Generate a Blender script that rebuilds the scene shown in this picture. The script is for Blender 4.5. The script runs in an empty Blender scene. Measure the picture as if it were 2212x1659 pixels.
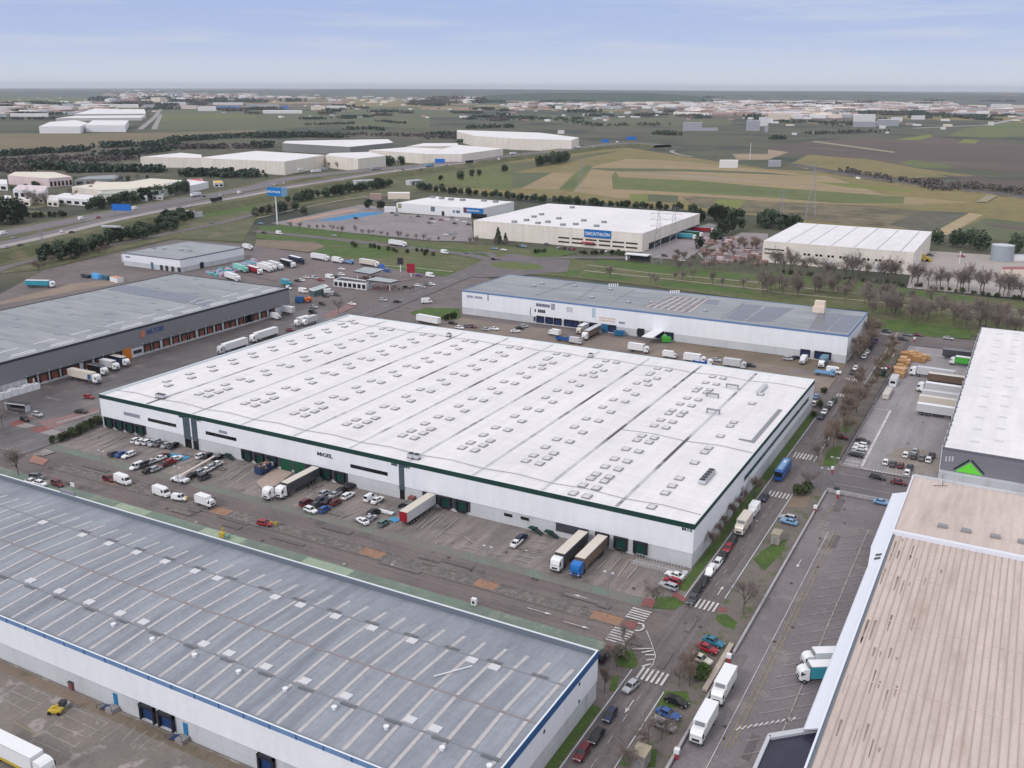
import bpy, math, random
from mathutils import Vector, Matrix
R = random.Random(7)
sc = bpy.context.scene
COL = sc.collection
rad = math.radians
# ------------------------------------------------------------------ camera
CR = Vector((0.87879638, 0.4771809, 0.00391146)); CU = Vector((-0.14474786, 0.25874529, 0.95503871))
CF = Vector((-0.45471416, 0.83985074, -0.29645534)); CP = Vector((59.98632535, -201.44503916, 110.0)); FPX = 2067.99
cam = bpy.data.cameras.new('camera'); camo = bpy.data.objects.new('camera', cam); COL.objects.link(camo)
camo.matrix_world = Matrix(((CR.x, CU.x, -CF.x, CP.x), (CR.y, CU.y, -CF.y, CP.y), (CR.z, CU.z, -CF.z, CP.z), (0, 0, 0, 1)))
cam.sensor_fit = 'HORIZONTAL'; cam.sensor_width = 36; cam.lens = 36 * FPX / 2212
cam.clip_start = 1; cam.clip_end = 80000
sc.camera = camo
# ------------------------------------------------------------------ light, sky, exposure
SUN_EL, SUN_AZ = 36, 196          # azimuth clockwise from +Y
w = bpy.data.worlds.new('World'); sc.world = w; w.use_nodes = True
nt = w.node_tree; N = nt.nodes; L = nt.links; N.clear()
out = N.new('ShaderNodeOutputWorld'); bg = N.new('ShaderNodeBackground'); bg.inputs[1].default_value = 0.1
L.new(bg.outputs[0], out.inputs[0])
sky = N.new('ShaderNodeTexSky'); sky.sky_type = 'NISHITA'; sky.sun_disc = False
sky.sun_elevation = rad(SUN_EL); sky.sun_rotation = rad(SUN_AZ)
tc = N.new('ShaderNodeTexCoord'); sep = N.new('ShaderNodeSeparateXYZ'); L.new(tc.outputs['Generated'], sep.inputs[0])
mp = N.new('ShaderNodeMapping'); mp.inputs['Scale'].default_value = (3.2, 3.2, 46); L.new(tc.outputs['Generated'], mp.inputs[0])
nz = N.new('ShaderNodeTexNoise'); nz.inputs['Scale'].default_value = 1.25; nz.inputs['Detail'].default_value = 7; nz.inputs['Roughness'].default_value = .62
L.new(mp.outputs[0], nz.inputs['Vector'])
rp = N.new('ShaderNodeValToRGB'); L.new(sep.outputs[2], rp.inputs[0])      # overcast layer by elevation
el = rp.color_ramp.elements
el[0].position = 0.0; el[0].color = (.70, .735, .80, 1)
el[1].position = 1.0; el[1].color = (1.2, 1.18, 1.17, 1)
for p, c in ((.02, (.59, .665, .83)), (.045, (.465, .56, .825)), (.08, (.41, .51, .81)), (.25, (.80, .83, .90))):
    e = el.new(p); e.color = (*c, 1)
cr = N.new('ShaderNodeValToRGB'); L.new(nz.outputs[0], cr.inputs[0])
cr.color_ramp.elements[0].position = .46; cr.color_ramp.elements[0].color = (0, 0, 0, 1)
cr.color_ramp.elements[1].position = .72; cr.color_ramp.elements[1].color = (1, 1, 1, 1)
cm = N.new('ShaderNodeMath'); cm.operation = 'MULTIPLY'; cm.inputs[1].default_value = .85; L.new(cr.outputs[0], cm.inputs[0])
mx = N.new('ShaderNodeMix'); mx.data_type = 'RGBA'; L.new(cm.outputs[0], mx.inputs[0]); L.new(rp.outputs[0], mx.inputs[6]); mx.inputs[7].default_value = (.63, .68, .80, 1)
m10 = N.new('ShaderNodeMix'); m10.data_type = 'RGBA'; m10.blend_type = 'MULTIPLY'; m10.inputs[0].default_value = 1
L.new(mx.outputs[2], m10.inputs[6]); m10.inputs[7].default_value = (10, 10, 10, 1); m10.clamp_result = False
mxs = N.new('ShaderNodeMix'); mxs.data_type = 'RGBA'; mxs.inputs[0].default_value = .92
L.new(sky.outputs[0], mxs.inputs[6]); L.new(m10.outputs[2], mxs.inputs[7]); L.new(mxs.outputs[2], bg.inputs[0])
sl = bpy.data.lights.new('sun', 'SUN'); sl.energy = 1.3; sl.angle = rad(13); sl.color = (1, .965, .94)
so = bpy.data.objects.new('sun', sl); COL.objects.link(so)
sd = Vector((math.sin(rad(SUN_AZ)) * math.cos(rad(SUN_EL)), math.cos(rad(SUN_AZ)) * math.cos(rad(SUN_EL)), math.sin(rad(SUN_EL))))
so.rotation_euler = sd.to_track_quat('Z', 'Y').to_euler(); so.location = sd * 500
sc.view_settings.view_transform = 'Standard'; sc.view_settings.look = 'None'; sc.view_settings.exposure = 0; sc.view_settings.gamma = 1
sc.render.engine = 'CYCLES'; sc.cycles.max_bounces = 4; sc.cycles.volume_bounces = 0
# ------------------------------------------------------------------ survey: points measured on the photograph -> metres on the ground
OX = (0, 553, 1106, 1659); OY = (172.8, 553, 898.6, 1244.2)
def G(px, py, z=0.):
    d = CF + CR * ((px - 1106) / FPX) - CU * ((py - 829.5) / FPX)
    t = (z - CP.z) / d.z
    return (CP.x + d.x * t, CP.y + d.y * t)
def g(r, c, x, y, z=0.): return G(OX[c] + x * .25, OY[r] + y * .25, z)
def gp(r, c, *pts, z=0.): return [g(r, c, x, y, z) for x, y in pts]
def onY(r, c, x, y, Y):       # point on a wall plane Y = const -> (X, Z)
    px, py = OX[c] + x * .25, OY[r] + y * .25
    d = CF + CR * ((px - 1106) / FPX) - CU * ((py - 829.5) / FPX); t = (Y - CP.y) / d.y
    return CP.x + d.x * t, CP.z + d.z * t
def onX(r, c, x, y, X):
    px, py = OX[c] + x * .25, OY[r] + y * .25
    d = CF + CR * ((px - 1106) / FPX) - CU * ((py - 829.5) / FPX); t = (X - CP.x) / d.x
    return CP.y + d.y * t, CP.z + d.z * t
# ------------------------------------------------------------------ materials
def lin(r, g_, b):
    f = lambda v: (v / 255 / 12.92) if v <= 10 else ((v / 255 + .055) / 1.055) ** 2.4
    return (f(r), f(g_), f(b))
MATS = {}
def mat(name, c1, c2=None, s=.05, rough=.85, fine=.12, fs=1.5, stretch=(1, 1, 1), detail=5, c3=None, p3=(.58, .7), metal=0., spec=.3, rot=0., s3=None):
    """c1..c2 mottled by noise of scale s; c3 = stains above a noise threshold; fine = small scale grain"""
    if name in MATS: return MATS[name]
    m = bpy.data.materials.new(name); m.use_nodes = True; MATS[name] = m
    t = m.node_tree; n = t.nodes; l = t.links; b = n['Principled BSDF']
    b.inputs['Roughness'].default_value = rough; b.inputs['Metallic'].default_value = metal; b.inputs['Specular IOR Level'].default_value = spec
    if c2 is None: b.inputs['Base Color'].default_value = (*c1, 1); return m
    ge = n.new('ShaderNodeNewGeometry'); mpn = n.new('ShaderNodeMapping'); mpn.inputs['Scale'].default_value = stretch; mpn.inputs['Rotation'].default_value = (0, 0, rot)
    l.new(ge.outputs['Position'], mpn.inputs[0])
    def noise(sca, det=detail, vec=True):
        q = n.new('ShaderNodeTexNoise'); q.inputs['Scale'].default_value = sca; q.inputs['Detail'].default_value = det; q.inputs['Roughness'].default_value = .6
        l.new(mpn.outputs[0] if vec else ge.outputs['Position'], q.inputs['Vector']); return q
    def ramp(src, a, bb):
        q = n.new('ShaderNodeMapRange'); q.inputs[1].default_value = a; q.inputs[2].default_value = bb; l.new(src, q.inputs[0]); return q
    def mix(f, a, bb):
        q = n.new('ShaderNodeMix'); q.data_type = 'RGBA'
        l.new(f, q.inputs[0])
        for i, v in ((6, a), (7, bb)):
            if isinstance(v, tuple): q.inputs[i].default_value = (*v, 1)
            else: l.new(v, q.inputs[i])
        return q.outputs[2]
    col = mix(ramp(noise(s).outputs[0], .32, .68).outputs[0], c1, c2)
    if c3: col = mix(ramp(noise((s3 or s * 2.7)).outputs[0], *p3).outputs[0], col, c3)
    if fine:
        q = noise(fs, 3, False); hv = n.new('ShaderNodeMapRange'); hv.inputs[1].default_value = .3; hv.inputs[2].default_value = .7
        hv.inputs[3].default_value = 1 - fine; hv.inputs[4].default_value = 1 + fine; l.new(q.outputs[0], hv.inputs[0])
        mm = n.new('ShaderNodeMix'); mm.data_type = 'RGBA'; mm.blend_type = 'MULTIPLY'; mm.inputs[0].default_value = 1
        cb = n.new('ShaderNodeCombineColor')
        for i in range(3): l.new(hv.outputs[0], cb.inputs[i])
        l.new(col, mm.inputs[6]); l.new(cb.outputs[0], mm.inputs[7]); col = mm.outputs[2]
    l.new(col, b.inputs['Base Color']); return m
def overlay(m, kind, amount=.2, size=(6, 6), width=.02, rot=0., axis='xy', scale=.1, dark=True):
    '''multiply a material by joint lines, cracks or long streaks'''
    t = m.node_tree; n = t.nodes; l = t.links; b = n['Principled BSDF']; src = b.inputs['Base Color']
    ge = n.new('ShaderNodeNewGeometry'); vec = ge.outputs['Position']
    if axis == 'wall':
        sp = n.new('ShaderNodeSeparateXYZ'); l.new(vec, sp.inputs[0]); ad = n.new('ShaderNodeMath'); l.new(sp.outputs[0], ad.inputs[0]); l.new(sp.outputs[1], ad.inputs[1])
        cb = n.new('ShaderNodeCombineXYZ'); l.new(ad.outputs[0], cb.inputs[0]); l.new(sp.outputs[2], cb.inputs[1]); vec = cb.outputs[0]
    mp_ = n.new('ShaderNodeMapping'); mp_.inputs['Rotation'].default_value = (0, 0, rot); l.new(vec, mp_.inputs[0])
    if kind == 'joint':
        q = n.new('ShaderNodeTexBrick'); q.offset = 0; q.inputs['Scale'].default_value = 1; q.inputs['Brick Width'].default_value = size[0]; q.inputs['Row Height'].default_value = size[1]; q.inputs['Mortar Size'].default_value = width; q.inputs['Mortar Smooth'].default_value = .1
        q.inputs['Color1'].default_value = (1, 1, 1, 1); q.inputs['Color2'].default_value = (1 - amount * .35,) * 3 + (1,); q.inputs['Mortar'].default_value = (1 - amount,) * 3 + (1,); l.new(mp_.outputs[0], q.inputs['Vector']); f = q.outputs[0]
    else:
        if kind == 'crack':
            q = n.new('ShaderNodeTexVoronoi'); q.feature = 'DISTANCE_TO_EDGE'; q.inputs['Scale'].default_value = scale; wn = n.new('ShaderNodeTexNoise'); wn.inputs['Scale'].default_value = scale * 6; wn.inputs['Detail'].default_value = 4
            l.new(mp_.outputs[0], wn.inputs['Vector']); va = n.new('ShaderNodeVectorMath'); va.operation = 'MULTIPLY_ADD'; va.inputs[1].default_value = (.35 / scale,) * 3; l.new(wn.outputs['Color'], va.inputs[0]); l.new(mp_.outputs[0], va.inputs[2]); l.new(va.outputs[0], q.inputs['Vector']); o = q.outputs['Distance']; lo, hi = 0, width
        else:
            mp_.inputs['Scale'].default_value = (*size, 1); q = n.new('ShaderNodeTexNoise'); q.inputs['Scale'].default_value = 1; q.inputs['Detail'].default_value = 5; l.new(mp_.outputs[0], q.inputs['Vector']); o = q.outputs[0]; lo, hi = .36, .62
        r_ = n.new('ShaderNodeMapRange'); r_.inputs[1].default_value = lo; r_.inputs[2].default_value = hi; r_.inputs[3].default_value = 1 - amount; r_.inputs[4].default_value = 1 + (amount * .5 if kind == 'streak' else 0); l.new(o, r_.inputs[0])
        cc = n.new('ShaderNodeCombineColor'); [l.new(r_.outputs[0], cc.inputs[i]) for i in range(3)]; f = cc.outputs[0]
    mm = n.new('ShaderNodeMix'); mm.data_type = 'RGBA'; mm.blend_type = 'MULTIPLY'; mm.inputs[0].default_value = 1
    if src.links: l.new(src.links[0].from_socket, mm.inputs[6])
    else: mm.inputs[6].default_value = src.default_value
    l.new(f, mm.inputs[7]); l.new(mm.outputs[2], src); return m
def pl(name, r, g_, b, rough=.6, spec=.3, metal=0): return mat(name, lin(r, g_, b), rough=rough, spec=spec, metal=metal)
asphalt = mat('asphalt', lin(114, 107, 109), lin(101, 95, 98), s=.06, c3=lin(124, 116, 116), rough=.8)
asphalt2 = mat('asphalt_brown', lin(121, 111, 109), lin(105, 97, 98), s=.045, c3=lin(92, 86, 88), rough=.8)
paving = mat('yard_paving', lin(146, 136, 132), lin(124, 116, 115), s=.05, c3=lin(104, 98, 97), p3=(.56, .72), rough=.85)
concrete = mat('concrete_paving', lin(162, 155, 154), lin(140, 134, 134), s=.05, c3=lin(128, 122, 118), rough=.85)
lmyard = mat('slab_paving', lin(156, 150, 154), lin(136, 130, 134), s=.03, c3=lin(150, 140, 128), p3=(.6, .72), rough=.75)
wetyard = mat('damp_asphalt', lin(104, 97, 98), lin(80, 76, 80), s=.03, c3=lin(132, 122, 116), p3=(.55, .75), rough=.45, spec=.5)
brown = mat('bare_soil', lin(134, 118, 106), lin(108, 98, 84), s=.05, c3=lin(92, 92, 66))
grass = mat('grass', lin(82, 104, 50), lin(66, 86, 42), s=.15, c3=lin(100, 104, 66), fine=.2)
verge = mat('verge', lin(94, 96, 68), lin(82, 86, 58), s=.02, c3=lin(112, 104, 84), p3=(.5, .66), fine=.2, fs=.4)
greenpaint = mat('green_path', lin(114, 132, 118), lin(110, 118, 112), s=.08, c3=lin(136, 142, 130), p3=(.5, .7))
greenlight = mat('light_green_path', lin(160, 172, 152), lin(140, 156, 138), s=.1)
redpave = mat('red_paving', lin(146, 88, 86), lin(122, 84, 84), s=.2)
orangepave = mat('orange_paving', lin(160, 124, 102), lin(138, 108, 94), s=.3)
paint_w = mat('road_paint', lin(214, 210, 210), lin(176, 170, 170), s=.5, fine=.1)
paint_fade = mat('worn_road_paint', lin(182, 176, 172), lin(146, 138, 134), s=.5, fine=.2)
paint_y = mat('yellow_road_paint', lin(176, 160, 100), lin(150, 138, 104), s=.4, fine=.2)
whitewall = mat('white_cladding', lin(238, 239, 244), lin(231, 233, 240), s=.03, stretch=(1, 1, .05), fine=.02, fs=.8, rough=.55)
greywall = mat('precast_concrete', lin(204, 206, 211), lin(192, 194, 199), s=.08, stretch=(1, 1, .2), c3=lin(172, 174, 176), p3=(.55, .8), fine=.04)
roofwhite = mat('white_roof_membrane', lin(232, 228, 230), lin(223, 219, 222), s=.03, c3=lin(216, 214, 221), p3=(.60, .85), stretch=(1.4, .5, 1), fine=.025, fs=.6, rough=.7)
roofgrey = mat('grey_sheet_roof', lin(152, 156, 166), lin(135, 139, 149), s=.09, stretch=(1.2, .12, 1), c3=lin(122, 127, 138), p3=(.55, .8), fine=.07, fs=.9, rough=.6)
roofgrey2 = mat('pale_grey_roof', lin(160, 162, 166), lin(144, 147, 153), s=.03, stretch=(.3, 1, 1), c3=lin(130, 134, 142), p3=(.5, .75), fine=.05, rough=.65)
darkwall = mat('grey_cladding', lin(132, 131, 136), lin(125, 124, 130), s=.02, fine=.03, rough=.5)
darkwall2 = mat('dark_grey_cladding', lin(132, 130, 138), lin(124, 122, 132), s=.02, fine=.03, rough=.5)
cream = mat('cream_concrete', lin(234, 225, 216), lin(225, 216, 208), s=.05, stretch=(1, 1, .1), fine=.03)
cream2 = mat('pale_concrete', lin(208, 204, 202), lin(198, 194, 194), s=.05, stretch=(1, 1, .1), fine=.03)
beigeroof = mat('beige_sheet_roof', lin(206, 190, 183), lin(193, 177, 170), s=.04, stretch=(1.5, .3, 1), c3=lin(172, 153, 143), p3=(.56, .78), fine=.05, fs=1.2, rough=.7)
asphalt_y = mat('street_asphalt', lin(118, 110, 110), lin(103, 96, 98), s=.06, c3=lin(124, 116, 116), rough=.8)
glass = mat('dark_glass', (.012, .014, .018), rough=.08, spec=.6)
glasswall = mat('tinted_glazing', lin(86, 98, 108), lin(70, 80, 92), s=.6, rough=.15, spec=.6, fine=0)
black = mat('black_rubber', (.012, .012, .013), rough=.8)
darkgrey = pl('dark_grey_metal', 62, 62, 68)
midgrey = pl('grey_metal', 136, 138, 144)
lightgrey = pl('light_grey_metal', 190, 192, 198)
white = pl('white_paint', 228, 228, 232, .45)
greenband = mat('dark_green_cladding', lin(34, 68, 62), lin(28, 58, 56), s=.1, fine=.03, rough=.5)
blueband = mat('blue_cladding', lin(108, 136, 176), lin(98, 124, 164), s=.2, fine=.05, rough=.5)
bluetrim = pl('blue_trim', 50, 92, 140)
slate = pl('blue_grey_parapet', 108, 116, 128)
dockblue = pl('blue_door', 36, 62, 110)
dockgreen = pl('green_door', 20, 62, 56)
dockdark = pl('dark_seal_and_shade', 40, 40, 48)
dockorange = pl('orange_door', 176, 96, 62)
strip = mat('translucent_sheet', lin(190, 187, 190), lin(174, 169, 171), s=.8, c3=lin(178, 160, 150), p3=(.56, .7), fine=.06, fs=3, rough=.4)
domew = pl('polycarbonate_dome', 204, 202, 206, .35)
domeg = pl('grey_skylight_frame', 142, 139, 143, .5)
solar = mat('solar_panel', lin(98, 100, 114), lin(86, 88, 102), s=.1, rough=.25, spec=.5, fine=0)
rust = pl('rusty_ridge', 146, 134, 134)
overlay(asphalt, 'crack', .25, scale=.07, width=.012); overlay(asphalt2, 'streak', .16, size=(.02, .9)); overlay(asphalt2, 'crack', .2, scale=.09, width=.012); overlay(asphalt_y, 'streak', .16, size=(.9, .02)); overlay(asphalt_y, 'crack', .22, scale=.08, width=.012)
overlay(paving, 'joint', .16, size=(5.1, 5.1), width=.06); overlay(paving, 'streak', .2, size=(.5, .06)); overlay(paving, 'crack', .25, scale=.11, width=.012); overlay(lmyard, 'joint', .12, size=(6, 6), width=.06); overlay(lmyard, 'streak', .1, size=(.4, .03)); overlay(concrete, 'joint', .2, size=(3, 3), width=.06); overlay(wetyard, 'streak', .22, size=(.5, .04))
overlay(roofwhite, 'joint', .07, size=(11, 2.05), width=.07); overlay(roofwhite, 'streak', .05, size=(.35, .035)); overlay(roofwhite, 'streak', .035, size=(.03, .5))
overlay(roofgrey, 'joint', .12, size=(1.14, 3.4), width=.05); overlay(roofgrey, 'streak', .12, size=(.5, .05)); overlay(roofgrey2, 'joint', .08, size=(6.5, 2.2), width=.08); overlay(roofgrey2, 'streak', .12, size=(.05, .4))
overlay(whitewall, 'joint', .06, size=(6.1, 2.9), width=.04, axis='wall'); overlay(greywall, 'joint', .14, size=(6.1, 1.9), width=.05, axis='wall'); overlay(darkwall, 'joint', .1, size=(6.1, 1.2), width=.05, axis='wall'); overlay(darkwall2, 'joint', .12, size=(6.1, 1.2), width=.05, axis='wall'); overlay(cream, 'joint', .08, size=(5, 2.4), width=.06, axis='wall'); overlay(cream, 'streak', .06, size=(.3, .05), axis='wall'); overlay(whitewall, 'streak', .03, size=(.5, .06), axis='wall')
overlay(beigeroof, 'streak', .09, size=(.8, .08)); overlay(greenband, 'joint', .2, size=(3, 5), width=.04, axis='wall')
PAINT = {'white': (232, 232, 235), 'silver': (170, 173, 180), 'grey': (104, 106, 112), 'black': (26, 26, 30), 'dark grey': (70, 70, 78), 'dark blue': (30, 38, 70),
         'blue': (38, 84, 150), 'red': (150, 26, 44), 'dark red': (98, 30, 38), 'teal': (38, 112, 140), 'green': (40, 90, 60), 'beige': (212, 202, 190), 'brown': (110, 92, 80),
         'light blue': (120, 160, 200), 'yellow': (200, 172, 62), 'orange': (214, 110, 50), 'turquoise': (60, 150, 170), 'purple': (90, 50, 110), 'lime green': (76, 170, 66),
         'bright blue': (30, 110, 190), 'pale grey': (196, 196, 200), 'grey green': (100, 124, 124), 'mint': (130, 200, 185)}
def paint(c): return mat('vehicle_paint_' + c.replace(' ', '_'), lin(*PAINT[c]), rough=.3, spec=.5)
# ------------------------------------------------------------------ mesh helpers
class M:
    def __init__(s): s.v = []; s.f = []; s.m = []
    def poly(s, pts, mt):
        i = len(s.v); s.v += [tuple(p) for p in pts]; s.f.append(tuple(range(i, i + len(pts)))); s.m.append(mt); return s
    def box(s, x0, x1, y0, y1, z0, z1, mt, top=None, bottom=True):
        i = len(s.v)
        s.v += [(x0, y0, z0), (x1, y0, z0), (x1, y1, z0), (x0, y1, z0), (x0, y0, z1), (x1, y0, z1), (x1, y1, z1), (x0, y1, z1)]
        fs = [(4, 5, 6, 7), (0, 1, 5, 4), (1, 2, 6, 5), (2, 3, 7, 6), (3, 0, 4, 7)] + ([(3, 2, 1, 0)] if bottom else [])
        for k, f in enumerate(fs): s.f.append(tuple(i + a for a in f)); s.m.append(top if (k == 0 and top) else mt)
        return s
    def prism(s, foot, z0, z1, mt, top=None, cap=True):
        n = len(foot); i = len(s.v)
        s.v += [(x, y, z0) for x, y in foot] + [(x, y, z1) for x, y in foot]
        for k in range(n): s.f.append((i + k, i + (k + 1) % n, i + n + (k + 1) % n, i + n + k)); s.m.append(mt)
        if cap: s.f.append(tuple(i + n + k for k in range(n))); s.m.append(top or mt)
        return s
    def frust(s, x0, x1, y, z0, X0, X1, Y, z1, mt, top=None):   # symmetric frustum
        i = len(s.v)
        s.v += [(x0, -y, z0), (x1, -y, z0), (x1, y, z0), (x0, y, z0), (X0, -Y, z1), (X1, -Y, z1), (X1, Y, z1), (X0, Y, z1)]
        for k, f in enumerate([(4, 5, 6, 7), (0, 1, 5, 4), (1, 2, 6, 5), (2, 3, 7, 6), (3, 0, 4, 7), (3, 2, 1, 0)]):
            s.f.append(tuple(i + a for a in f)); s.m.append(top if (k == 0 and top) else mt)
        return s
    def loft(s, rings, mt):
        n = len(rings[0]); i = len(s.v)
        for r in rings: s.v += [tuple(p) for p in r]
        for a in range(len(rings) - 1):
            for k in range(n):
                s.f.append((i + a * n + k, i + a * n + (k + 1) % n, i + (a + 1) * n + (k + 1) % n, i + (a + 1) * n + k)); s.m.append(mt)
        s.f.append(tuple(i + k for k in reversed(range(n)))); s.m.append(mt)
        s.f.append(tuple(i + (len(rings) - 1) * n + k for k in range(n))); s.m.append(mt)
        return s
    def cyl(s, x, y, z0, z1, r, mt, n=10, r2=None, axis='z', cap=True):
        r2 = r if r2 is None else r2; i = len(s.v)
        for z, rr in ((z0, r), (z1, r2)):
            for k in range(n):
                a = 2 * math.pi * k / n; p, q = rr * math.cos(a), rr * math.sin(a)
                s.v.append((x + p, y + q, z) if axis == 'z' else ((x + p, z, y + q) if axis == 'y' else (z, x + p, y + q)))
        for k in range(n): s.f.append((i + k, i + (k + 1) % n, i + n + (k + 1) % n, i + n + k)); s.m.append(mt)
        if cap:
            s.f.append(tuple(i + n + k for k in range(n))); s.m.append(mt); s.f.append(tuple(i + k for k in reversed(range(n)))); s.m.append(mt)
        return s
    def tube(s, a, b, r, mt, n=4, r2=None):
        a = Vector(a); b = Vector(b); d = (b - a).normalized(); u = d.orthogonal().normalized(); v = d.cross(u); i = len(s.v); r2 = r if r2 is None else r2
        for p, rr in ((a, r), (b, r2)):
            for k in range(n):
                an = 2 * math.pi * k / n; s.v.append(tuple(p + u * rr * math.cos(an) + v * rr * math.sin(an)))
        for k in range(n): s.f.append((i + k, i + (k + 1) % n, i + n + (k + 1) % n, i + n + k)); s.m.append(mt)
        return s
    def add(s, o, dx=0, dy=0, dz=0):
        i = len(s.v); s.v += [(x + dx, y + dy, z + dz) for x, y, z in o.v]; s.f += [tuple(a + i for a in f) for f in o.f]; s.m += o.m; return s
    def mesh(s, name, smooth=False):
        me = bpy.data.meshes.new(name); me.from_pydata(s.v, [], s.f); ms = []
        for mt in s.m:
            if mt not in ms: ms.append(mt)
        for mt in ms: me.materials.append(mt)
        ix = {mt: k for k, mt in enumerate(ms)}
        me.polygons.foreach_set('material_index', [ix[a] for a in s.m])
        if smooth: me.polygons.foreach_set('use_smooth', [True] * len(s.f))
        me.update(); return me
def link(name, me, parent=None, loc=(0, 0, 0), rz=0.):
    o = bpy.data.objects.new(name, me); COL.objects.link(o); o.location = loc; o.rotation_euler = (0, 0, rz)
    if parent: o.parent = parent
    return o
def part(name, m, parent, loc=(0, 0, 0), rz=0., smooth=False, label=None):
    o = link(name, m.mesh(name, smooth), parent, loc, rz)
    if label: o['label'] = label
    return o
def parts(name, m, parent):
    '''loose pieces of a mesh, each linked as a part of its own'''
    p = list(range(len(m.v)))
    def find(i):
        while p[i] != i: p[i] = p[p[i]]; i = p[i]
        return i
    for f in m.f:
        for i in f[1:]: p[find(i)] = find(f[0])
    gr = {}
    for f, mt in zip(m.f, m.m): gr.setdefault(find(f[0]), []).append((f, mt))
    for fs in gr.values():
        q = M(); ix = {}
        for f, mt in fs:
            for i in f:
                if i not in ix: ix[i] = len(q.v); q.v.append(m.v[i])
            q.f.append(tuple(ix[i] for i in f)); q.m.append(mt)
        part(name, q, parent)
def tag(o, label, cat, group=None, kind=None):
    if label: o['label'] = label
    if cat: o['category'] = cat
    if group: o['group'] = group
    if kind: o['kind'] = kind
    return o
def thing(name, label, cat, loc=(0, 0, 0), rz=0., group=None): return tag(link(name, None, None, loc, rz), label, cat, group)
def solid(name, m, label, cat, loc=(0, 0, 0), rz=0., group=None, smooth=False): return tag(link(name, m.mesh(name, smooth), None, loc, rz), label, cat, group)
def struct(name, m): o = link(name, m.mesh(name)); o['kind'] = 'structure'; return o
ZL = [0.]
def sheet(name, foot, mt, z=None):
    """ground surface: flat sheet, a few mm above the one laid before"""
    if z is None: ZL[0] += .004; z = ZL[0]
    a = sum(foot[i][0] * foot[(i + 1) % len(foot)][1] - foot[(i + 1) % len(foot)][0] * foot[i][1] for i in range(len(foot)))
    if a < 0: foot = foot[::-1]
    return struct(name, M().poly([(x, y, z) for x, y in foot], mt))
def rect(x0, x1, y0, y1): return [(x0, y0), (x1, y0), (x1, y1), (x0, y1)]
def smooth_line(pts, k=6):
    o = []
    for i in range(len(pts) - 1):
        p0 = pts[max(i - 1, 0)]; p1 = pts[i]; p2 = pts[i + 1]; p3 = pts[min(i + 2, len(pts) - 1)]
        for j in range(k):
            t = j / k
            o.append(tuple(.5 * (2 * p1[a] + (p2[a] - p0[a]) * t + (2 * p0[a] - 5 * p1[a] + 4 * p2[a] - p3[a]) * t * t + (3 * p1[a] - p0[a] - 3 * p2[a] + p3[a]) * t ** 3) for a in (0, 1)))
    return o + [pts[-1]]
def ribbon(m, pts, wd, mt, z=0., off=0., skirt=None, smt=None, dash=None):
    pts = [Vector(p) for p in pts]; L_, R_ = [], []
    for i, p in enumerate(pts):
        d = (pts[min(i + 1, len(pts) - 1)] - pts[max(i - 1, 0)]).normalized(); nn = Vector((-d.y, d.x))
        L_.append(p + nn * (off + wd / 2)); R_.append(p + nn * (off - wd / 2))
    for i in range(len(pts) - 1):
        if dash and i % dash: continue
        m.poly([(*R_[i], z), (*R_[i + 1], z), (*L_[i + 1], z), (*L_[i], z)], mt)
        if skirt:
            for a, b, sg in ((L_[i], L_[i + 1], 1), (R_[i + 1], R_[i], -1)):
                nn = (b - a).normalized(); nn = Vector((-nn.y, nn.x))
                m.poly([(*a, z), (*b, z), (*(b + nn * skirt), -.02), (*(a + nn * skirt), -.02)], smt)
    return m
def text(s, size, mt, parent, mtx, depth=.06, bold=.02, name='lettering', align='LEFT', fit=None):
    cu = bpy.data.curves.new('font', 'FONT'); cu.body = s; cu.size = size; cu.extrude = depth; cu.offset = bold * size; cu.align_x = align
    tmp = bpy.data.objects.new('font', cu); COL.objects.link(tmp); bpy.context.view_layer.update()
    me = bpy.data.meshes.new_from_object(tmp.evaluated_get(bpy.context.evaluated_depsgraph_get())); me.name = name
    if fit:
        xs = [v.co.x for v in me.vertices]; ys = [v.co.y for v in me.vertices]; x0, y0 = min(xs), min(ys); kx, ky = fit[0] / (max(xs) - x0), fit[1] / (max(ys) - y0)
        for v in me.vertices: v.co.x = (v.co.x - x0) * kx; v.co.y = (v.co.y - y0) * ky
    bpy.data.objects.remove(tmp); me.materials.clear(); me.materials.append(mt)
    o = bpy.data.objects.new(name, me); COL.objects.link(o); o.parent = parent; o.matrix_local = mtx; return o
def face_front(x, y, z): return Matrix(((1, 0, 0, x), (0, 0, -1, y), (0, 1, 0, z), (0, 0, 0, 1)))     # reads from -Y
def face_right(x, y, z): return Matrix(((0, 0, 1, x), (1, 0, 0, y), (0, 1, 0, z), (0, 0, 0, 1)))      # reads from +X
def inset(foot, d):
    n = len(foot); o = []
    for i in range(n):
        a, b, c = Vector(foot[i - 1]), Vector(foot[i]), Vector(foot[(i + 1) % n])
        u = (b - a).normalized(); v = (c - b).normalized(); n1 = Vector((-u.y, u.x)); n2 = Vector((-v.y, v.x))
        k = (n1 + n2); k = k / max(k.length_squared, .05) * 2
        o.append(tuple(b + k * d))
    return o
def ring(m, foot, z0, z1, th, mt, cap=None):
    inn = inset(foot, th); n = len(foot)
    for i in range(n):
        j = (i + 1) % n; a, b, c, d = foot[i], foot[j], inn[j], inn[i]
        m.poly([(*a, z0), (*b, z0), (*b, z1), (*a, z1)], mt); m.poly([(*c, z0), (*d, z0), (*d, z1), (*c, z1)], cap or mt)
        m.poly([(*a, z1), (*b, z1), (*c, z1), (*d, z1)], cap or mt); m.poly([(*d, z0), (*c, z0), (*b, z0), (*a, z0)], mt)
    return m
def ccw(f):
    a = sum(f[i][0] * f[(i + 1) % len(f)][1] - f[(i + 1) % len(f)][0] * f[i][1] for i in range(len(f)))
    return f if a > 0 else f[::-1]
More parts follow.
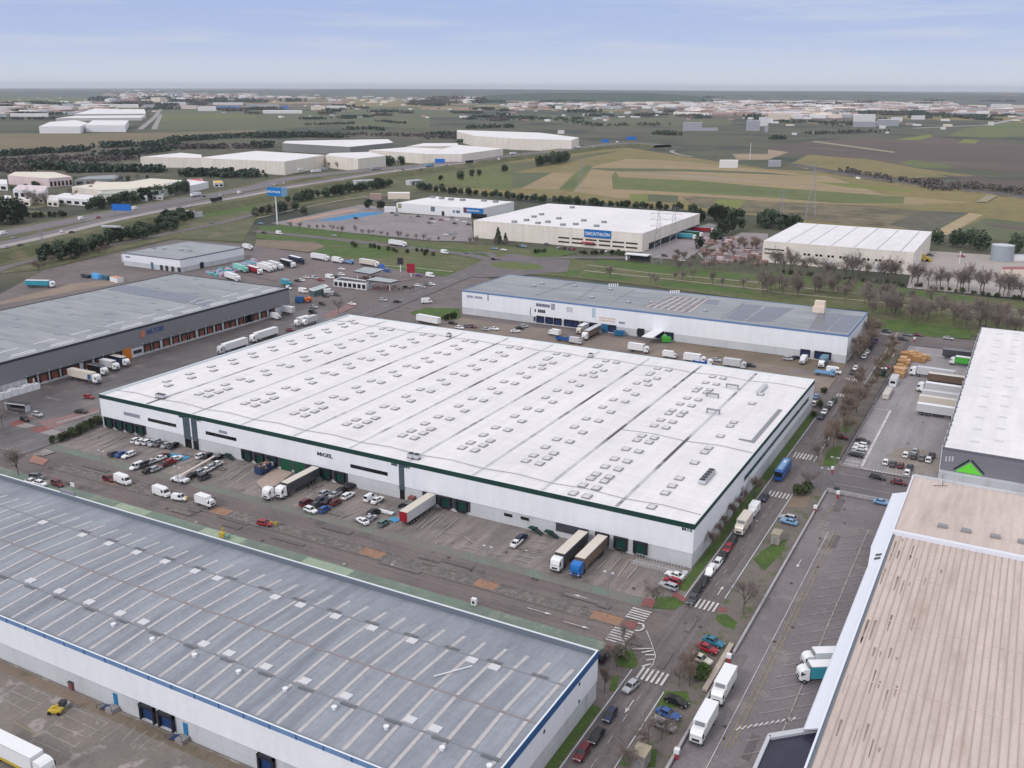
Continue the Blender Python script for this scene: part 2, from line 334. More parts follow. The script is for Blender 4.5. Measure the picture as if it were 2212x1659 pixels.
def hall(name, label, foot, h, wall, roof, band=None, bandh=.9, low=None, lowh=3.6, cap=None, roofdrop=.5, cat='warehouse', group=None, lip=.45):
    """flat roofed shed: wall, lower wall, roof and parapet band as parts; returns thing and its origin"""
    foot = ccw(foot); ox = sum(p[0] for p in foot) / len(foot); oy = sum(p[1] for p in foot) / len(foot)
    f = [(x - ox, y - oy) for x, y in foot]
    t = thing(name, label, cat, (ox, oy, 0), 0, group)
    zb = lowh if low else 0
    part('wall', M().prism(f, zb, h - bandh, wall, cap=False), t)
    if low: part('lower_wall', ring(M(), inset(f, .06), 0, zb, .3, low), t)
    part('roof', M().prism(inset(f, .3), h - roofdrop - .15, h - roofdrop, roof), t)
    part('parapet', ring(M(), inset(f, -.06), h - bandh, h, lip, band or wall, cap), t)
    return t, ox, oy
# ------------------------------------------------------------------ ground
base = mat('countryside', lin(76, 82, 64), lin(94, 90, 76), s=.0016, c3=lin(60, 66, 58), p3=(.5, .6), s3=.004, fine=.15, fs=.02, stretch=(1, 1, 1), rough=.95)
struct('ground', M().poly([(-30000, -600, -.06), (30000, -600, -.06), (30000, 42000, -.06), (-30000, 42000, -.06)], base))
near = [(-520, -170), (160, -170), (160, 262), (46, 272), (12, 272), (-10, 275), (-205, 275), g(1, 1, 1900, 130), g(1, 1, 1640, 180), g(1, 1, 1100, 95), g(0, 1, 1000, 1560), g(0, 1, 0, 1440), g(0, 0, 2100, 1420), g(0, 0, 1500, 1380), g(0, 0, 1000, 1500), g(0, 0, 380, 1640), g(1, 0, 0, 330)]
sheet('pavement', near, asphalt2)
sheet('bare_earth', gp(1, 0, (0, 420), (0, 395), (260, 330), (620, 240), (1000, 195), (1080, 225), (560, 320)), mat('sandy_earth', lin(150, 132, 120), lin(128, 112, 104), s=.05))
# front road between the grey warehouse and the white one
sheet('yard', rect(-222, 3, -18.5, 0), paving)
sheet('green_path', rect(-222, 0, -22, -18.6), mat('faded_green_path', lin(112, 116, 110), lin(124, 116, 112), s=.06, c3=lin(110, 126, 116), p3=(.5, .66)))
sheet('road', rect(-330, 4, -28.3, -22), asphalt2)
sheet('road', rect(-330, 4, -39.2, -32.6), asphalt2)
sheet('median', rect(-190, -4.5, -32.6, -28.3), mat('median_soil', lin(112, 106, 104), lin(94, 90, 88), s=.25, c3=lin(128, 122, 122), p3=(.5, .62)))
k = M()
for y in (-28.45, -32.5): k.box(-190, -4.5, y - .07, y + .07, 0, .3, mat('worn_kerb', lin(142, 134, 132), lin(116, 110, 108), s=.5))
struct('kerb', k)
sheet('green_path', rect(-222, -1, -43.5, -39.2), greenpaint)
m = M(); ZL[0] += .004
for x0, x1 in ((-118, -104), (-84, -70), (-150, -138)): m.poly([(x0, -43, ZL[0]), (x1, -43, ZL[0]), (x1, -39.6, ZL[0]), (x0, -39.6, ZL[0])], greenlight)
slabm = mat('median_slab', lin(132, 124, 122), lin(112, 105, 104), s=.3, c3=lin(96, 92, 88), p3=(.5, .6))
for x in range(-186, -8, 4):
    if R.random() < .45: m.poly([(x, -31.8, ZL[0]), (x + R.uniform(1.5, 3), -31.8, ZL[0]), (x + R.uniform(1.5, 3), -29.2, ZL[0]), (x, -29.2, ZL[0])], slabm)
struct('paving_slab', m)
for x0, x1 in ((-75, -68.5), (-42, -36.5), (-12.5, -5.6), (-125, -119), (-168, -162)): sheet('orange_paving', rect(x0, x1, -32.4, -28.6), orangepave)
# street along the right side
sheet('road', rect(3, 11, -120, 275), asphalt_y)
sheet('pavement', rect(11, 19, -120, 275), mat('kerbside_soil', lin(122, 112, 109), lin(106, 100, 96), s=.12, c3=lin(90, 96, 66), p3=(.52, .64)))
m = M()
for x0, x1, y0, y1 in ((2.9, 3.1, -14, 130), (2.9, 3.1, -120, -46), (11, 11.2, -10, 62), (11, 11.2, 84, 270), (11, 11.2, -120, -50)): m.box(x0, x1, y0, y1, 0, .3, greywall)
struct('kerb', m)
def blob(cx, cy, rx, ry, n=18): return [(cx + rx * math.cos(2 * math.pi * i / n) * (1 + .08 * math.sin(3 * i)), cy + ry * math.sin(2 * math.pi * i / n) * (1 + .08 * math.cos(2 * i))) for i in range(n)]
sheet('grass', rect(.2, 2.4, -11, 134), grass); sheet('grass', rect(.6, 2.5, -120, -60), grass)
sheet('grass', gp(3, 2, (1215, 285), (1260, 180), (1400, 180), (1500, 240), (1400, 290)), grass)
sheet('grass', gp(3, 2, (880, 690), (960, 640), (1040, 640), (1095, 760), (1060, 800), (900, 780)), grass)
sheet('grass', gp(3, 2, (840, 1000), (860, 870), (930, 860), (900, 990)), grass)
sheet('grass', gp(3, 2, (1770, 340), (1850, 330), (1945, 400), (1920, 470), (1830, 440), (1760, 380)), grass)
sheet('grass', gp(2, 2, (2080, 1240), (2212, 1130), (2380, 1060), (2340, 1180), (2180, 1340)), grass)
sheet('grass', gp(3, 2, (930, 1640), (1000, 1500), (1250, 1500), (1240, 1659)), grass)
sheet('grass', gp(3, 2, (1240, 1150), (1310, 1000), (1520, 1000), (1540, 1130)), grass)
sheet('grass', gp(1, 3, (930, 920), (1000, 830), (1080, 830), (1040, 930)), grass)
sheet('grass', gp(1, 3, (590, 1520), (650, 1440), (730, 1440), (700, 1530)), grass)
sheet('grass', gp(2, 3, (470, 440), (520, 280), (650, 260), (600, 400), (540, 480)), grass)
sheet('bare_earth', gp(2, 3, (130, 790), (200, 690), (370, 700), (330, 800)), brown)
for q in (((1380, 170), (1420, 140), (1510, 200), (1480, 230)), ((780, 640), (830, 580), (910, 620), (860, 680)), ((930, 440), (960, 390), (1090, 400), (1060, 465)), ((1110, 260), (1150, 190), (1240, 210), (1215, 280)), ((1770, 300), (1790, 270), (1860, 280), (1850, 320))): sheet('red_paving', gp(3, 2, *q), redpave)
# right lot, slab yard, cross road
sheet('car_park', rect(19.4, 60, -120, 62), mat('lot_asphalt', lin(130, 122, 125), lin(114, 108, 111), s=.05, c3=lin(144, 136, 134), p3=(.56, .75)))
sheet('road', rect(11, 90, 64, 82.5), asphalt)
sheet('yard', rect(18.8, 70, 85, 248), lmyard)
sheet('road', rect(11, 200, 249, 272), asphalt2)
sheet('damp_patch', blob(38, 100, 8, 12), mat('damp_stain', lin(132, 122, 112), lin(150, 142, 138), s=.08))
# yards behind and left of the white warehouse
sheet('yard', rect(-264, -206, -30, 175), wetyard)
sheet('yard', rect(-196, 0, 134.4, 196), mat('back_yard', lin(140, 126, 116), lin(112, 102, 98), s=.05, c3=lin(120, 116, 118), p3=(.55, .7)))
sheet('bare_earth', rect(-75, 0, 186, 203), brown)
sheet('grass', gp(1, 1, (1330, 490), (1460, 450), (1760, 455), (1770, 540), (1560, 560), (1400, 530)), grass)
sheet('yard', gp(1, 1, (0, -130), (300, -20), (800, -10), (1050, 60), (1500, 180), (1050, 250), (600, 330), (250, 240), (-100, 160)), mat('lorry_park', lin(124, 112, 112), lin(108, 100, 102), s=.04, c3=lin(138, 126, 120)))
# road running past the fuel station to the roundabout
rd = smooth_line([g(1, 1, 560, 640), g(1, 1, 1000, 480), g(1, 1, 1350, 340), g(1, 1, 1700, 200), g(1, 1, 1930, 110)], 5)
struct('road', ribbon(M(), rd, 15, asphalt, .25))
m = M()
ribbon(m, rd, .35, paint_fade, .27, 0, dash=2); struct('road_marking', m)
sheet('red_paving', gp(2, 0, (80, 75), (150, 35), (230, 60), (130, 95)), redpave); sheet('red_paving', gp(2, 0, (240, 120), (400, 80), (470, 110), (330, 150)), redpave)
sheet('red_paving', gp(2, 0, (480, 180), (560, 140), (640, 170), (560, 200)), redpave); sheet('orange_paving', gp(2, 0, (250, 400), (290, 340), (420, 385), (370, 430)), mat('pinkish_paving', lin(166, 124, 112), lin(146, 110, 102), s=.2))
sheet('red_paving', gp(1, 0, (80, 1450), (240, 1390), (300, 1405), (120, 1475)), redpave); sheet('red_paving', gp(1, 1, (560, 520), (820, 410), (880, 430), (640, 540)), mat('faded_red_paving', lin(146, 112, 110), lin(128, 106, 106), s=.2)); sheet('red_paving', gp(1, 0, (330, 1440), (860, 1310), (860, 1350), (420, 1500)), mat('faded_red_paving', None))
sheet('kerb_island', gp(1, 0, (480, 1440), (860, 1340), (860, 1352), (500, 1452)), concrete)
RW_ = random.Random(6); pm1 = mat('asphalt_repair', lin(108, 101, 102), lin(98, 92, 95), s=.4, rough=.8); pm3 = mat('pale_asphalt_repair', lin(122, 114, 113), lin(112, 105, 105), s=.4, rough=.8)
m = M(); ZL[0] += .004
for i in range(44):
    zone = RW_.choice(((4, 10, -110, 240), (-180, 0, -28, -22.2), (-180, 0, -39, -33), (20, 36, -100, 58), (-200, -4, -18, -3), (-250, -212, -25, 160)))
    x, y = RW_.uniform(*zone[:2]), RW_.uniform(*zone[2:]); lx, ly = (RW_.uniform(.4, 1), RW_.uniform(1.5, 6)) if zone[1] - zone[0] < 20 else (RW_.uniform(1.5, 6), RW_.uniform(.4, 1.2))
    m.poly([(x - lx, y - ly, ZL[0] + i * .0002), (x + lx, y - ly, ZL[0] + i * .0002), (x + lx, y + ly, ZL[0] + i * .0002), (x - lx, y + ly, ZL[0] + i * .0002)], pm1 if i % 3 else pm3)
struct('asphalt_patch', m)
# markings ------------------------------------------------------
Zm = .27
m = M()
def mk(x0, x1, y0, y1, mt=paint_w): m.poly([(x0, y0, Zm), (x1, y0, Zm), (x1, y1, Zm), (x0, y1, Zm)], mt)
def ln(a, b, wd=.15, mt=paint_w):
    a, b = Vector(a), Vector(b); d = (b - a).normalized(); nn = Vector((-d.y, d.x)) * wd / 2
    m.poly([(*(a - nn), Zm), (*(b - nn), Zm), (*(b + nn), Zm), (*(a + nn), Zm)], mt)
for y0, y1, x0, x1 in ((-17.2, -12.9, 5.2, 10.6), (-48.3, -44, 4.6, 10.2), (87 - 2.5, 89.5, 4.4, 9.9), (51.5, 55.5, 5, 10.3), (155, 159, 4.5, 10), (262, 265, 4, 10), (178, 182, 3.5, 9.5)):
    x = x0
    while x < x1: mk(x, x + .5, y0, y1); x += 1.0
for x0, x1, y0, y1 in ((-5.6, -1.2, -28.2, -23.2), (-6, -1.5, -38.6, -33.4)):
    y = y0
    while y < y1: mk(x0, x1, y, y + .5); y += 1.0
# splitter bend by the corner
arc = [g(3, 2, x, y) for x, y in ((1160, 480), (1190, 550), (1215, 620), (1240, 700), (1215, 780), (1190, 800))]
for i in range(5): ln(arc[i], arc[i + 1], .18)
for a, b in (((1040, 640), (1215, 635)), ((1120, 670), (1225, 650)), ((1150, 690), (1235, 690)), ((1160, 735), (1230, 730)), ((1120, 790), (1200, 770))): ln(g(3, 2, *a), g(3, 2, *b), .4)
for c in (((1085, 415), (1130, 425)), ((1130, 425), (1140, 455)), ((1140, 455), (1110, 480)), ((1110, 480), (1060, 480))): ln(g(3, 2, *c[0]), g(3, 2, *c[1]), .5)
def arrow(x, y, dx, dy, ln_=4.5):
    d = Vector((dx, dy)); n_ = Vector((-dy, dx)); p = Vector((x, y)); e = p + d * ln_
    m.poly([(*(p - n_ * .1), Zm), (*(e - n_ * .1), Zm), (*(e + n_ * .1), Zm), (*(p + n_ * .1), Zm)], paint_w)
    m.poly([(*(e - n_ * .45), Zm), (*(e + d * 1.6), Zm), (*(e + n_ * .45), Zm)], paint_w)
arrow(-26, -35.2, 1, 0); arrow(-16.5, -36.4, 1, 0); arrow(-16, -25, -1, 0, 2); arrow(9.2, -9.5, 0, 1, 3); arrow(7, -55, 0, -1, 3); arrow(22, 17, 0, -1, 3); arrow(-130, -26, -1, 0, 3)
for y in range(-118, 250, 7):
    if not (-50 < y < -10 or 48 < y < 92 or 150 < y < 162): mk(7.5, 7.62, y, y + 2.5, paint_fade)
# bay lines in the yard
for x in [-206 + 3.4 * i for i in range(8)]: ln((x, -13), (x, -4.5), .15, paint_fade)
for q in (((620, 560), (480, 640)), ((560, 590), (400, 690)), ((690, 600), (560, 690)), ((530, 660), (430, 720)), ((970, 790), (720, 890)), ((1540, 830), (1390, 970)), ((1630, 850), (1480, 990)), ((1570, 870), (1420, 980)), ((1750, 890), (1550, 1060)), ((1620, 1010), (1760, 1030)), ((1800, 1050), (1890, 1110)), ((1780, 1130), (1920, 1160)), ((2030, 1190), (2140, 1210))): ln(g(2, 1, *q[0]), g(2, 1, *q[1]), .22, paint_fade)
for q in (((940, 1230), (830, 1360)), ((1020, 1250), (910, 1400)), ((1110, 1275), (990, 1420)), ((850, 1210), (740, 1330)), ((110, 1130), (270, 1165)), ((80, 1165), (230, 1200)), ((50, 1205), (200, 1240)), ((20, 1240), (160, 1275)), ((160, 1085), (340, 1110))): ln(g(2, 2, *q[0]), g(2, 2, *q[1]), .22, paint_fade)
for q in (((1930, 520), (2060, 440)), ((1970, 560), (2110, 460)), ((2050, 570), (2200, 470)), ((1000, 200), (850, 260)), ((1080, 180), (800, 330))): ln(g(2, 0, *q[0]), g(2, 0, *q[1]), .2, paint_fade)
# right lot
ln((24.7, -70), (24.8, 36), .14); ln((33.7, -54), (33.7, 44), .22, paint_fade)
for i in range(30):
    y = -62 + 4.35 * i
    if y < 40: ln((28.6, y + 1), (38, y + 10), .13, paint_fade)
for x in (26.0, 26.9): ln((x, -60), (x, 36), .1, paint_y)
ln((22.5, 33), (22.5, 55), .1, paint_y); ln(g(2, 3, 380, 900), g(2, 3, 630, 780), .12, paint_y)
for i in range(11): ln((26.3 + i * .8, -54.6 + i * .75), (26.8 + i * .8, -53.1 + i * .75), .3)
for y0, y1 in ((37.5, 39), (40, 41.5)): mk(21.5, 24, y0, y0 + .15); mk(21.5, 24, y1, y1 + .15)
# slab yard
mk(24.3, 25.1, 86, 147)
for x in [19.6 + .9 * i for i in range(6)]: mk(x, x + .45, 86.5, 87.6); mk(x, x + .45, 89.5, 90.6)
for x in [25.5 + .9 * i for i in range(16)]: mk(x, x + .45, 85.0, 85.9)
for y in range(100, 147, 3): ln((19.4, y), (24.2, y), .08, paint_fade)
for x in [26.5 + 2.7 * i for i in range(7)]: ln((x, 87), (x, 92), .1)
for x in range(22, 44, 1): mk(x, x + .5, 236.0 - (x - 22) * .2, 237.2 - (x - 22) * .2)
mk(19.2, 25, 147, 147.5)
ln((20, 78), (40, 79), .12); ln((20, 69.5), (36, 70), .12)
# bays and boxes painted in the front-left yard
for a, b in (((0, 1060), (190, 940)), ((190, 940), (440, 1055)), ((0, 1060), (250, 1190)), ((95, 1000), (340, 1110)), ((330, 1000), (30, 1170)), ((440, 1055), (110, 1280)), ((640, 1150), (930, 1280)), ((560, 1210), (840, 1345)), ((470, 1290), (760, 1410)), ((390, 1360), (660, 1490)), ((930, 1280), (600, 1510)), ((640, 1150), (340, 1390)), ((280, 1420), (520, 1530)), ((1170, 1320), (1050, 1440)), ((1270, 1350), (1120, 1470)), ((1370, 1370), (1200, 1500)), ((1420, 1440), (1360, 1490)), ((1080, 1280), (870, 1430))): ln(g(3, 0, *a), g(3, 0, *b), .13, paint_fade)
for q in ((120, 1270, 330, 1390), (230, 1440, 370, 1540)): ln(g(3, 0, q[0], q[1]), g(3, 0, q[2], q[3]), .13, paint_y)
struct('road_marking', m)
RW_ = random.Random(6)
m = M(); ZL[0] += .02
for i in range(46):
    zone = RW_.choice(((5, 10, -110, 240), (-180, 0, -28, -22.2), (-180, 0, -39, -33), (20, 28, -100, 58), (-200, -4, -16, -6), (24, 44, 100, 230)))
    x, y = RW_.uniform(*zone[:2]), RW_.uniform(*zone[2:]); m.poly([(x + .4 * math.cos(k * .785), y + .4 * math.sin(k * .785), ZL[0]) for k in range(8)], pl('manhole_iron', 70, 66, 68) if i % 3 else pl('manhole_concrete', 176, 172, 172))
struct('manhole_cover', m)
sheet('yard', rect(-330, 0.4, -170, -103.6), mat('front_left_yard', lin(134, 126, 120), lin(110, 104, 100), s=.07, c3=lin(158, 150, 146), p3=(.56, .64), rough=.85))
sheet('drain_strip', rect(-330, 0.4, -106.2, -104), brown)
sheet('blue_bay', gp(2, 0, (1420, 345), (1480, 325), (1650, 360), (1580, 390)), pl('blue_bay_paint', 70, 150, 190))
sheet('blue_bay', gp(2, 1, (1150, 900), (1180, 875), (1260, 900), (1200, 930)), pl('blue_bay_paint', 70, 150, 190))
sheet('crossing_patch', gp(2, 0, (130, 95), (220, 65), (325, 90), (220, 115)), concrete); sheet('crossing_patch', gp(2, 0, (340, 150), (450, 120), (560, 150), (440, 180)), concrete)
sheet('crossing_patch', gp(2, 0, (280, 345), (390, 290), (480, 315), (380, 350)), concrete)
sheet('concrete_ramp', gp(2, 1, (0, 580), (180, 440), (350, 470), (170, 610), (60, 640)), mat('ramp', lin(178, 160, 150), lin(158, 140, 132), s=.1))
# ------------------------------------------------------------------ big white warehouse with the green band
W, D, H = 205.7, 134.0, 11.72; BW = W / 10
wh = thing('white_warehouse', 'huge white warehouse with a dark green band under its ribbed white roof', 'warehouse')
f = rect(-W, 0, 0, D)
part('wall', M().prism(f, 3.95, 10.32, whitewall, cap=False), wh)
part('lower_wall', ring(M(), inset(f, .12), 0, 3.95, .3, greywall), wh)
part('green_band', ring(M(), inset(f, -.08), 10.32, H, .32, greenband, pl('parapet_flashing', 214, 222, 226)), wh)
gut = mat('roof_valley_gutter', lin(206, 204, 210), lin(178, 176, 184), s=.25, stretch=(.2, .5, 1), c3=lin(92, 89, 94), p3=(.49, .6), s3=.07, fine=.2)
m = M(); gm = M(); VZ, RZ = 10.98, 11.5
for i in range(10):
    a, b, c = -W + i * BW, -W + (i + .5) * BW, -W + (i + 1) * BW
    m.poly([(a, .2, VZ), (b, .2, RZ), (b, D - .2, RZ), (a, D - .2, VZ)], roofwhite); m.poly([(b, .2, RZ), (c, .2, VZ), (c, D - .2, VZ), (b, D - .2, RZ)], roofwhite)
    if i: gm.box(a - .48, a + .48, .3, D - .6, VZ, VZ + .09, gut)
part('roof', m, wh); parts('roof_gutter', gm, wh)
m = M()
for yy in (7, D - 11, 54):
    x0 = -W if yy != 54 else -41
    n = int(-x0 / BW * 2 + .5)
    for i in range(n):
        z0, z1 = (VZ, RZ) if (i % 2 == 0) else (RZ, VZ)
        m.tube((x0 + i * BW / 2, yy, z0 + .16), (x0 + (i + 1) * BW / 2, yy, z1 + .16), .08, midgrey)
parts('roof_cable', m, wh)
def skylight(x, y):
    z = VZ + (RZ - VZ) * (1 - abs(((x + W) % BW) - BW / 2) / (BW / 2))
    return M().box(x - 1.05, x + 1.05, y - 1.3, y + 1.3, z - .1, z + .34, domeg), M().frust(-.86, .86, 1.1, .34, -.5, .5, .7, .56, domew), (x, y, z)
spots = []
for kx in range(10):
    xr = -W + (kx + .5) * BW
    if kx == 9: spots += [(xr - 2.1, y) for y in (4.7, 14.4, 19.6, 25.3, 37.9, 46.9, 50.6, 62, 72, 76, 97, 108)]
    elif kx == 8:
        for y in (2.8, 8.7, 13.9, 17.2, 23.3, 29.8, 38.4, 46.7, 50.8, 61, 67, 74, 77.5, 85, 92, 101, 104.5, 112, 120): spots += [(xr - 1.9, y), (xr + 1.9, y)]
    elif kx == 0: spots += [(xr + dx, y + dy) for y in (20, 30.5, 41, 51.5, 62, 73, 84, 95, 106, 117, 124) for dx, dy in ((-2.1, 1.6), (2.1, -1.6))]
    else:
        spots += [(xr + s * 2.1, y) for y in (16.6, 21.2, 36, 56.8, 78.5, 99.6, 120.4) for s in (-1, 1)]
        spots += [(xr + s * 2.1, y - s * 1.6) for y in (27, 46.5, 68.1, 89, 110) for s in (-1, 1)]
        if kx > 4: spots += [(xr - 2.1, 114), (xr, 104)]
spots.sort(key=lambda p: (p[0] - CP.x) ** 2 + (p[1] - CP.y) ** 2)
rest = M(); domes = M(); cach = {}
for i, (x, y) in enumerate(spots):
    a, b, (X, Y, Z) = skylight(x, y)
    b2 = M().add(b, X, Y, Z)
    if i < 98:
        if 'a' not in cach:
            cach['a'] = M().box(-1.05, 1.05, -1.3, 1.3, -.1, .34, domeg).mesh('skylight'); cach['b'] = M().frust(-.86, .86, 1.1, .34, -.5, .5, .7, .56, domew).mesh('skylight_dome')
        o = link('skylight', cach['a'], wh, (X, Y, Z)); link('skylight_dome', cach['b'], o)
    else: rest.add(a); rest.add(b2)
part('far_skylights', rest, wh)['kind'] = 'stuff'
def fan_unit(parent, x, y, z, n, axis='y', name='roof_plant'):
    mm = M()
    for i in range(n):
        a = i * 1.9
        bx = (-.9, .9, a - .85, a + .85) if axis == 'y' else (a - .85, a + .85, -.9, .9)
        mm.box(*bx, .4, 1.35, lightgrey, midgrey); mm.cyl((bx[0] + bx[1]) / 2, (bx[2] + bx[3]) / 2, 1.35, 1.5, .7, darkgrey, 10)
        for sx in (bx[0] + .1, bx[1] - .1): mm.box(sx - .06, sx + .06, bx[2] + .1, bx[3] - .1, 0, .4, darkgrey)
    return part(name, mm, parent, (x, y, z))
fan_unit(wh, -6.2, 25.5, 11.1, 5); fan_unit(wh, -186.5, 8.0, 11.2, 2, 'x'); fan_unit(wh, -83.0, 3.9, 11.2, 2, 'x'); fan_unit(wh, -146, 124, 11.2, 1, 'x'); fan_unit(wh, -82, 124, 11.2, 1, 'x')
pm = M()
for x, y in ((-26, 98), (-20.8, 82), (-23, 111)):
    pm.box(x - 2.2, x + 2.2, y - .5, y + .5, 12.3, 12.6, midgrey); [pm.box(x + s * 2 - .1, x + s * 2 + .1, y - .4, y + .4, 11.2, 12.3, midgrey) for s in (-1, 1)]
pm.box(-3.6, -2.4, 63, 96, 11.2, 11.35, midgrey); pm.box(-7, -2.4, 62, 63, 11.2, 11.5, midgrey); pm.box(-14, -12.6, 108, 118, 11.6, 12.5, lightgrey)
parts('roof_walkway', pm, wh)
# front wall openings
def wbox(r, c, x0, y0, x1, y1, Y=0, yo=-.1, yi=.1, mt=glass, zmax=None, zmin=None):
    X0, Z1 = onY(r, c, x0, y0, Y); X1, Z0 = onY(r, c, x1, y1, Y)
    if zmax is not None: Z1 = zmax
    if zmin is not None: Z0 = zmin
    return M().box(X0, X1, yo, yi, Z0, Z1, mt), X0, X1, Z0, Z1
for q in ((1275, 0, 1520, 62), (1775, 118, 2042, 188)):
    X0 = onY(2, 0, q[0], q[1], 0)[0]; X1 = onY(2, 0, q[2], q[3], 0)[0]
    part('window', M().box(X0, X1, -.05, .05, 6.0, 7.1, glass), wh)
X0 = onY(2, 1, 815, 410, 0)[0]; X1 = onY(2, 1, 1138, 490, 0)[0]; part('window', M().box(X0, X1, -.05, .05, 6.0, 7.1, glass), wh)
shafts = [(2, 0, 1590, 1648), (2, 0, 1660, 1708), (2, 1, 1235, 1281)]
for r, c, a, b in shafts:
    X0 = onY(r, c, a, 150 if c == 0 else 500, 0)[0]; X1 = onY(r, c, b, 150 if c == 0 else 500, 0)[0]
    o = part('stair_glazing', M().box(X0, X1, -.06, .05, 2.9, 10.3, glasswall), wh); part('door', M().box(X0 + .15, X1 - .15, -.09, .05, 0, 2.8, glass), wh)
recs = [(-200.5, -181.5, 'a'), (onY(2, 0, 2080, 280, 0)[0], onY(2, 1, 790, 500, 0)[0], 'b'), (onY(2, 1, 1437, 650, 0)[0], onY(2, 1, 1850, 760, 0)[0], 'c'), (onY(2, 2, 380, 925, 0)[0], onY(2, 2, 660, 985, 0)[0], 'd')]
recs[0] = (onY(2, 0, 890, 0, 0)[0] + .3, onY(2, 0, 1258, 90, 0)[0], 'a')
def dockdoor(x, parent=wh, Y=0., zs=1.0, hh=2.9, wd=2.7, door=dockgreen, seal=dockdark):
    t = part('dock_shelter', M().box(x - wd / 2 - .45, x - wd / 2, Y - .55, Y + .05, zs - .1, zs + hh + .35, seal).box(x + wd / 2, x + wd / 2 + .45, Y - .55, Y + .05, zs - .1, zs + hh + .35, seal).box(x - wd / 2 - .45, x + wd / 2 + .45, Y - .6, Y + .05, zs + hh - .1, zs + hh + .45, seal), parent)
    o = link('dock_door', M().box(x - wd / 2, x + wd / 2, Y - .12, Y + .02, zs, zs + hh - .1, door).box(x - wd / 2, x + wd / 2, Y - .5, Y + .02, zs - .45, zs - .15, black).mesh('dock_door'), t)
    return t
for x0, x1, kd in recs:
    part('dock_recess_shade', M().box(x0, x1, -.07, .1, 1.0 if kd != 'd' else 1.6, 3.93, mat('recess_shade', lin(74, 74, 84), lin(60, 62, 70), s=.4, fine=0)), wh)  # flat dark panel: the shade of the recess is put into its colour
    if kd != 'd':
        n = max(2, int((x1 - x0) / 4.6)); st = (x1 - x0) / n
        for i in range(n):
            if kd == 'b' and 3 <= i <= 4:
                part('green_gate', M().box(x0 + (i + .5) * st - 2, x0 + (i + .5) * st + 2, -.12, .1, .05, 3.9, pl('bright_green_door', 26, 80, 60)), wh)
            else: dockdoor(x0 + (i + .5) * st, Y=-.07, zs=.95, hh=2.6)
for x0, y0, x1, y1 in ((735, 1010, 825, 1100), (890, 1050, 990, 1150), (1058, 1085, 1163, 1180)):
    X0 = onY(2, 2, x0, y0, 0)[0]; X1 = onY(2, 2, x1, y1, 0)[0]; dockdoor((X0 + X1) / 2, Y=0, zs=.9, hh=2.7)
for r, c, x, y in ((2, 1, 2178, 860), (2, 2, 110, 890)):
    X0, Z0 = onY(r, c, x, y, 0); part('window', M().box(X0 - 1.2, X0 + 1.2, -.03, .2, Z0 - .3, Z0 + .5, glass), wh)
for r, c, x, y in ((2, 2, 220, 1000), (2, 2, 355, 1035), (2, 0, 2000, 345)):
    X0 = onY(r, c, x, y, 0)[0]
    part('stair', M().poly([(X0 - 2, -1.6, 1.5), (X0, -1.6, 1.4), (X0 + 2.5, -1.6, 0), (X0 + 1.6, -1.6, 0)], dockgreen).box(X0 - 2, X0, -1.6, 0, 1.2, 1.35, dockgreen).poly([(X0 - .2, -1.5, 1.2), (X0 - .2, -.1, 1.2), (X0 + 2, -.1, .02), (X0 + 2, -1.5, .02)], darkgrey), wh)
rl = M()
for i in range(17):
    x = -13.5 + i * .75; rl.box(x - .04, x + .04, -5.0, -4.92, .0, 1.3, lightgrey); rl.box(x - .04, x + .04, -1.7, -1.62, .4, 1.5, lightgrey)
rl.box(-13.5, -1.5, -5.0, -4.92, 1.22, 1.32, lightgrey).box(-13.5, -1.5, -1.7, -1.62, 1.42, 1.52, lightgrey).box(-13.5, -1.5, -4.9, -1.7, 0, .35, concrete).prism([(-2.6, -4.9), (-.2, -4.9), (-.2, -1.7), (-2.6, -1.7)], 0, .2, greywall)
part('ramp', rl, wh)
tg = pl('lettering_green', 24, 58, 54); tb = pl('lettering_dark', 60, 66, 84); tgy = pl('lettering_grey', 142, 146, 158)
def sgn(s, r, c, x, y, size, mt, fit): X0, Z0 = onY(r, c, x, y, 0); text(s, size, mt, wh, face_front(X0, -.08, Z0), bold=.012, fit=fit)
sgn('M10', 2, 2, 1470, 985, 1.9, tg, (2.5, .8)); sgn('M9', 2, 1, 1280, 447, 1.7, tg, (1.95, .8)); sgn('M8', 2, 1, 1172, 424, 1.7, tg, (1.95, .8)); sgn('M7', 2, 0, 1702, 42, 1.6, tg, (1.95, .8)); sgn('M6', 1, 0, 1548, 1393, 1.6, tg, (1.95, .8)); sgn('MiGEL', 2, 1, 532, 338, 3.0, tg, (5.6, 1.15))
X0, Z0 = onY(1, 0, 1070, 1352, 0); part('name_plate', M().box(X0, X0 + 7.5, -.06, .02, 6.2, 7.4, tgy), wh)
X0, Z0 = onY(2, 0, 1890, 122, 0); part('name_plate', M().box(X0, X0 + 3.4, -.06, .02, 7.6, 8.5, tgy), wh)
# right hand wall: long green window line and corrugated panel
part('side_window', M().box(-.05, .06, 44, 126, 6.2, 7.6, mat('green_glazing', lin(60, 92, 92), lin(48, 78, 80), s=.3, rough=.2, fine=0)), wh)
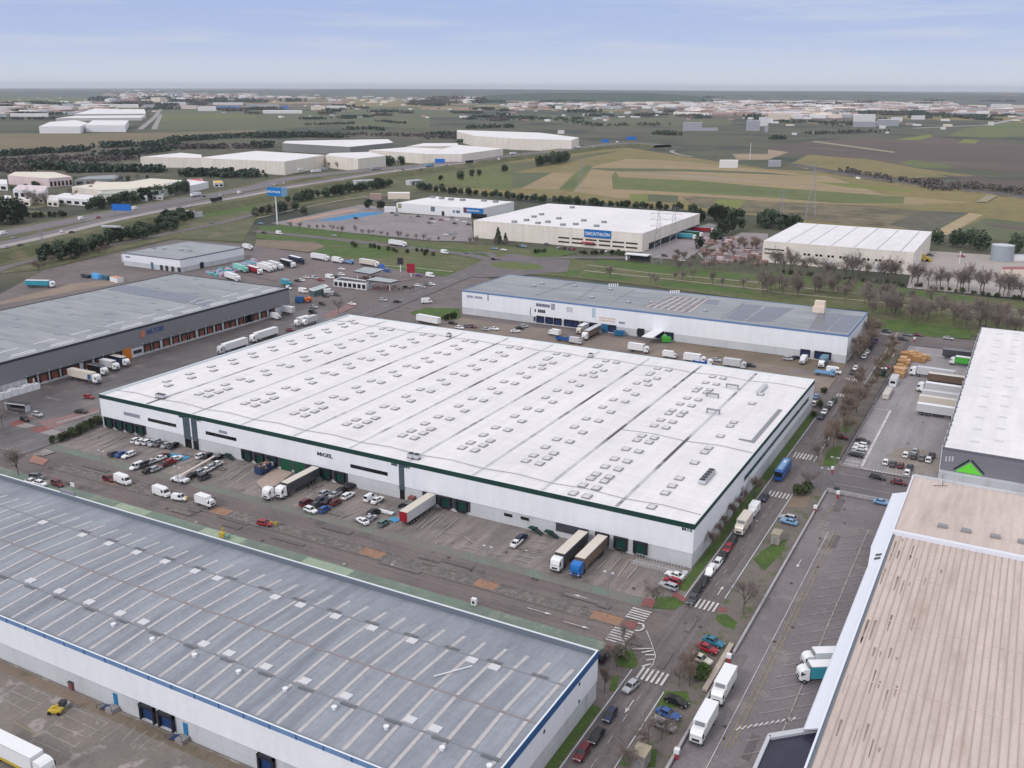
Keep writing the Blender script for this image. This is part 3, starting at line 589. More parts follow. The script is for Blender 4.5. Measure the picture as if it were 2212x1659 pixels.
# ------------------------------------------------------------------ grey roofed warehouse in front
X1, Y0, Y1, HF = .6, -103.4, -57.8, 10.5
gw = thing('grey_roof_warehouse', 'long warehouse with grey corrugated roof, pale light strips and blue parapet', 'warehouse', (0, 0, 0))
f = rect(-262, X1, Y0, Y1)
part('wall', M().prism(f, 4.0, 9.6, whitewall, cap=False), gw); part('lower_wall', ring(M(), inset(f, .1), 0, 4.0, .3, greywall), gw)
part('parapet', ring(M(), inset(f, -.05), 9.55, HF, .3, mat('ribbed_blue_cladding', lin(112, 142, 182), lin(98, 126, 168), s=.3, stretch=(1, 1, .1), fine=.05), pl('white_coping', 226, 230, 236)), gw)
bb = M()
for i in range(28): bb.box(-150 + i * 5.6, -149.8 + i * 5.6, Y0 - .12, Y0 - .04, 9.55, 10.45, bluetrim)
bb.box(X1 + .06, X1 + .14, Y0, Y1, 9.0, 10.42, bluetrim); parts('parapet_trim', bb, gw)
part('parapet_lining', M().box(-262, X1 - .3, Y1 - .42, Y1 - .36, 9.2, 10.42, slate), gw)
secs = [(-58.2, 9.25), (-70.0, 9.9), (-82.2, 10.35), (-92.3, 9.9), (-103.1, 9.25)]
m = M()
for (ya, za), (yb, zb) in zip(secs, secs[1:]): m.poly([(-262, yb, zb), (X1 - .2, yb, zb), (X1 - .2, ya, za), (-262, ya, za)], roofgrey)
part('roof', m, gw)
part('roof_ridge', M().box(-262, X1 - .4, -82.35, -82.05, 10.3, 10.45, rust), gw)
rl = M()
for y, z in ((-70, 9.9), (-92.3, 9.9)): rl.box(-262, X1 - .4, y - .12, y + .12, z, z + .1, midgrey)
parts('roof_step', rl, gw)
for i in range(46):
    x = -1.5 - 4.56 * i; mm = M()
    for (ya, za), (yb, zb) in zip(secs, secs[1:]):
        a, b = (ya - 1.9 if ya > -60 else ya - .3), (yb + .9 if yb < -100 else yb + .3)
        mm.poly([(x - .36, b, zb + .05 + (0.0 if b == yb else .0)), (x + .36, b, zb + .05), (x + .36, a, za + .05), (x - .36, a, za + .05)], strip)
    part('light_strip', mm, gw)
for y, xs, z in ((-71.2, (-13.9, -18.6, -31.8, -41, -49.9, -58.8, -65.4, -81.5, -88, -97, -106, -115, -124, -138), 9.95), (-90.9, (-13.8, -18.7, -32, -41, -50, -58.9, -65.3, -81.3, -87.9, -96.9, -106, -115.2, -128), 9.97)):
    for x in xs: part('roof_hatch', M().box(x - 1.0, x + 1.0, y - .8, y + .8, z - .2, z + .2, pl('hatch_white', 206, 205, 210)), gw)
for i, x in enumerate((-1.6, -10.2, -21, -31.7, -42.4, -53.2, -64, -75, -85.6)): part('roof_vent', M().cyl(x, -94.5, 9.7, 10.2, .38, white, 8).cyl(x, -94.5, 10.2, 10.35, .5, white, 8), gw)
m = M()
for i in range(14):
    for y, z in ((-69.6, 9.95), (-92.6, 9.95)):
        x = -5.5 - 9.2 * i + (3 if y < -80 else 0); m.box(x - 1.6, x + 1.6, y - .35, y - .22, z, z + .2, pl('rail_grey', 108, 110, 116)).box(x - 1.6, x + 1.6, y + .22, y + .35, z, z + .2, midgrey)
parts('roof_rail', m, gw)
part('roof_ladder', M().tube((-17.5, -73, 10.2), (-21.5, -79.5, 10.6), .13, white), gw)
def bluedock(x0, x1, z0=.9, z1=4.0):
    xm = (x0 + x1) / 2; t = part('dock_shelter', M().box(x0, x0 + .4, Y0 - .6, Y0, z0 - .1, z1, dockdark).box(x1 - .4, x1, Y0 - .6, Y0, z0 - .1, z1, dockdark).box(x0, x1, Y0 - .65, Y0, z1 - .55, z1, dockdark), gw)
    link('dock_door', M().box(x0 + .4, x1 - .4, Y0 - .06, Y0 + .12, z0, z1 - .5, dockblue).mesh('dock_door'), t)
for r, c, a, b, y in ((3, 0, 1225, 1345, 1180), (3, 0, 1385, 1510, 1250), (3, 1, 30, 165, 1600)): bluedock(onY(r, c, a, y, Y0)[0], onY(r, c, b, y, Y0)[0])
for x, y in ((1000, 1080), (1605, 1340)):
    X0 = onY(3, 0, x, y, Y0)[0]
    part('door', M().box(X0 - .5, X0 + .5, Y0 - .05, Y0 + .15, 1.1, 3.4, pl('bright_blue_door', 40, 120, 170)), gw)
    st = part('stair', M().box(X0 - .9, X0 + .9, Y0 - 1.8, Y0 - .1, 0, 1.05, concrete).poly([(X0 - .9, Y0 - 1.8, 1.0), (X0 - .9, Y0 - .2, 1.0), (X0 - 3.2, Y0 - .2, .02), (X0 - 3.2, Y0 - 1.8, .02)], dockblue), gw)
    link('handrail', M().tube((X0 - .9, Y0 - 1.8, 2.0), (X0 - 3.2, Y0 - 1.8, 1.0), .05, dockblue).tube((X0 - .9, Y0 - 1.8, 2.0), (X0 + .9, Y0 - 1.8, 2.0), .05, dockblue).tube((X0 - 3.2, Y0 - 1.8, 0), (X0 - 3.2, Y0 - 1.8, 1), .05, dockblue).tube((X0 + .9, Y0 - 1.8, 1), (X0 + .9, Y0 - 1.8, 2), .05, dockblue).mesh('handrail'), st)
for y, z in ((-66, 8.2), (-66, 4.6), (-80, 7.5)): part('wall_vent', M().box(X1 - .02, X1 + .06, y - .3, y + .3, z - .3, z + .3, darkgrey), gw)
part('wall_sign', M().box(-149, -143.5, Y1 - .3, Y1 + .1, 10.6, 11.6, midgrey), gw)
# ------------------------------------------------------------------ beige roofed warehouse on the right with its white canopy
bw = thing('beige_roof_warehouse', 'large warehouse with stained beige ribbed roof and white canopy edge', 'warehouse', (0, 0, 0))
BX = 41.2
part('wall', M().prism(rect(BX, 130, -150, 64), 0, 8.4, whitewall, cap=False), bw)
m = M(); m.poly([(BX, 24.4, 8.7), (130, 24.4, 8.7), (130, 64, 8.7), (BX, 64, 8.7)], beigeroof); part('far_roof', m, bw)
m = M(); x = BX + .5; m.poly([(BX, -150, 8.6), (130, -150, 8.6), (130, 24, 8.6), (BX, 24, 8.6)], beigeroof)
i = 0
while x < 100: m.box(x - .09, x + .09, -150, 23.6, 8.6, 8.72, mat('roof_rib', lin(186, 170, 163), lin(172, 156, 150), s=.05, stretch=(1, .2, 1), fine=0)); x += 1.35; i += 1  # ribs darker than the sheet: their shade lines are put into the colour
m.box(BX, 130, -17.6, -17.2, 8.6, 8.7, beigeroof).box(BX, 130, -41, -40.6, 8.6, 8.7, beigeroof).box(BX, 130, 3, 3.3, 8.6, 8.7, beigeroof)
part('roof', m, bw)
stain = mat('roof_rust_stain', lin(108, 92, 86), lin(166, 148, 140), s=.5, stretch=(2, .3, 1), fine=.1, fs=3)
m = M(); RS = random.Random(3)
for row in (22, 5, -15, -38, -55, 14, -27):
    for j in range(9):
        x = BX + 1.0 + j * 1.35 + .2
        if RS.random() < .72 - j * .05:
            ll = RS.uniform(1.5, 10) * (1 - j * .06); wv = RS.uniform(.06, .3); y = row - RS.uniform(-2, 4); x += RS.uniform(-.15, .15)
            m.poly([(x - wv, y, 8.625), (x + wv, y, 8.625), (x + wv * .4, y - ll, 8.625), (x - wv * .5, y - ll, 8.625)], stain)
parts('roof_stain', m, bw)
pcap = pl('white_canopy_sheet', 222, 224, 234)
part('roof_beam', M().box(BX - .3, 130, 23.7, 24.8, 8.2, 9.6, pcap), bw)
part('parapet', M().box(BX - .35, BX, -150, 23.7, 7.5, 9.2, pcap).box(BX - .35, BX, 24.8, 64.3, 7.5, 9.2, pcap).box(BX, 130, 64, 64.5, 7.0, 9.3, greywall), bw)
part('roof_gutter_pipe', M().box(BX + .02, BX + .5, -150, 23.5, 8.61, 8.85, slate), bw)
cp = M()
for y0, y1, x0 in ((19, 55, 37.3), (-57, 8, 38.2)):
    i0 = [(x0, y0, 6.4), (BX - .36, y0, 7.6), (BX - .36, y1, 7.6), (x0, y1, 6.4)]
    cp.poly(i0, pcap); cp.poly([(a, b, c - .25) for a, b, c in reversed(i0)], pcap); cp.box(x0 - .1, x0, y0, y1, 5.6, 6.5, pcap)
cp.poly([(38.2, 8, 6.4), (BX - .36, 8, 7.6), (BX - .36, 19, 7.6), (37.3, 19, 6.4)], pcap)
part('canopy', cp, bw)
part('canopy_window', M().box(37.15, 37.28, 21, 53.5, 5.5, 5.9, darkgrey), bw)
for y in (12.6, 14.6): part('window', M().poly([(38.9, y - .6, 6.85), (40.2, y - .6, 7.36), (40.2, y + .6, 7.36), (38.9, y + .6, 6.85)], glass), bw)
part('porch_roof', M().poly([(33.6, -61, 5.4), (40.8, -54.5, 5.4), (40.8, -150, 5.4), (33.6, -150, 5.4)], mat('dark_solar_roof', lin(52, 54, 72), lin(44, 46, 62), s=.2, rough=.3)), bw)
part('porch_parapet', M().prism([(33.0, -60.3), (40.9, -53.2), (40.9, -54.6), (33.7, -61.2)][::-1], 4.4, 5.9, lightgrey).box(33.0, 33.6, -150, -60.6, 4.4, 5.9, lightgrey), bw)
for x in (51.2, 56.4, 62.7, 68.5, 75): part('roof_skylight', M().box(x - 1.1, x + 1.1, 33, 34.6, 8.7, 9.3, domeg), bw)
part('roof_mast', M().tube((48.7, 61, 8.7), (48.2, 63.5, 10.8), .08, darkgrey).tube((46.5, 60, 8.72), (50, 60, 9.4), .08, darkgrey).tube((48.3, 62, 8.7), (48.3, 62, 10.3), .15, white), bw)
# ------------------------------------------------------------------ grey walled store behind it, white roof
gs, ox, oy = hall('grey_walled_store', 'white roofed store with dark grey front wall and green triangle emblem', rect(46.0, 140, 91, 261), 9.2, darkwall2, roofwhite, pl('grey_fascia', 104, 106, 114), .7, roofdrop=.15)
mm = M().poly([(-3.6, -.02, 0), (3.6, -.02, 0), (0, -.02, 3.4)], pl('lime_green_sign', 110, 216, 70))
for s in (-1, 1):
    a, b = Vector((s * 3.9, 0, .35)), Vector((s * .1, 0, 4.0)); n_ = Vector((s * .6, 0, .62)).normalized() * .45
    mm.poly([tuple(p + Vector((0, -.05, 0))) for p in ((a, b, b + n_, a + n_) if s < 0 else (b, a, a + n_, b + n_))], pl('dark_green_sign', 22, 50, 40))
X0, Z0 = onY(2, 3, 1735, 485, 91); part('emblem', mm, gs, (X0 - ox, 91 - oy - .1, Z0 - .35))
for i, x in enumerate((1540, 1570, 1597)): X0, Z0 = onY(2, 3, x, 370, 91); part('wall_mark', M().box(X0 - .25, X0 + .2, -.06, .02, Z0 - .8, Z0 + .8, lightgrey), gs, (-ox, 91 - oy, 0))
for i in range(34): part('roof_clip', M().box(46.25 - ox, 46.6 - ox, 93 + i * 5 - oy, 93.5 + i * 5 - oy, 9.0, 9.35, darkgrey), gs) if i % 3 else None
for i in range(13): part('skylight', M().box(52.5 - ox, 55 - ox, 100 + i * 12.5 - oy, 101.6 + i * 12.5 - oy, 9.0, 9.18, pl('low_rooflight', 204, 203, 207)), gs); part('skylight', M().box(59 - ox, 61.5 - ox, 104 + i * 12.5 - oy, 105.6 + i * 12.5 - oy, 9.0, 9.18, pl('low_rooflight', 204, 203, 207)), gs)
part('plinth', M().box(46 - ox, 140 - ox, 88.6 - oy, 90.9 - oy, 0, 2.2, greywall), gs)
for i in range(22): part('bay_post', M().box(45.6 - ox, 45.95 - ox, 95 + i * 7.4 - oy, 95.6 + i * 7.4 - oy, 0, 8.4, white), gs)
# ------------------------------------------------------------------ grey warehouse with orange doors on the left
sl_, ox, oy = hall('grey_dock_warehouse', 'long grey warehouse with a row of orange loading doors and grey roof', rect(-346.5, -266.5, -40, 164), 12.4, darkwall, roofgrey2, pl('charcoal_fascia', 56, 58, 68), .9, greywall, 3.9, roofdrop=.25)
YS = []
for q in (320, 420, 515, 610, 690, 800, 895, 975, 1060): YS.append(onX(1, 0, q, 1080 - (q - 320) * .31, -263.5)[0])
for q in (1315, 1388, 1478, 1558, 1632, 1698, 1782, 1852, 1926, 2002, 2050, 2122, 2190): YS.append(onX(1, 0, q, 790 - (q - 1315) * .29, -263.5)[0])
for q in (-30, 35, 105, 175): YS.append(onX(1, 1, q, 540 - q * .29, -263.5)[0])
for y in YS:
    y -= oy; x = -266.5 - ox
    t = part('dock_shelter', M().box(x, x + .5, y - 1.9, y - 1.45, .9, 4.3, dockdark).box(x, x + .5, y + 1.45, y + 1.9, .9, 4.3, dockdark).box(x, x + .55, y - 1.9, y + 1.9, 3.7, 4.3, dockdark), sl_)
    link('dock_door', M().box(x - .05, x + .1, y - 1.45, y + 1.45, 1.0, 3.7, mat('rusty_orange_door', lin(150, 84, 62), lin(108, 66, 58), s=.9, fine=.1)).mesh('dock_door'), t)
    part('bay_lamp', M().box(x, x + .4, y - 2.4, y - 2.0, 4.5, 4.9, lightgrey), sl_)
y = onX(1, 0, 1140, 840, -263.5)[0] - oy; part('orange_gate', M().box(-266.5 - ox, -266.3 - ox, y - 2, y + 2, .05, 4.6, pl('bright_orange', 206, 116, 30)), sl_)
y0 = onX(1, 0, 1195, 820, -263.5)[0] - oy; part('office_window', M().box(-266.5 - ox, -266.38 - ox, y0, y0 + 4.2, 1.4, 2.8, glass), sl_)
y0, z0 = onX(1, 0, 1265, 664, -266.5); y1_, z1_ = onX(1, 0, 1412, 622, -266.5); text('SALTOKI', 3.4, pl('blue_lettering', 44, 84, 150), sl_, face_right(-266.36 - ox, y0 - oy, 8.2), bold=.012, fit=(y1_ - y0, 2.2))
part('orange_emblem', M().prism([(y0 - oy - 3.4, 7.6), (y0 - oy - 1.3, 7.6), (y0 - oy - .8, 10.2), (y0 - oy - 2.8, 10.4)], 0, .1, pl('salmon_sign', 196, 120, 92)), sl_).matrix_local = face_right(-266.4 - ox, 0, 0) @ Matrix(((1, 0, 0, 0), (0, 1, 0, 0), (0, 0, 1, 0), (0, 0, 0, 1)))
def rq(pts, mt, z=12.22):
    return M().poly([(a - ox, b - oy, z) for a, b in [G(OX[1 if False else 0] + x * .25, OY[1] + y * .25, z) for x, y in pts]][::-1], mt)
part('solar_array', rq(((1080, 250), (1720, 350), (1600, 410), (920, 290)), solar), sl_); part('solar_array', rq(((1730, 370), (1840, 390), (1760, 430), (1640, 410)), solar), sl_)
m = M()
for i in range(12): m.box(-273 - ox, -272.5 - ox, -36 + i * 17 - oy, -25.5 + i * 17 - oy, 12.15, 12.25, white).box(-271 - ox, -270.5 - ox, -38 + i * 17 - oy, -26.5 + i * 17 - oy, 12.15, 12.25, white).box(-280.5 - ox, -280 - ox, -38 + i * 17 - oy, -28 + i * 17 - oy, 12.15, 12.25, white)
parts('roof_light_line', m, sl_)
for i in range(5):
    for j in range(7): part('roof_light', M().box(-287 - i * 13 - ox, -284.6 - i * 13 - ox, -8 + j * 26 + (i % 2) * 9 - oy, -5.8 + j * 26 + (i % 2) * 9 - oy, 12.15, 12.3, roofgrey), sl_)
# ------------------------------------------------------------------ long white warehouse with blue fascia behind the yard
YF = 203.6
lw, ox, oy = hall('blue_fascia_warehouse', 'long white warehouse with blue fascia, solar panels and blue loading doors', rect(-188.2, -.8, YF, 252.5), 12.2, whitewall, roofgrey2, blueband, .8, greywall, 3.4, roofdrop=.15)
yl = YF - oy
DX = [onY(1, 2, x, 570, YF)[0] for x in (245, 322, 396, 484, 550, 628, 705, 868)] + [onY(1, 2, x, 690, YF)[0] for x in (1280, 1360)] + [onY(1, 3, 318, 870, YF)[0], onY(1, 3, 440, 880, YF)[0], onY(1, 3, 500, 885, YF)[0]]
for x in DX:
    x -= ox; t = part('dock_shelter', M().box(x - 2.0, x - 1.6, yl - .5, yl, .8, 3.9, dockdark).box(x + 1.6, x + 2.0, yl - .5, yl, .8, 3.9, dockdark).box(x - 2, x + 2, yl - .55, yl, 3.4, 3.95, dockdark), lw)
    link('dock_door', M().box(x - 1.6, x + 1.6, yl - .1, yl + .1, .5, 3.4, pl('navy_door', 36, 50, 92)).mesh('dock_door'), t)
for x in (800, 1115):
    X0 = onY(1, 2, x, 640, YF)[0] - ox; part('gate', M().box(X0 - 1.7, X0 + 1.7, yl - .06, yl + .1, .05, 4.0, pl('bright_blue_gate', 48, 104, 150) if x == 800 else dockdark), lw)
for x, z in ((195, 1.0), (1090, .9)): X0 = onY(1, 2, x, 570, YF)[0] - ox; part('door', M().box(X0 - .5, X0 + .5, yl - .05, yl + .1, z, 3.2, darkgrey), lw)
X0, Z0 = onY(1, 2, 1070, 740, YF); X1_, _ = onY(1, 2, 1240, 670, YF)
part('canopy', M().box(X0 - ox + 8, X0 - ox + 13, yl - 14, yl, 3.9, 4.15, white), lw)
m = M()
def blk(s, r, c, x, y, hgt, wds, mt):
    X, Z = onY(r, c, x, y, YF); cx = X - ox
    mm = M()
    for wd in wds:
        if wd > 0: mm.box(cx, cx + wd, yl - .06, yl + .02, Z - hgt / 2, Z + hgt / 2, mt)
        cx += abs(wd) + .12
    parts('wall_sign', mm, lw)
blk('', 1, 1, 1822, 347, 1.2, (.9, .5, .8, .7, .3, -.6, .5, .9, .4, .9, .6, .5), pl('faint_lettering', 148, 156, 172)); blk('', 1, 1, 2000, 360, 3, (.7,), tgy)
blk('', 1, 2, 208, 420, 1.5, (1.3, .7, .7, .5, .7, .9, .5, .7, .5), pl('purple_grey_lettering', 108, 108, 132)); blk('', 1, 2, 338, 437, 3.0, (.8, .5, .5), tgy); blk('', 1, 2, 196, 470, 1.5, (.7, -.8, .9, .9, .9, .9), darkgrey)
blk('', 1, 2, 925, 574, 1.0, (.7, .5, .8, .5), midgrey); blk('', 1, 2, 470, 460, 2.4, (1.2, 1.0, .9), pl('pale_sign', 196, 196, 206)); blk('', 1, 2, 690, 490, 4.4, (1.9,), pl('pale_blue_sign', 176, 194, 208))
blk('', 1, 2, 750, 530, .8, (8.5,), pl('pale_orange_sign', 214, 198, 186)); blk('', 1, 2, 755, 552, .8, (8.0,), pl('pale_orange_sign', 214, 198, 186)); blk('', 1, 2, 155, 480, 4, (.5,), midgrey)
def rq2(c, pts, mt, z=12.09, dz=0): return M().poly([(a - ox, b - oy, z + dz) for a, b in [G(OX[c] + x * .25, OY[1] + y * .25, z) for x, y in pts]][::-1], mt)
part('solar_array', rq2(2, ((1360, 350), (1690, 370), (1520, 490), (1160, 440)), solar), lw)
pp = M()
for i in range(7):
    a = i / 6; p = [(1360 + (1690 - 1360) * a, 350 + 20 * a), (1160 + 360 * a, 440 + 50 * a)]
    q = [G(OX[2] + x * .25, OY[1] + y * .25, 12.1) for x, y in p]; ribbon(pp, [(x - ox, y - oy) for x, y in q], .9, beigeroof, 12.12)
for i in range(5):
    a = i / 4; p = [(1360 - 200 * a, 350 + 90 * a), (1690 - 170 * a, 370 + 120 * a)]
    q = [G(OX[2] + x * .25, OY[1] + y * .25, 12.1) for x, y in p]; ribbon(pp, [(x - ox, y - oy) for x, y in q], .8, beigeroof, 12.14)
parts('panel_walkway', pp, lw)
for c, pts in ((2, ((1690, 375), (1800, 385), (1770, 420), (1650, 405))), (2, ((1990, 415), (2170, 430), (1990, 560), (1850, 540))), (2, ((2190, 440), (2440, 450), (2230, 570), (2020, 560))), (3, ((440, 490), (660, 500), (500, 645), (350, 630))), (3, ((660, 510), (820, 520), (690, 660), (520, 645)))): part('solar_array', rq2(c, pts, solar), lw)
m = M()
for a, b in (((440, 250), (540, 230)), ((540, 230), (200, 340)), ((1400, 340), (1130, 440)), ((1700, 350), (1480, 490)), ((2010, 400), (1810, 540)), ((740, 250), (560, 380)), ((1060, 290), (860, 400))):
    q = [G(OX[2] + x * .25, OY[1] + y * .25, 12.1) for x, y in (a, b)]; ribbon(m, [(x - ox, y - oy) for x, y in q], .45, midgrey, 12.16)
parts('roof_seam', m, lw)
for c, x, y in ((2, 540, 260), (2, 690, 360), (2, 1005, 400), (2, 1670, 475), (2, 260, 240), (2, 190, 260), (2, 850, 290), (2, 1205, 405)):
    a, b = G(OX[c] + x * .25, OY[1] + y * .25, 12.2); part('roof_unit', M().box(a - ox - .9, a - ox + .9, b - oy - .9, b - oy + .9, 11.9, 12.7, midgrey, lightgrey), lw)
a, b = G(OX[3] + 430 * .25, OY[1] + 480 * .25, 12.2); part('roof_plant', M().box(a - ox - 2.2, a - ox + 3, b - oy - 1.8, b - oy + 1.8, 12, 14.6, pl('cream_plant', 222, 206, 190)).box(a - ox - 1.6, a - ox + 2.9, b - oy - 1, b - oy + 2, 14.6, 17.2, pl('cream_plant', 222, 206, 190)), lw)
for x, y in ((880, 262), (1410, 320)):
    mm = M()
    for i in range(5):
        a, b = G(OX[2] + (x - 40 + i * 18) * .25, OY[1] + y * .25, 12.2); mm.cyl(a - ox, b - oy, 12.0, 13.6, .35, white, 6)
    parts('roof_vent', mm, lw)
# ------------------------------------------------------------------ fields and verges beyond the estate
FZ = [.02]
def field(name, pts, mt):
    FZ[0] += .004; return sheet(name, pts, mt, FZ[0])
fgreen = mat('green_crop', lin(100, 108, 62), lin(88, 96, 60), s=.01, c3=lin(114, 112, 76), fine=.12, fs=.15)
fgreen2 = mat('dull_green_field', lin(92, 98, 70), lin(82, 88, 64), s=.008, c3=lin(104, 102, 78), fine=.12, fs=.12)
fbright = mat('young_crop', lin(118, 124, 62), lin(106, 112, 58), s=.01, c3=lin(124, 122, 74), fine=.1, fs=.1)
ftan = mat('stubble', lin(154, 134, 102), lin(138, 122, 94), s=.008, c3=lin(122, 116, 84), fine=.1, fs=.1, stretch=(.5, 1, 1))
fbrown = mat('scrubby_field', lin(124, 112, 88), lin(98, 92, 74), s=.012, c3=lin(88, 84, 66), p3=(.5, .6), fine=.25, fs=.06)
fplough = mat('ploughed_soil', lin(96, 82, 76), lin(84, 73, 70), s=.004, c3=lin(104, 96, 82), fine=.08, fs=.05, stretch=(.4, 1, 1))
folive = mat('olive_grassland', lin(130, 116, 76), lin(114, 106, 68), s=.006, c3=lin(128, 120, 86), fine=.15, fs=.08)
lot = mat('car_park_surface', lin(144, 136, 138), lin(128, 121, 124), s=.03, c3=lin(154, 142, 138))
q = lambda r, c, *p: gp(r, c, *p)
field('field', q(0, 2, (-900, 740), (300, 640), (1000, 585), (2212, 770)) + q(0, 3, (400, 790), (900, 870), (2300, 1010), (2300, 1330), (1400, 1330), (300, 1240)) + q(0, 2, (2212, 1180), (1600, 1130), (1000, 1080), (0, 990), (-700, 960)), folive)
field('field', q(0, 2, (0, 800), (500, 800), (300, 830), (100, 930), (0, 940), (-500, 930), (-400, 830)), fgreen2)
field('field', q(0, 2, (80, 935), (350, 800), (540, 800), (400, 948)), ftan)
field('field', q(0, 2, (400, 948), (640, 730), (700, 742), (520, 962)), fgreen)
field('field', q(0, 2, (530, 965), (640, 840), (700, 745), (1000, 680), (1500, 705), (2212, 780)) + q(0, 3, (520, 830), (1000, 990), (1750, 1060), (900, 1080), (0, 1050)) + q(0, 2, (2212, 1050), (1300, 1030), (900, 1020)), ftan)
field('field', q(0, 2, (870, 940), (862, 830), (895, 790), (925, 840), (1600, 870), (2212, 925)) + q(0, 3, (600, 970), (1180, 1010), (1170, 1070), (600, 1065), (0, 1015)) + q(0, 2, (1500, 975)), fgreen)
field('field', q(0, 2, (600, 760), (1500, 770), (2212, 800)) + q(0, 3, (300, 830), (0, 815)) + q(0, 2, (1500, 790), (900, 790)), fgreen2)
field('field', q(0, 2, (950, 800), (1700, 830), (2212, 880)) + q(0, 3, (600, 930), (1000, 985), (560, 935), (0, 890)) + q(0, 2, (1500, 845)), mat('pale_stubble', lin(154, 140, 120), lin(138, 126, 106), s=.01))
field('field', q(0, 3, (400, 882), (750, 895), (1250, 950), (1240, 968), (700, 930)), fbright)
field('field', q(0, 2, (1010, 985), (1180, 985), (1170, 1050), (1030, 1050)), fbright); field('field', q(0, 2, (1180, 985), (1440, 1000), (1430, 1060), (1170, 1050)), fgreen2)
field('field', q(0, 2, (1440, 1000), (1700, 1010), (2212, 1050)) + q(0, 3, (900, 1090), (1340, 1130), (1280, 1300), (400, 1220)) + q(0, 2, (2212, 1170), (1600, 1100)), fbrown)
field('field', q(0, 2, (1760, 1030), (2030, 1035), (1960, 1110), (1770, 1090)), fbright)
field('field', q(0, 3, (1420, 1325), (1740, 1150), (1860, 1165), (1550, 1340)), mat('sandy_track', lin(168, 150, 120), lin(152, 136, 108), s=.03))
field('field', q(0, 3, (1560, 1330), (1880, 1190), (2300, 1240), (2300, 1430)), fgreen2)
field('field', q(0, 3, (1850, 1230), (2300, 1280), (2300, 1310), (1950, 1270)), fplough)
field('field', q(0, 3, (1040, 1250), (1340, 1130), (1740, 1145), (1420, 1320)), mat('dark_scrub', lin(96, 92, 82), lin(84, 84, 72), s=.02, fine=.2, fs=.1))
field('field', q(0, 3, (-60, 580), (150, 555), (400, 525), (900, 500), (1100, 515), (1400, 478), (1690, 520), (2300, 560), (2300, 800), (1700, 770), (1280, 760), (900, 700), (500, 650), (200, 650)), fplough)
field('field', q(0, 3, (350, 645), (900, 690), (1300, 765), (1800, 830), (1200, 850), (700, 800), (200, 720)), folive)
field('field', q(0, 3, (1130, 715), (1250, 688), (1600, 745), (1560, 765), (1290, 758)), fgreen)
field('field', q(0, 3, (1450, 815), (2300, 880), (2300, 960), (1900, 905)), fplough)
field('field', q(0, 3, (1100, 515), (1400, 470), (1420, 490), (1300, 520)), fbright); field('field', q(0, 3, (1640, 545), (1700, 510), (1830, 520), (1790, 548)), fbright)
field('field', q(0, 3, (1700, 420), (2300, 330), (2300, 480), (1900, 500), (1550, 480)), fgreen)
field('field', q(0, 3, (400, 525), (1100, 620), (1090, 630), (900, 605), (380, 535)), mat('pale_track', lin(150, 140, 118), lin(138, 130, 110), s=.02))
field('field', q(0, 0, (-200, 460), (1200, 460), (2212, 430), (2212, 470), (1000, 560), (-200, 620)), mat('brown_field', lin(124, 108, 88), lin(104, 98, 74), s=.004, c3=lin(96, 96, 70), stretch=(.4, 1, 1)))
scrub = mat('grey_scrubland', lin(104, 96, 88), lin(86, 84, 72), s=.012, c3=lin(78, 80, 64), p3=(.5, .62), fine=.25, fs=.08)
field('scrubland', q(0, 0, (-300, 640), (300, 590), (1200, 560), (1480, 600), (1200, 690), (1400, 830), (700, 830), (-300, 820)), scrub); field('scrubland', q(0, 0, (1480, 600), (2212, 540)) + q(0, 1, (700, 470), (1700, 480), (1720, 540), (1150, 500), (250, 520), (0, 610)), scrub)
field('field', q(0, 0, (1380, 260), (2212, 255)) + q(0, 1, (900, 290), (1500, 300), (1500, 420), (600, 390), (0, 440)) + q(0, 0, (2212, 430), (1300, 430)), fgreen2)
field('field', q(0, 0, (1400, 300), (2212, 290), (2212, 330), (1400, 350)), fgreen)
field('field', q(0, 1, (800, 230), (1700, 240), (1900, 320), (900, 330)), fgreen2); field('field', q(0, 1, (1400, 235), (2050, 235), (2050, 255), (1450, 258)), mat('red_soil', lin(150, 122, 104), lin(138, 112, 98), s=.01))
field('field', q(0, 1, (700, 180), (1650, 150), (1900, 210), (900, 225)), folive)
field('field', q(0, 2, (0, 290), (900, 330), (1900, 340), (1900, 390), (800, 400), (0, 350)), fgreen2)
field('field', q(0, 0, (-100, 150), (700, 150), (700, 200), (-100, 220)), fgreen)
field('field', q(0, 2, (1900, 640), (2212, 640)) + q(0, 3, (0, 600), (180, 625), (0, 690)) + q(0, 2, (2212, 690), (1950, 690)), mat('pinkish_soil', lin(158, 138, 118), lin(140, 124, 104), s=.02))
for p in (((0, 1050), (700, 1020), (780, 1050), (300, 1110), (0, 1100)), ((0, 1120), (300, 1130), (500, 1160), (300, 1180), (0, 1170))): field('verge', q(0, 0, *p), verge)
# verges between estate, motorway and the sports stores
field('verge', q(0, 0, (-300, 1700), (-300, 1480), (300, 1420), (900, 1270), (1500, 1140), (2212, 1000)) + q(0, 1, (600, 900), (1300, 780), (1900, 720), (2212, 720)) + q(0, 2, (1000, 600), (0, 800), (-700, 960)) + q(0, 1, (1500, 960), (1000, 1020), (400, 1080), (0, 1200)) + q(0, 0, (2100, 1400), (1500, 1370), (1000, 1480), (380, 1640)), verge)
field('grass', q(0, 0, (1650, 1120), (2212, 1000), (2212, 1120), (1800, 1190)), grass); field('grass', q(0, 1, (0, 1000), (700, 880), (850, 890), (300, 990), (0, 1060)), grass)
field('grass', q(0, 1, (1350, 860), (2000, 740), (2212, 760), (2212, 960), (1600, 900)), fgreen)
field('grass', q(0, 0, (0, 1510), (400, 1400), (380, 1450), (100, 1560), (0, 1570)), folive)
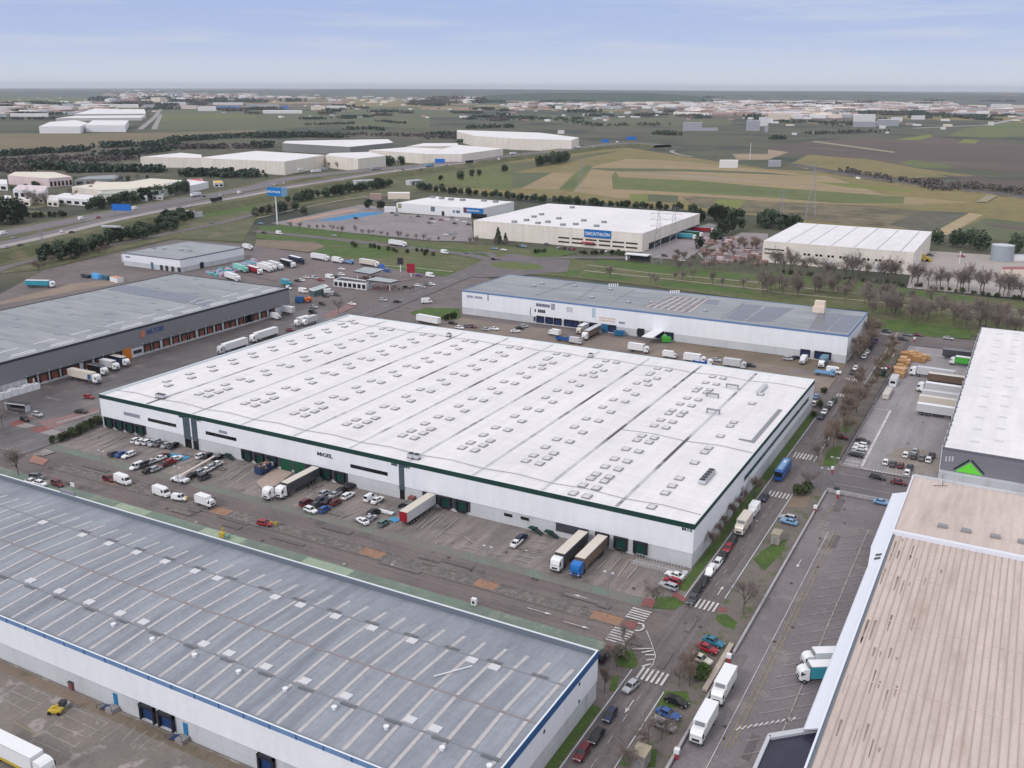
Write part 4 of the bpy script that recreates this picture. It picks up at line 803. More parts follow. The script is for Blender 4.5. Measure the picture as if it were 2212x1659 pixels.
field('verge', q(0, 1, (0, 1300), (260, 1240), (1200, 1380), (2212, 1440)) + q(0, 2, (600, 1560), (1700, 1640)) + q(1, 3, (0, 170), (2300, 400), (2300, 720), (1000, 650), (850, 480)) + q(1, 2, (2212, 400), (1000, 240), (300, 170)) + q(1, 1, (1900, 130), (1640, 180), (1100, 90), (300, -60), (0, -170)), mat('park_grass', lin(94, 98, 62), lin(84, 92, 56), s=.03, c3=lin(110, 102, 86), p3=(.5, .66), fine=.2, fs=.3))
for r, c, p in ((0, 1, ((0, 1270), (300, 1255), (1200, 1370), (1200, 1400), (100, 1320))), (0, 1, ((1200, 1420), (2000, 1480), (2030, 1530), (1900, 1545), (1600, 1480))), (0, 1, ((600, 1440), (1100, 1450), (1250, 1470), (1150, 1530), (500, 1530))), (1, 1, ((1080, 90), (1400, 80), (1800, 150), (1780, 185), (1300, 130))),
                (1, 2, ((410, 150), (480, 115), (600, 135), (560, 175))), (1, 2, ((590, 180), (650, 140), (1050, 185), (1000, 220))), (1, 2, ((1260, 215), (1700, 250), (2100, 310), (2080, 335), (1300, 265))), (1, 2, ((700, 60), (760, 30), (1300, 80), (2212, 190), (2200, 225), (1100, 140))), (0, 2, ((150, 1470), (330, 1450), (560, 1500), (300, 1545), (170, 1510))), (1, 3, ((960, 560), (1100, 560), (1750, 640), (1750, 720), (1250, 690), (950, 620))), (1, 3, ((0, 130), (900, 240), (1900, 380), (1900, 410), (800, 300), (0, 200))), (0, 1, ((0, 1340), (500, 1370), (1080, 1430), (600, 1430), (0, 1370)))): field('grass', q(r, c, *p), grass)
field('bare_earth', q(0, 1, (0, 1380), (500, 1400), (600, 1440), (450, 1490), (0, 1440)), brown)
field('car_park', q(0, 1, (130, 1240), (900, 1080), (1150, 1110), (1250, 1160), (1860, 1190), (1880, 1400), (1500, 1390), (700, 1310)), lot)
field('sports_court', q(0, 1, (540, 1215), (900, 1150), (1120, 1140), (1050, 1165), (700, 1220)), mat('blue_court', lin(60, 116, 160), lin(76, 140, 190), s=.03, fine=.03))
field('sports_court', q(0, 1, (270, 1220), (820, 1120), (900, 1125), (600, 1175), (320, 1235)), mat('terracotta_court', lin(180, 146, 130), lin(168, 136, 122), s=.05))
field('yard', q(0, 2, (1090, 1490), (1700, 1240), (1900, 1290), (1500, 1560), (1200, 1540)), lot); field('yard', q(0, 3, (1240, 1659), (1390, 1480), (2300, 1540), (2300, 1900), (1200, 1800)), mat('pale_yard', lin(172, 164, 160), lin(154, 146, 142), s=.03, c3=lin(150, 138, 132)))
field('yard', q(0, 2, (1600, 1500), (1980, 1320), (2212, 1330), (2212, 1500), (1700, 1600)), lot)
field('roundabout', gp(0, 1, (1800, 1640), (2000, 1540)) + gp(0, 2, (-140, 1540), (0, 1500), (170, 1530), (500, 1560), (480, 1659)) + gp(1, 2, (300, 150), (0, 180)) + gp(1, 1, (1900, 190), (1780, 130)), asphalt)
cx, cy = -229, 338
field('roundabout_island', blob(cx + 1, cy - 2, 19, 12), mat('island_grass', lin(96, 110, 58), lin(90, 98, 62), s=.1, c3=lin(112, 104, 76)))
m = M()
for r, c, p, wd in ((0, 1, ((0, 1310), (600, 1370), (1300, 1450), (1800, 1510), (2080, 1570)), 9), (0, 2, ((-100, 1560), (400, 1540), (900, 1540), (1200, 1540)), 8), (0, 1, ((1800, 1500), (2000, 1500), (2080, 1560)), 6), (0, 1, ((900, 1000), (1150, 1060), (1300, 980)), 5), (0, 0, ((-200, 1760), (0, 1640), (300, 1560), (700, 1480), (1100, 1400), (1500, 1320), (1900, 1240), (2212, 1160)), 8)):
    ribbon(m, smooth_line(gp(r, c, *p)), wd, asphalt, .36)
for c, p in ((2, ((620, 130), (1300, 200), (2212, 300))), (2, ((650, 80), (1200, 150), (2212, 240))), (3, ((0, 310), (900, 400), (2212, 540))), (3, ((160, 265), (1200, 375), (2212, 480))), (1, ((1090, 85), (1400, 110), (1700, 140)))): ribbon(m, smooth_line(gp(1, c, *p)), 2.2, mat('gravel_path', lin(160, 152, 134), lin(146, 138, 122), s=.2), .37)
ribbon(m, smooth_line(gp(0, 1, (0, 1200), (400, 1110), (700, 1050), (950, 1010))), 3, mat('gravel_path', None, None), .37)
struct('road', m)
m = M(); ribbon(m, smooth_line(gp(0, 3, (200, 730), (500, 790), (900, 855), (1400, 925), (1900, 980), (2400, 1050))), 16, mat('railway_ballast', lin(92, 86, 90), lin(80, 76, 82), s=.05), 1.5, skirt=3, smt=fbrown); struct('railway', m)
struct('track', ribbon(M(), gp(0, 3, (1840, 1060), (1940, 1000)), 10, mat('pale_track', None), .7))
ribbon(mm := M(), gp(0, 3, (1250, 420), (1900, 390), (2300, 310)), 22, mat('pale_motorway', lin(168, 164, 164), lin(156, 152, 154), s=.02), .8); struct('road', mm)
ribbon(mm := M(), smooth_line(gp(0, 2, (1400, 610), (1380, 625), (1450, 650), (1560, 670))), 9, concrete, .8); struct('road', mm)
ribbon(mm := M(), gp(0, 0, (1210, 430), (1330, 330), (1400, 240)), 16, concrete, .8); ribbon(mm, gp(0, 0, (1330, 430), (1390, 300)), 14, concrete, .8); struct('road', mm)
# motorway on its bank
far_l = smooth_line(gp(0, 0, (-700, 1450), (0, 1330), (600, 1220), (1200, 1110), (1800, 1000), (2212, 925), z=5) + gp(0, 1, (300, 850), (900, 785), (1400, 740), (1900, 690), z=5) + gp(0, 2, (0, 650), (300, 620), (700, 570), (1000, 545), (1300, 560), z=5))
near_l = smooth_line(gp(0, 0, (-700, 1580), (0, 1440), (500, 1330), (1000, 1210), (1500, 1110), (2212, 985), z=5) + gp(0, 1, (300, 925), (700, 862), (1100, 800), (1500, 750), (1900, 705), z=5))
mid = smooth_line([tuple((Vector(far_l[int(i * (len(far_l) - 1) / 24)]) + Vector(near_l[min(int(i * (len(far_l) - 1) / 24), len(near_l) - 1)])) / 2) for i in range(0, 14)])
m = M(); ribbon(m, near_l, 46, verge, 4.9, off=6, skirt=10, smt=verge); struct('embankment', m)
m = M(); ribbon(m, far_l, 40, verge, 4.85, skirt=8, smt=verge); struct('embankment', m)
m = M(); ribbon(m, far_l, 23, mat('motorway_asphalt', lin(124, 117, 122), lin(110, 104, 110), s=.01), 5.0); ribbon(m, near_l, 10, mat('motorway_concrete', lin(164, 156, 156), lin(148, 140, 142), s=.01), 5.02); ribbon(m, near_l, 9, mat('motorway_asphalt', None), 5.01, off=10.5); struct('road', m)
m = M(); ribbon(m, far_l, .5, paint_fade, 5.06, 0); ribbon(m, far_l, .4, paint_fade, 5.06, 11); ribbon(m, far_l, .4, paint_fade, 5.06, -11); struct('road_marking', m)
for r, c, x, y, lab in ((0, 0, 965, 1300, 'concrete underpass with dark opening under the motorway, left of another'), (0, 0, 1605, 1165, 'dark underpass under the motorway beside the light grey ramp road')):
    a = g(r, c, x, y, 2.5); t = thing('underpass', lab, 'underpass', (*a, 0), math.atan2(1, -.32) + math.pi / 2, 'motorway underpasses')
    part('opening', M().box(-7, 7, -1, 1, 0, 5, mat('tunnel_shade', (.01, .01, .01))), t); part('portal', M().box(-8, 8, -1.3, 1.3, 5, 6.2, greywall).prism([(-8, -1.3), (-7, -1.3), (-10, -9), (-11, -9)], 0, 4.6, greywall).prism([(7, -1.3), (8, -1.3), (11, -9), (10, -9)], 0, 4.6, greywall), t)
for x0, x1, y in ((850, 1010, 880), (1310, 1420, 880)):
    a, b = Vector(g(0, 1, x0, y, 4)), Vector(g(0, 1, x1, y - 8, 4)); d = b - a
    t = thing('road_bridge', 'low concrete road bridge over the link road, ' + ('nearer the white sports store' if x0 > 1000 else 'left of the bare trees'), 'bridge', (*a, 0), math.atan2(d.y, d.x))
    part('deck', M().box(0, d.length, -4, 4, 4.2, 5.6, greywall), t); part('abutment', M().box(0, 3, -4, 4, 0, 4.2, greywall), t); part('abutment', M().box(d.length - 3, d.length, -4, 4, 0, 4.2, greywall), t); part('pier', M().box(d.length / 2 - .6, d.length / 2 + .6, -3, 3, 0, 4.2, greywall), t)
# ------------------------------------------------------------------ sports stores and the cream warehouses
st, ox, oy = hall('sports_store', 'large cream sports store with blue DECATHLON sign over its window rows', rect(-314, -177.5, 427, 554), 13.2, cream, roofwhite, cream, .6, cap=white, roofdrop=.2, cat='store')
yl = 427 - oy
X0, Z0 = onY(0, 2, 625, 1375, 427); X1_, Z1 = onY(0, 2, 858, 1315, 427)
t = part('sign_panel', M().box(X0 - ox, X1_ - ox, yl - .5, yl, 7.6, 13.2, pl('sign_blue', 30, 108, 178)), st)
text('DECATHLON', 3.15, pl('sign_white', 236, 240, 246), st, face_front(X0 - ox + .9, yl - .6, 9.2), bold=.015)
for z in (5.0, 2.0):
    for i in range(6):
        a = onY(0, 2, 400 + i * 117, 1390, 427)[0]; part('window', M().box(a - ox, a + 8.8 - ox, yl - .06, yl + .1, z, z + 1.2, mat('brown_glass', (.06, .05, .05), rough=.2)), st)
part('red_awning', M().box(onY(0, 2, 610, 1430, 427)[0] - ox, onY(0, 2, 710, 1430, 427)[0] - ox, yl - 2.5, yl, 3.3, 4.2, pl('faded_red', 176, 84, 92)), st)
part('loading_bay_shade', M().box(-177.6 - ox, -177.4 - ox, 440 - oy, 553 - oy, .1, 4.6, dockdark), st)  # flat dark band: shade under the loading canopy painted on the wall
for x, y in ((190, 1185), (225, 1240), (310, 1230), (405, 1200), (440, 1255), (550, 1250), (620, 1218), (730, 1265), (795, 1232), (20, 1230), (125, 1215), (255, 1165), (520, 1105)):
    a, b = g(0, 2, x, y, 13.2); part('roof_unit', M().box(a - ox - 1.6, a - ox + 1.6, b - oy - 1.6, b - oy + 1.6, 12.8, 14.6, midgrey, lightgrey), st)
st2, ox, oy = hall('white_sports_store', 'white sports store with blue DECATHLON sign beside its car park', rect(-454, -366, 525, 588), 8.4, mat('white_store_wall', lin(232, 232, 236), lin(226, 226, 230), s=.05), roofwhite, None, .4, roofdrop=.15, cat='store')
yl = 525 - oy
X0 = onY(0, 1, 1795, 1150, 525)[0] - ox; X1_ = onY(0, 1, 1965, 1150, 525)[0] - ox
part('sign_panel', M().box(X0, X0 + 3, yl - .5, yl, 4.2, 8.8, pl('sign_red_brown', 110, 60, 70)).box(X0 + 3, X1_, yl - .5, yl, 4.2, 8.8, pl('sign_blue', 30, 108, 178)), st2)
text('DECATHLON', 2.1, pl('sign_white', 236, 240, 246), st2, face_front(X0 + 3.5, yl - .6, 5.7), bold=.015)
for x0, x1, z0, z1, mt in ((1510, 1545, 3.2, 7.4, slate), (1700, 1720, 3.4, 5.6, midgrey), (1730, 1762, 3.4, 5.6, pl('small_blue_sign', 70, 110, 150)), (1228, 1258, 4.0, 8.0, pl('olive_sign', 150, 150, 120))):
    a, b = (onY(0, 1, v, 1120, 525)[0] - ox for v in (x0, x1)); part('sign_panel', M().box(a, b, yl - .2, yl, z0, z1, mt), st2)
a, b = (onY(0, 1, v, 1180, 525)[0] - ox for v in (1860, 1995)); part('glazed_entrance', M().box(a, b, yl - .15, yl, .1, 4.0, glass), st2)
a, b = (onY(0, 1, v, 1160, 525)[0] - ox for v in (1604, 1628)); part('door', M().box(a, b, yl - .15, yl, .1, 4, darkgrey), st2)
for x, y in ((1525, 1015), (1605, 1025), (1685, 1035), (1785, 1040), (1970, 1045), (2070, 1055)):
    a, b = g(0, 1, x, y, 8.6); part('roof_unit', M().box(a - ox - 2, a - ox + 2, b - oy - 2, b - oy + 2, 8.2, 10, midgrey), st2)
cw, ox, oy = hall('cream_warehouse', 'cream concrete warehouse with pairs of small square windows behind the bare trees', rect(-94.5, -2, 430.5, 532), 14, cream, roofwhite, cream, .5, cap=white, roofdrop=.2)
yl = 430.5 - oy
for i in range(17):
    a = onY(0, 3, 318 + (i // 2) * 104 + (i % 2) * 35, 1500, 430.5)[0] - ox; part('window', M().box(a - .8, a + .8, yl - .06, yl + .1, 6.6, 8.0, glass), cw)
for z in (8.3, 5.6): part('window_row', M().box(-94.5 - ox + 1, -94.5 - ox + 14, yl - .06, yl + .1, z, z + .9, mat('brown_glass', None)), cw)
for x in (545, 735, 945): a = onY(1, 3, x, 110, 430.5)[0] - ox; part('gate', M().box(a - 2.7, a + 2.7, yl - .1, yl + .1, .1, 4.8, white), cw)
for x in range(6): parts('roof_seam', M().box(-80 + x * 14 - ox, -79.7 + x * 14 - ox, 431.5 - oy, 531 - oy, 13.8, 13.95, midgrey), cw)
sg, ox, oy = hall('small_grey_roof_depot', 'small white depot with grey flat roof and four dark doors', rect(-447.5, -397, 214, 269), 8.2, whitewall, roofgrey2, pl('grey_fascia2', 122, 124, 138), .7, greywall, 3, roofdrop=.2, cat='depot')
for x in (1395, 1440, 1490, 1545): a = onY(0, 0, x, 1610, 214)[0] - ox; part('door', M().box(a - 1.3, a + 1.3, 214 - oy - .08, 214 - oy + .05, .1, 3.2, darkgrey), sg)
a = onY(0, 0, 1315, 1600, 214)[0] - ox; part('blue_gate', M().box(a - 1.2, a + 1.2, 214 - oy - .08, 214 - oy + .05, .1, 4.2, pl('steel_blue', 84, 114, 140)), sg)
a = onY(0, 0, 1085, 1525, 214)[0] - ox; part('wall_sign', M().box(a, a + 4, 214 - oy - .08, 214 - oy + .05, 5.4, 6.2, pl('purple_grey_lettering', 108, 108, 132)), sg)
a = onX(1, 0, 1750, 140, -397)[0] - oy; part('door', M().box(-397.1 - ox + 0, -396.9 - ox, a - 1.6, a + 1.6, .1, 3.8, dockdark), sg)
part('lean_to', M().box(-459 - ox, -447.5 - ox, 222 - oy, 240 - oy, 0, 4.6, greywall, white), sg)
for x, y in ((1330, 1455), (1415, 1460), (1565, 1470), (1640, 1475)): a, b = g(0, 0, x, y, 8.2); part('roof_unit', M().box(a - ox - 1.2, a - ox + 1.2, b - oy - 1, b - oy + 1, 7.9, 8.5, midgrey), sg)
# fuel station
a0, a1 = g(1, 1, 670, 260), g(1, 1, 960, 300)
fs_, ox, oy = hall('service_station_shop', 'low white service station building with dark windows and grey roof', [g(1, 1, 670, 205, 4), g(1, 1, 950, 235, 4), g(1, 1, 1000, 215, 4), g(1, 1, 740, 180, 4)], 4, white, darkgrey, None, .5, cat='service station')
ft = ccw([g(1, 1, 670, 205, 4), g(1, 1, 950, 235, 4), g(1, 1, 1000, 215, 4), g(1, 1, 740, 180, 4)])
A, B_ = Vector(g(1, 1, 670, 205, 4)), Vector(g(1, 1, 950, 235, 4)); dd = (B_ - A).normalized()
for i in range(7):
    p = A + (B_ - A) * ((i + .5) / 7) + Vector((dd.y, -dd.x)) * .12; p -= Vector((ox, oy)); e = dd * 1.1
    part('window', M().poly([(*(p - e), .6), (*(p + e), .6), (*(p + e), 3.0), (*(p - e), 3.0)], glass), fs_)
for nm, pts, lab in (('fuel_canopy', ((840, 130), (990, 155), (1110, 115), (940, 95)), 'flat dark edged fuel canopy behind the white service station'), ('fuel_canopy', ((950, 205), (1160, 230), (1240, 210), (1040, 180)), 'flat grey fuel canopy on posts at the right of the service station')):
    f = ccw([g(1, 1, x, y, 5.4) for x, y in pts]); cx = sum(p[0] for p in f) / 4; cy = sum(p[1] for p in f) / 4; f = [(x - cx, y - cy) for x, y in f]
    t = thing(nm, lab, 'canopy', (cx, cy, 0), 0, 'fuel station canopies'); part('roof', M().prism(f, 4.7, 5.4, darkgrey, mat('canopy_top', lin(170, 176, 180), lin(158, 164, 168), s=.1)), t)
    for x, y in inset(f, 2): part('post', M().cyl(x, y, 0, 4.7, .25, white, 8), t)
    for k in (.35, .65): x, y = (Vector(f[0]) * k + Vector(f[2]) * (1 - k)); part('fuel_pump', M().box(x - .5, x + .5, y - .35, y + .35, 0, 1.9, pl('pump_red', 150, 60, 70)), t)
hall('car_wash', 'narrow green roofed car wash beside parked vans', [g(1, 1, 460, 285, 3.5), g(1, 1, 500, 300, 3.5), g(1, 1, 625, 260, 3.5), g(1, 1, 590, 245, 3.5)], 3.6, mat('car_wash_glass', lin(90, 110, 116), lin(70, 90, 96), s=.5, rough=.3), pl('pale_green_roof', 176, 190, 186), white, .5, cat='car wash')
def totem(x, y, h, w_, mt, lab, name='totem_sign', cat='sign', r=1, c=1):
    a = g(r, c, x, y); t = thing(name, lab, cat, (*a, 0), .35); part('post', M().box(-.25, .25, -.2, .2, 0, h - w_, white), t); part('panel', M().box(-w_ * .6, w_ * .6, -.3, .3, h - w_ * 1.4, h, mt), t)
totem(1340, 180, 8, 4, pl('totem_red', 160, 34, 60), 'red totem sign on white post by the fuel station'); totem(1250, 140, 9, 3, pl('totem_dark', 60, 50, 66), 'tall dark totem sign left of the red one'); totem(1090, 140, 5, 2.6, pl('flag_blue', 70, 110, 190), 'blue banner sign behind the fuel canopy')
# blue store pylon sign
a = g(0, 1, 185, 1250); t = thing('pylon_sign', 'tall white pole with blue three sided DECATHLON box sign', 'sign', (*a, 0))
part('pole', M().cyl(0, 0, 0, 24, .55, white, 10), t); part('sign_box', M().box(-7.5, 7.5, -1.2, 1.2, 23.5, 30.5, pl('pylon_blue', 26, 118, 190)).prism([(7.5, -1.2), (9.5, 2.5), (7.5, 6)], 23.5, 30.5, pl('pylon_pale_blue', 130, 170, 200)), t)
text('DECATHLON', 2.2, pl('sign_white', 236, 240, 246), t, face_front(-7.0, -1.3, 26.2), bold=.015)
for r, c, x, y, wd, h, lab in ((0, 0, 1055, 1165, 17, 9, 'wide blue motorway sign beside the dark evergreen belt'), (0, 1, 1590, 745, 14, 10, 'blue motorway sign in front of the far cream sheds'), (0, 2, 805, 560, 14, 10, 'blue motorway sign at the far end of the motorway'), (0, 2, 1030, 545, 20, 12, 'blue gantry sign over the distant motorway junction')):
    a = g(r, c, x, y, 5); t = thing('road_sign', lab, 'sign', (*a, 5), .35, 'blue motorway signs')
    part('panel', M().box(-wd / 2, wd / 2, -.2, .2, h - 5.5, h, pl('sign_motorway_blue', 30, 110, 200)), t)
    for s in (-1, 1): part('post', M().box(s * wd * .35 - .2, s * wd * .35 + .2, -.15, .15, 0, h - 5.5, midgrey), t)
# ------------------------------------------------------------------ far sheds
def shed(lab, h, r_pts, wall=cream, roof=roofwhite, cat='warehouse', name='far_warehouse', low=None):
    hall(name, lab, [g(r, c, x, y, h) for r, c, x, y in r_pts], h, wall, roof, None, .6, roofdrop=.2, cat=cat, group='warehouses beyond the motorway')
shed('long low cream shed beyond the motorway, leftmost of its row', 14, ((0, 0, 1210, 665), (0, 0, 1745, 672), (0, 0, 1740, 645), (0, 0, 1560, 628)))
shed('pale shed with a yellowish end beside the motorway bend', 17, ((0, 0, 1735, 668), (0, 0, 1840, 680), (0, 1, 245, 705), (0, 1, 595, 648), (0, 1, 0, 612), (0, 0, 2120, 622)))
shed('cream shed beside the motorway, right of the pink walled front', 17, ((0, 1, 600, 650), (0, 1, 880, 680), (0, 1, 1120, 655), (0, 1, 980, 620), (0, 1, 640, 632)))
shed('dark grey walled shed behind the cream row', 14, ((0, 1, 225, 545), (0, 1, 580, 565), (0, 1, 810, 578), (0, 1, 1190, 540), (0, 1, 1140, 510), (0, 1, 255, 525)), mat('dull_grey_wall', lin(140, 142, 140), lin(128, 130, 130), s=.03))
shed('white shed with small rooflights behind the motorway trees', 15, ((0, 1, 975, 605), (0, 1, 1430, 635), (0, 1, 1750, 600), (0, 1, 1300, 580)))
shed('white roofed shed at the right end of the cream row', 16, ((0, 1, 1430, 640), (0, 1, 1780, 640), (0, 1, 2135, 592), (0, 1, 1740, 560)))
shed('pale shed peeping over the row behind', 10, ((0, 1, 1300, 575), (0, 1, 1750, 570), (0, 1, 1740, 545), (0, 1, 1450, 545)))
shed('large white warehouse at the motorway junction', 20, ((0, 1, 1735, 445), (0, 1, 1885, 482), (0, 2, 0, 505), (0, 2, 515, 520), (0, 2, 578, 497), (0, 2, 240, 455), (0, 1, 1740, 432)))
shed('white building with long sloping end far on the left plain', 16, ((0, 0, 335, 402), (0, 0, 690, 402), (0, 0, 760, 370), (0, 0, 650, 345), (0, 0, 430, 362)), white)
shed('white box building right of the sloping one on the left plain', 16, ((0, 0, 735, 390), (0, 0, 1080, 392), (0, 0, 1110, 348), (0, 0, 800, 348)), white)
shed('long pale shed behind the two white buildings on the plain', 11, ((0, 0, 640, 295), (0, 0, 1260, 290), (0, 0, 1250, 252), (0, 0, 820, 245)), cream2)
shed('pale shed at the road fork on the left plain', 9, ((0, 0, 480, 330), (0, 0, 1220, 325), (0, 0, 1260, 305), (0, 0, 640, 310)), cream2)
shed('pinkish walled shop front with red strip beside the motorway', 7, ((0, 1, 230, 720), (0, 1, 600, 690), (0, 1, 560, 670), (0, 1, 240, 690)), mat('pink_wall', lin(198, 176, 168), lin(188, 166, 158), s=.05))
# commercial cluster left of the motorway
RC = random.Random(21); ORDS = ['first', 'second', 'third', 'fourth', 'fifth', 'sixth', 'seventh', 'eighth', 'ninth', 'tenth', 'eleventh', 'twelfth', 'thirteenth', 'fourteenth', 'fifteenth', 'sixteenth']
def lowblock(lab, h, pts, wall, roof, win=3):
    f = ccw([g(0, 0, x, y, h) for x, y in pts]); hall('commercial_building', lab, f, h, wall, roof, None, .5, roofdrop=.2, cat='building', group='commercial buildings left of the motorway')
    t = [o for o in COL.objects if o.name.startswith('commercial_building')][-1]; ox, oy = t.location.x, t.location.y
    e = sorted([(Vector(f[i]), Vector(f[(i + 1) % len(f)])) for i in range(len(f))], key=lambda ab: (ab[0] + ab[1]).dot(Vector((CF.x, CF.y))))[0]
    for i in range(win):
        p = e[0] + (e[1] - e[0]) * ((i + .5) / win); d = (e[1] - e[0]).normalized(); nn = Vector((d.y, -d.x)); p = p + nn * .15 - Vector((ox, oy)); wd = (e[1] - e[0]).length / win * .3
        part('window', M().poly([(*(p - d * wd), 1), (*(p + d * wd), 1), (*(p + d * wd), h * .62), (*(p - d * wd), h * .62)], glass), t)
redroof = pl('red_roof', 176, 104, 108)
lowblock('pink and white store with pale arched roof at the left', 10, ((65, 825), (420, 850), (620, 835), (470, 795), (130, 792)), mat('pink_store', lin(226, 206, 208), lin(214, 194, 196), s=.05), pl('cream_roof', 218, 210, 196), 6)
lowblock('white building with red letters left of the pale sheds', 8, ((110, 945), (380, 960), (410, 915), (160, 905)), white, pl('white_red_roof', 214, 196, 198), 5)
lowblock('low white building with blue sign beside the motorway trees', 6, ((430, 1010), (760, 1035), (850, 1000), (560, 975)), white, roofwhite, 5)
lowblock('long pale shed with cream roof in the commercial strip', 8, ((620, 920), (860, 950), (1460, 930), (1380, 880), (900, 880)), cream, pl('cream_roof', 218, 210, 196), 4)
lowblock('grey green shed standing behind the cream roof', 8, ((850, 985), (1200, 975), (1500, 930), (1300, 925), (900, 960)), mat('green_grey_wall', lin(172, 178, 166), lin(160, 166, 156), s=.05), pl('olive_roof', 176, 176, 164), 4)
lowblock('white shed with red front beside the yellow kiosk', 7, ((1440, 905), (1640, 915), (1800, 880), (1620, 860)), white, roofwhite, 3)
lowblock('small building with bright red roof', 6, ((1640, 880), (1760, 880), (1740, 852), (1630, 855)), white, pl('bright_red', 186, 58, 72), 2)
lowblock('small yellow roofed kiosk at the end of the strip', 5, ((1850, 890), (1930, 885), (1910, 868), (1840, 870)), white, pl('yellow_roof', 214, 172, 60), 2)
lowblock('grey pavilion behind the pink store', 7, ((640, 860), (1000, 850), (1060, 815), (760, 830)), mat('pav', lin(150, 156, 156), lin(138, 146, 146), s=.1), roofgrey2, 4)
lowblock('white low block cut by the left edge of the view', 7, ((-80, 890), (60, 900), (60, 860), (-80, 855)), white, roofwhite, 2)
lowblock('pale flat shed with white end by the red roof', 7, ((1070, 885), (1400, 895), (1640, 870), (1300, 850)), white, pl('cream_roof', 218, 210, 196), 4)
for i, x in enumerate(sorted(RC.uniform(20, 1650) for _ in range(16))):
    y = RC.uniform(0, 1); yy = 905 + 120 * y - (x - 400) * .03; s_ = RC.uniform(60, 130); hh = RC.uniform(4, 7)
    if x < 420 and yy > 900: yy = 1010 + 30 * y
    lowblock(f'small {["white", "pale", "grey roofed", "cream"][i % 4]} workshop in the commercial strip, {ORDS[i]} from the left', hh, ((x, yy), (x + s_, yy + 6), (x + s_ * 1.15, yy - 16), (x + s_ * .2, yy - 22)), [white, cream, cream2, cream][i % 4], [roofwhite, roofwhite, roofgrey2, pl('cream_roof', 218, 210, 196)][i % 4], 2)
# ------------------------------------------------------------------ far town, hills
def farbox(r, c, x0, x1, yb, hpx, wall, roof, lab, depth=.5, cat='building', name='distant_building', group='far pale buildings on the plain'):
    a, b = Vector(g(r, c, x0, yb)), Vector(g(r, c, x1, yb)); dist = (a - Vector((CP.x, CP.y))).length; h = hpx * .25 * dist / FPX * 1.02
    v = ((a + b) / 2 - Vector((CP.x, CP.y))).normalized() * (b - a).length * depth
    o = (a + b) / 2; f = ccw([tuple(p - o) for p in (a, b, b + v, a + v)])
    return solid(name, M().prism(f, 0, h, wall, roof), lab, cat, (*o, 0), 0, group)
pw = mat('far_white', lin(226, 224, 226), rough=.8); pcr = mat('far_cream', lin(226, 212, 198), rough=.8); ppk = mat('far_pink', lin(170, 146, 140), rough=.8); pg = mat('far_grey', lin(168, 170, 178), rough=.8); pb = mat('far_blue', lin(90, 130, 190), rough=.8)
